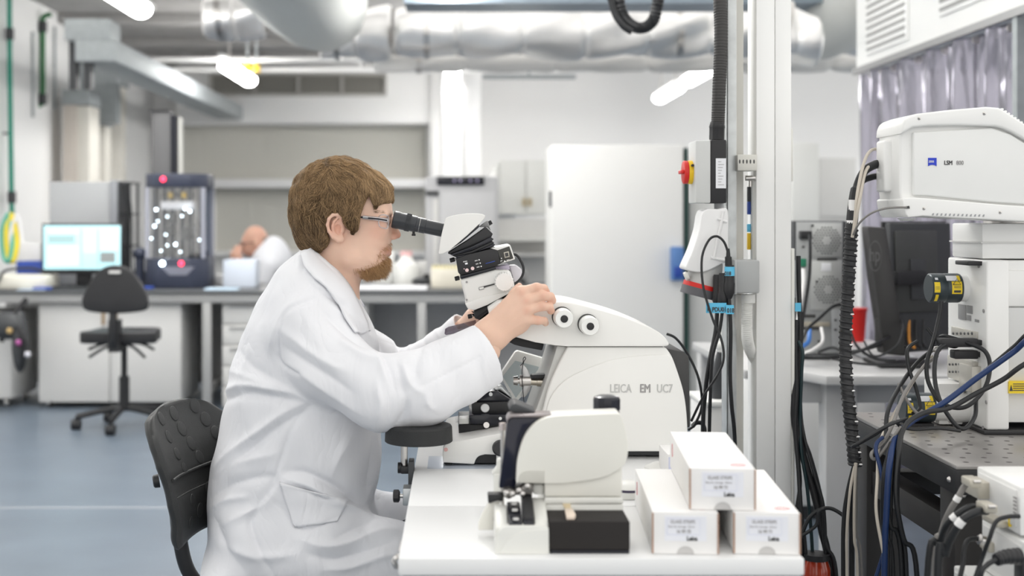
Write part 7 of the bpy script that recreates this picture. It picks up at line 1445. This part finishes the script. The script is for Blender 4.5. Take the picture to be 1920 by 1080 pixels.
def coat(X, Y, Z):
    a = inflate(X, Y, Z, torso, D0, .205, .15, 2.3)
    a = smin(a, cone(X, Y, Z, PX(585, 590, 2.60), PX(585, 590, 2.86), .062, .062), .05)
    th1 = chain(X, Y, Z, [(PX(490, 1010, 2.61), .095), (PX(600, 1030, 2.60), .092), (PX(720, 1048, 2.60), .074), (PX(800, 1058, 2.60), .062)], .03)
    th2 = chain(X, Y, Z, [(PX(510, 1000, 2.86), .10), (PX(640, 985, 2.86), .09), (PX(740, 992, 2.86), .072), (PX(810, 996, 2.86), .064)], .03)
    th = smin(th1, th2, .05); th = smax(th, X-ax(834, 2.7), .005); a = smin(a, th, .035)
    a = smin(a, ell(X, Y, Z, PX(425, 1072, 2.62), (.05, .12, .045)), .03)
    for s_ in (-1, 1):
        a = smin(a, chain(X, Y, Z, [(PX(572, 476, D0), .011), ((ax(600, 2.7), D0+s_*.05, az(492, 2.7)), .0105), ((ax(632, 2.68), D0+s_*.062, az(520, 2.68)), .010), ((ax(656, 2.7), D0+s_*.05, az(556, 2.7)), .009), ((ax(668, 2.7), D0+s_*.03, az(572, 2.7)), .008)], .008), .008)
    A = chain(X, Y, Z, nearA, .03); pl = plane(X, Y, Z, nearA[5][0], nearA[6][0]); A = smax(A, pl, .003)
    inner = np.maximum(chain(X, Y, Z, [(p, r-.0105) for p, r in nearA[3:]], .03), -pl-.035); A = smax(A, -inner, .002)
    B_ = chain(X, Y, Z, farA, .03); pl = plane(X, Y, Z, farA[4][0], farA[5][0], -.002); B_ = smax(B_, pl, .003); inner = np.maximum(chain(X, Y, Z, [(p, r-.0105) for p, r in farA[3:]], .03), -pl-.035); B_ = smax(B_, -inner, .002)
    a = smin(a, A, .016); a = smin(a, B_, .02)
    a = smax(a, .475-Z, .006)
    neck = cone(X, Y, Z, H(430, 800), H(395, 1100), .053, .058); neck = np.maximum(neck, -(Z-az(600, D0))); a = smax(a, -neck, .004)
    return a
hgrid = .0045
v, f = sdf_mesh(coat, (-.565, 2.36, .455), (.10, 3.06, 1.17), hgrid)
v = relax(v, f, 2, .4)
nrm = normals(v, f)
def seg_d(u, w, pts):
    P_ = np.array(pts, float); best = np.full(len(u), 1e9); tt = np.zeros(len(u)); tot = 0; Ls = [np.linalg.norm(P_[i+1]-P_[i]) for i in range(len(P_)-1)]; T_ = sum(Ls); sgn = np.zeros(len(u))
    for i in range(len(P_)-1):
        e = P_[i+1]-P_[i]; t = np.clip(((u-P_[i, 0])*e[0]+(w-P_[i, 1])*e[1])/(e@e), 0, 1); dx = u-P_[i, 0]-t*e[0]; dy = w-P_[i, 1]-t*e[1]; d = np.hypot(dx, dy); m = d < best
        best = np.where(m, d, best); tt = np.where(m, (tot+t*Ls[i])/T_, tt); sgn = np.where(m, np.sign(e[0]*dy-e[1]*dx), sgn); tot += Ls[i]
    return best, tt, sgn
c7 = lambda pts: crop(380, 440, 1.687, pts)
c2_ = lambda pts: crop(700, 640, 4.155, pts)
folds = [  # polyline (px), width px, amplitude mm, taper 0=both ends 1=start full
    (c7([(352, 205), (290, 235), (258, 265), (243, 320), (242, 385), (262, 415), (310, 440)]), 4, -5.0, 1),
    (c7([(352, 205), (290, 235), (258, 265), (243, 320), (242, 385)]), 13, 3, 0),
    (c7([(60, 500), (130, 478), (200, 485), (275, 497), (330, 522)]), 11, 7, 0), (c7([(70, 525), (140, 502), (210, 512), (290, 525)]), 10, -7, 0),
    (c7([(330, 530), (260, 560), (180, 620), (100, 680), (40, 735)]), 10, 6, 0), (c7([(320, 560), (240, 610), (150, 680), (70, 745)]), 10, -6, 0),
    (c7([(335, 545), (290, 600), (262, 670), (238, 740), (215, 800)]), 5, -3.5, 0),
    (c7([(110, 360), (160, 420), (240, 470), (300, 500)]), 12, -4, 0), (c7([(90, 430), (160, 455), (240, 482)]), 9, 3.5, 0),
    (c7([(45, 760), (110, 720), (200, 700), (240, 690)]), 12, 4, 0), (c7([(30, 830), (90, 790), (170, 770), (230, 765)]), 11, -5, 0), (c7([(28, 870), (70, 840), (140, 830)]), 9, 4.5, 0),
    (c7([(265, 752), (330, 758), (420, 800), (520, 868), (560, 890)]), 9, -8, 0), (c7([(255, 770), (330, 790), (400, 830), (480, 870), (560, 915)]), 11, 9, 0), (c7([(300, 800), (370, 825), (430, 838), (470, 850)]), 7, -6, 0),
    (c7([(262, 755), (215, 810), (165, 880), (150, 915), (165, 970), (195, 1030), (225, 1080)]), 9, -6, 0), (c7([(250, 770), (195, 850), (120, 890), (60, 920)]), 10, 5, 0),
    (c7([(240, 855), (262, 885), (290, 920), (340, 932), (400, 905), (440, 885)]), 3.5, -2.2, 0), (c7([(330, 800), (355, 822), (410, 835)]), 3.5, -2.5, 0),
    (c7([(60, 980), (100, 1000), (180, 1020), (300, 1010)]), 13, 5, 0), (c7([(300, 960), (380, 985), (460, 975), (560, 940), (620, 935)]), 12, 6, 0), (c7([(330, 1010), (420, 1030), (520, 1000), (600, 970)]), 11, -6, 0), (c7([(420, 960), (500, 920), (560, 900)]), 8, -5, 0),
    (c7([(380, 1060), (470, 1050), (560, 1020), (630, 1010)]), 10, 5, 0), (c7([(40, 900), (60, 960), (90, 1020), (130, 1070)]), 11, -5, 0),
    (c7([(470, 640), (430, 700), (410, 760)]), 12, 3.5, 0), (c7([(550, 620), (555, 700), (548, 800)]), 7, 3, 0), (c7([(535, 640), (535, 720), (520, 820)]), 6, -3, 0),
    (c7([(250, 300), (300, 340), (380, 400), (450, 430)]), 12, 4.5, 0), (c7([(250, 350), (320, 400), (400, 450), (470, 500)]), 11, -4.5, 0), (c7([(260, 400), (340, 455), (430, 520), (500, 570)]), 11, 4.5, 0),
    (c7([(400, 220), (440, 260), (490, 300), (540, 330)]), 9, 4.5, 0), (c7([(380, 245), (430, 290), (490, 340), (560, 372)]), 9, -5, 0), (c7([(430, 330), (500, 380), (560, 400)]), 10, 5, 0),
    (c2_([(-60, 60), (20, 110), (70, 200), (100, 320)]), 9, 6, 0), (c2_([(0, 40), (60, 90), (120, 190), (160, 330), (180, 420)]), 9, -6.5, 0), (c2_([(180, 160), (205, 240), (215, 330), (235, 420)]), 6, -6, 0), (c2_([(225, 180), (270, 300), (330, 370), (400, 400)]), 9, 5, 0),
    (c2_([(380, 60), (330, 200), (330, 300), (280, 390)]), 9, -4.5, 0), (c2_([(300, 380), (420, 330), (560, 260), (740, 170), (880, 90)]), 4, -2.2, 0), (c2_([(20, 620), (60, 500), (40, 400), (30, 300)]), 9, 4.5, 0), (c2_([(180, 650), (240, 560), (260, 450)]), 8, -4.5, 0), (c2_([(480, 540), (420, 470), (430, 400)]), 9, 4, 0),
    (c2_([(880, 60), (860, 200), (900, 350)]), 7, 2.5, 0),
    ([(600, 520), (560, 560), (520, 620), (500, 680)], 16, 4, 0), ([(520, 520), (500, 560), (480, 620)], 12, -3, 0), ([(470, 640), (455, 700), (450, 760)], 10, 3.5, 0)]
u = VX+v[:, 0]*F/v[:, 1]; w = VY+(EYE-v[:, 2])*F/v[:, 1]
near = (v[:, 1] < D0+.02).astype(float)*np.clip((.35-nrm[:, 1])/.5, 0, 1)
disp = np.zeros(len(v))
for pts, wd, amp, tp in folds:
    wd *= .8
    pts = spline2(pts, 4); d, t, sg = seg_d(u, w, pts); prof = np.exp(-(d/wd)**1.35)*np.sin(PI*np.clip(t*.94+.03, 0, 1))**(.6 if not tp else .25); disp += amp*.0017*prof
lap = [(566, 474), (580, 468), (606, 486), (636, 520), (660, 556), (684, 596), (690, 622), (668, 612), (652, 596), (640, 572), (616, 556), (588, 540), (570, 512)]
dl = poly2(u, w, lap); disp += .007*np.clip(.5-dl/4, 0, 1)
farm = ((v[:, 1] > D0+.06) & (chain(v[:, 0], v[:, 1], v[:, 2], farA, .03) < .03)).astype(float)*np.clip((.45-nrm[:, 1])/.5, 0, 1); dfar = np.zeros(len(v))
for pts, wd, amp in (([(742, 640), (752, 665), (756, 700)], 6, -8), ([(765, 640), (775, 670), (770, 700)], 7, 6), ([(700, 600), (735, 640), (745, 690)], 7, 6), ([(690, 620), (720, 660), (730, 700)], 6, -7), ([(790, 630), (800, 655), (795, 680)], 6, -5), ([(815, 615), (830, 640), (835, 660)], 6, 4), ([(850, 590), (858, 615), (865, 640)], 5, -3.5)):
    dd_, t, sg = seg_d(u, w, spline2(pts, 4)); dfar += amp*.001*np.exp(-(dd_/wd)**1.4)*np.sin(PI*np.clip(t*.9+.05, 0, 1))**.5
cf = plane(v[:, 0], v[:, 1], v[:, 2], nearA[5][0], nearA[6][0]); inarm = (chain(v[:, 0], v[:, 1], v[:, 2], nearA[3:], .03) < .02)
rn = np.sin(v[:, 0]*23+v[:, 2]*17)*np.sin(v[:, 2]*31-v[:, 1]*21)*.002+np.sin(v[:, 0]*61+v[:, 1]*47)*np.sin(v[:, 2]*53+v[:, 0]*20)*.0012
v2 = v+nrm*(disp*near+dfar*farm+rn)[:, None]
np_obj('lab_coat', v2, f, M_coat, man)
# subdivide-smooth look
o = bpy.data.objects['lab_coat.001'] if 'lab_coat.001' in bpy.data.objects else bpy.data.objects['lab_coat']
md = o.modifiers.new('smooth', 'SUBSURF'); md.levels = 0; md.render_levels = 1
from mathutils.bvhtree import BVHTree
bvh = BVHTree.FromPolygons([tuple(q) for q in v2], [tuple(int(i) for i in q) for q in f])
def cling(x, y, off, state=[2.6]):
    o_ = Vector((0, 0, EYE)); dr = (at(x, y, 1)-o_).normalized(); h = bvh.ray_cast(o_, dr)
    if h[0] is None or h[0].y > 2.9: return at(x, y, state[0])
    p = h[0]+h[1]*off*.6-dr*off*.5; state[0] = p.y; return p
ed_in = spline2([(580, 469), (602, 485), (630, 511), (652, 539), (666, 566), (680, 596), (690, 622)], 5); ed_out = spline2([(566, 477), (572, 502), (592, 526), (614, 546), (632, 572), (646, 600), (664, 626)], 5)
MB().grid(lambda i, j: cling(ed_in[int(i*30)][0]*(1-j)+ed_out[int(i*30)][0]*j, ed_in[int(i*30)][1]*(1-j)+ed_out[int(i*30)][1]*j, .007-.002*j), 30, 8).build('coat_collar', M_coat, man, solid=-.003, ang=180)
pk = [(524, 903), (652, 938), (632, 978), (552, 990)]
def pkt(i, j): a = [pk[0][k]*(1-i)+pk[1][k]*i for k in (0, 1)]; b_ = [pk[3][k]*(1-i)+pk[2][k]*i for k in (0, 1)]; return cling(a[0]*(1-j)+b_[0]*j, a[1]*(1-j)+b_[1]*j, .0022)
MB().grid(pkt, 24, 14).build('coat_pocket', M_coat, man, solid=-.0025, ang=180)
MB().prism(px([(654, 548), (664, 556), (678, 578), (674, 590), (664, 580), (655, 566)], 2.69), 2.67, 2.78).build('shirt_collar', mat('grey_shirt', (.55, .56, .63), .8), man, bevel=.003)
def trous(X, Y, Z):
    a = None
    for s_ in (-1, 1):
        k = chain(X, Y, Z, [(PX(520, 1035, D0+s_*.1), .07), ((.02, D0+s_*.11, az(1050 if s_ < 0 else 1012, D0)), .055), ((.03, D0+s_*.11, .3), .053), ((.02, D0+s_*.11, .1), .054)], .03); a = k if a is None else smin(a, k, .02)
    return a
v, f = sdf_mesh(trous, (-.5, 2.4, .06), (.13, 3.05, .66), .01); np_obj('trousers', v, f, mat('navy_trousers', (.03, .035, .05), .85, bump=.3, bscale=500), man)
for s_ in (-1, 1):
    def shoe(X, Y, Z):
        a = cone(X, Y, Z, (.0, D0+s_*.11, .045), (.17, D0+s_*.12, .03), .042, .034); a = smin(a, cone(X, Y, Z, (.01, D0+s_*.11, .07), (.02, D0+s_*.11, .11), .042, .045), .03); return smax(a, .004-Z, .004)
    v, f = sdf_mesh(shoe, (-.07, D0+s_*.12-.08, -.01), (.24, D0+s_*.12+.08, .15), .005); np_obj('shoe', v, f, mat('black_shoe', (.02, .02, .02), .4), man)
# ================================================================ the man's chair
ch = thing('lab_chair', 'black moulded laboratory chair with dimpled backrest behind the seated man', 'chair', (-.42, 2.7, 0))
YN, YF = 2.50, 2.90
M_pu = mat('black_polyurethane', (.028, .029, .029), .5, var=.12, bump=.25, bscale=450)
prof = spline([Vector((-.600, 0, .849)), Vector((-.570, 0, .800)), Vector((-.536, 0, .745)), Vector((-.514, 0, .69)), Vector((-.505, 0, .63)), Vector((-.514, 0, .57))], 5)
YAW = math.radians(17)
def hw(j): return np.interp(j, [0, .03, .08, .16, .28, .42, .7, .9, 1], [.075, .10, .125, .148, .172, .19, .195, .18, .16])
def back_pt(i, j, off=0.0):
    t = min(max(j, 0), 1)*(len(prof)-1.001); k = int(t); p = prof[k].lerp(prof[k+1], t-k); tg = (prof[k+1]-prof[k]).normalized(); n = Vector((-tg.z, 0, tg.x))
    if n.x < 0: n = -n
    n = Vector((n.x*math.cos(YAW), -n.x*math.sin(YAW), n.z)); a = (i-.5)*2*hw(j); cv = -.033*(1-(2*i-1)**2)*min(1, hw(j)/.19)
    return Vector((p.x+a*math.sin(YAW), 2.70+a*math.cos(YAW), p.z-.02*abs(2*i-1)**3*max(0, 1-j/.25)))+n*(off+cv)
def shell():
    nu, nv = 32, 36; q = MB(); th = .026
    def fr(i, j, o):
        e = min(1, min(i, 1-i)/.07); e2 = min(1, min(j, 1-j)/.05); s_ = math.sqrt(max(0, 1-(1-e)**2))*math.sqrt(max(0, 1-(1-e2)**2)); lum = .006*math.exp(-((j-.60)/.03)**2)*0-(.004 if .52 < j < .66 else 0)
        return back_pt(i, j, (o-.5)*th*(.35+.65*s_)+(lum*s_ if o > .5 else 0))
    for o in (1, 0): q.grid(lambda i, j: fr(i, j, o), nu, nv)
    n = (nu+1)*(nv+1)
    rim = [j*(nu+1) for j in range(nv+1)]+[nv*(nu+1)+i for i in range(1, nu+1)]+[j*(nu+1)+nu for j in range(nv-1, -1, -1)]+[i for i in range(nu-1, 0, -1)]
    for a, b in zip(rim, rim[1:]+rim[:1]): q.f.append((a, b, b+n, a+n))
    return q.build('backrest', M_pu, ch, ang=60)
bk = shell()
dim = [(.76, .10, 1), (.44, .11, 1), (.20, .12, .9), (.76, .21, 1), (.46, .22, 1), (.24, .25, .85), (.76, .32, .95), (.48, .33, .95), (.26, .37, .8), (.50, .44, .9), (.28, .48, .7), (.76, .43, .95),
       (.78, .68, 1), (.50, .70, 1), (.64, .78, 1.05), (.28, .72, .8), (.36, .82, .9), (.78, .87, 1), (.52, .89, 1), (.22, .86, .7)]
for i, j, k in dim:
    c = back_pt(i, j, .0135); n = (back_pt(i+.02, j, .0135)-back_pt(i-.02, j, .0135)).cross(back_pt(i, j+.02, .0135)-back_pt(i, j-.02, .0135)).normalized(); n = n if n.x > 0 else -n; r = .0165*k
    MB().lathe(c-n*.004, c+n*.0011, [(0, r), (.86, r), (.95, r*.96), (1, r*.86)], 28).build('dimple_pad', M_pu, bk, ang=60)
q = MB(); q.tube([back_pt(i, .50+.03*(1-(2*i-1)**2)*-1+.04, .012) for i in [k/12*.9+.05 for k in range(13)]], .0035, 8, 3).tube([back_pt(i, .655, .010) for i in [k/12*.9+.05 for k in range(13)]], .002, 8, 3).build('lumbar_ridge', M_pu, bk)
MB().tube([(-.60, 2.66, .72), (-.588, 2.66, .64), (-.578, 2.65, .57), (-.558, 2.66, .49), (-.50, 2.69, .42), (-.40, 2.70, .405)], .015, 12, 8).build('back_stem', M_black, ch)
c = back_pt(.12, .50, -.026); MB().lathe(c, c+Vector((-.012, -.003, -.002)), [(0, .014), (.8, .013), (1, .010)], 16).build('adjust_knob', M_black, ch)
seat = spline2([(-.49, 2.52), (-.30, 2.49), (-.12, 2.50), (-.06, 2.58), (-.05, 2.7), (-.06, 2.84), (-.12, 2.92), (-.30, 2.93), (-.49, 2.90), (-.52, 2.80), (-.52, 2.62)], 4, True)
MB().prism(seat, .425, .474, 'z').build('seat', M_pu, ch, bevel=.014, seg=3)
X, Y = -.28, 2.71
MB().box(X-.12, X+.1, Y-.06, Y+.06, .39, .424).build('seat_plate', M_black, ch, bevel=.004); MB().cyl((X, Y, .1), (X, Y, .25), .028).cyl((X, Y, .25), (X, Y, .39), .016).build('gas_column', M_black, ch)
for k in range(5):
    a = 2*PI*k/5+.35; e = Vector((X+.28*math.cos(a), Y+.28*math.sin(a), .078)); MB().tube([(X, Y, .115), (X+.14*math.cos(a), Y+.14*math.sin(a), .105), e], .018, 10, 5).build('base_arm', M_black, ch)
    MB().cyl(e+Vector((-.025, 0, -.045)), e+Vector((.025, 0, -.045)), .032, n=20).cyl(e+Vector((0, 0, -.045)), e, .009, n=8).build('castor', M_black, ch)
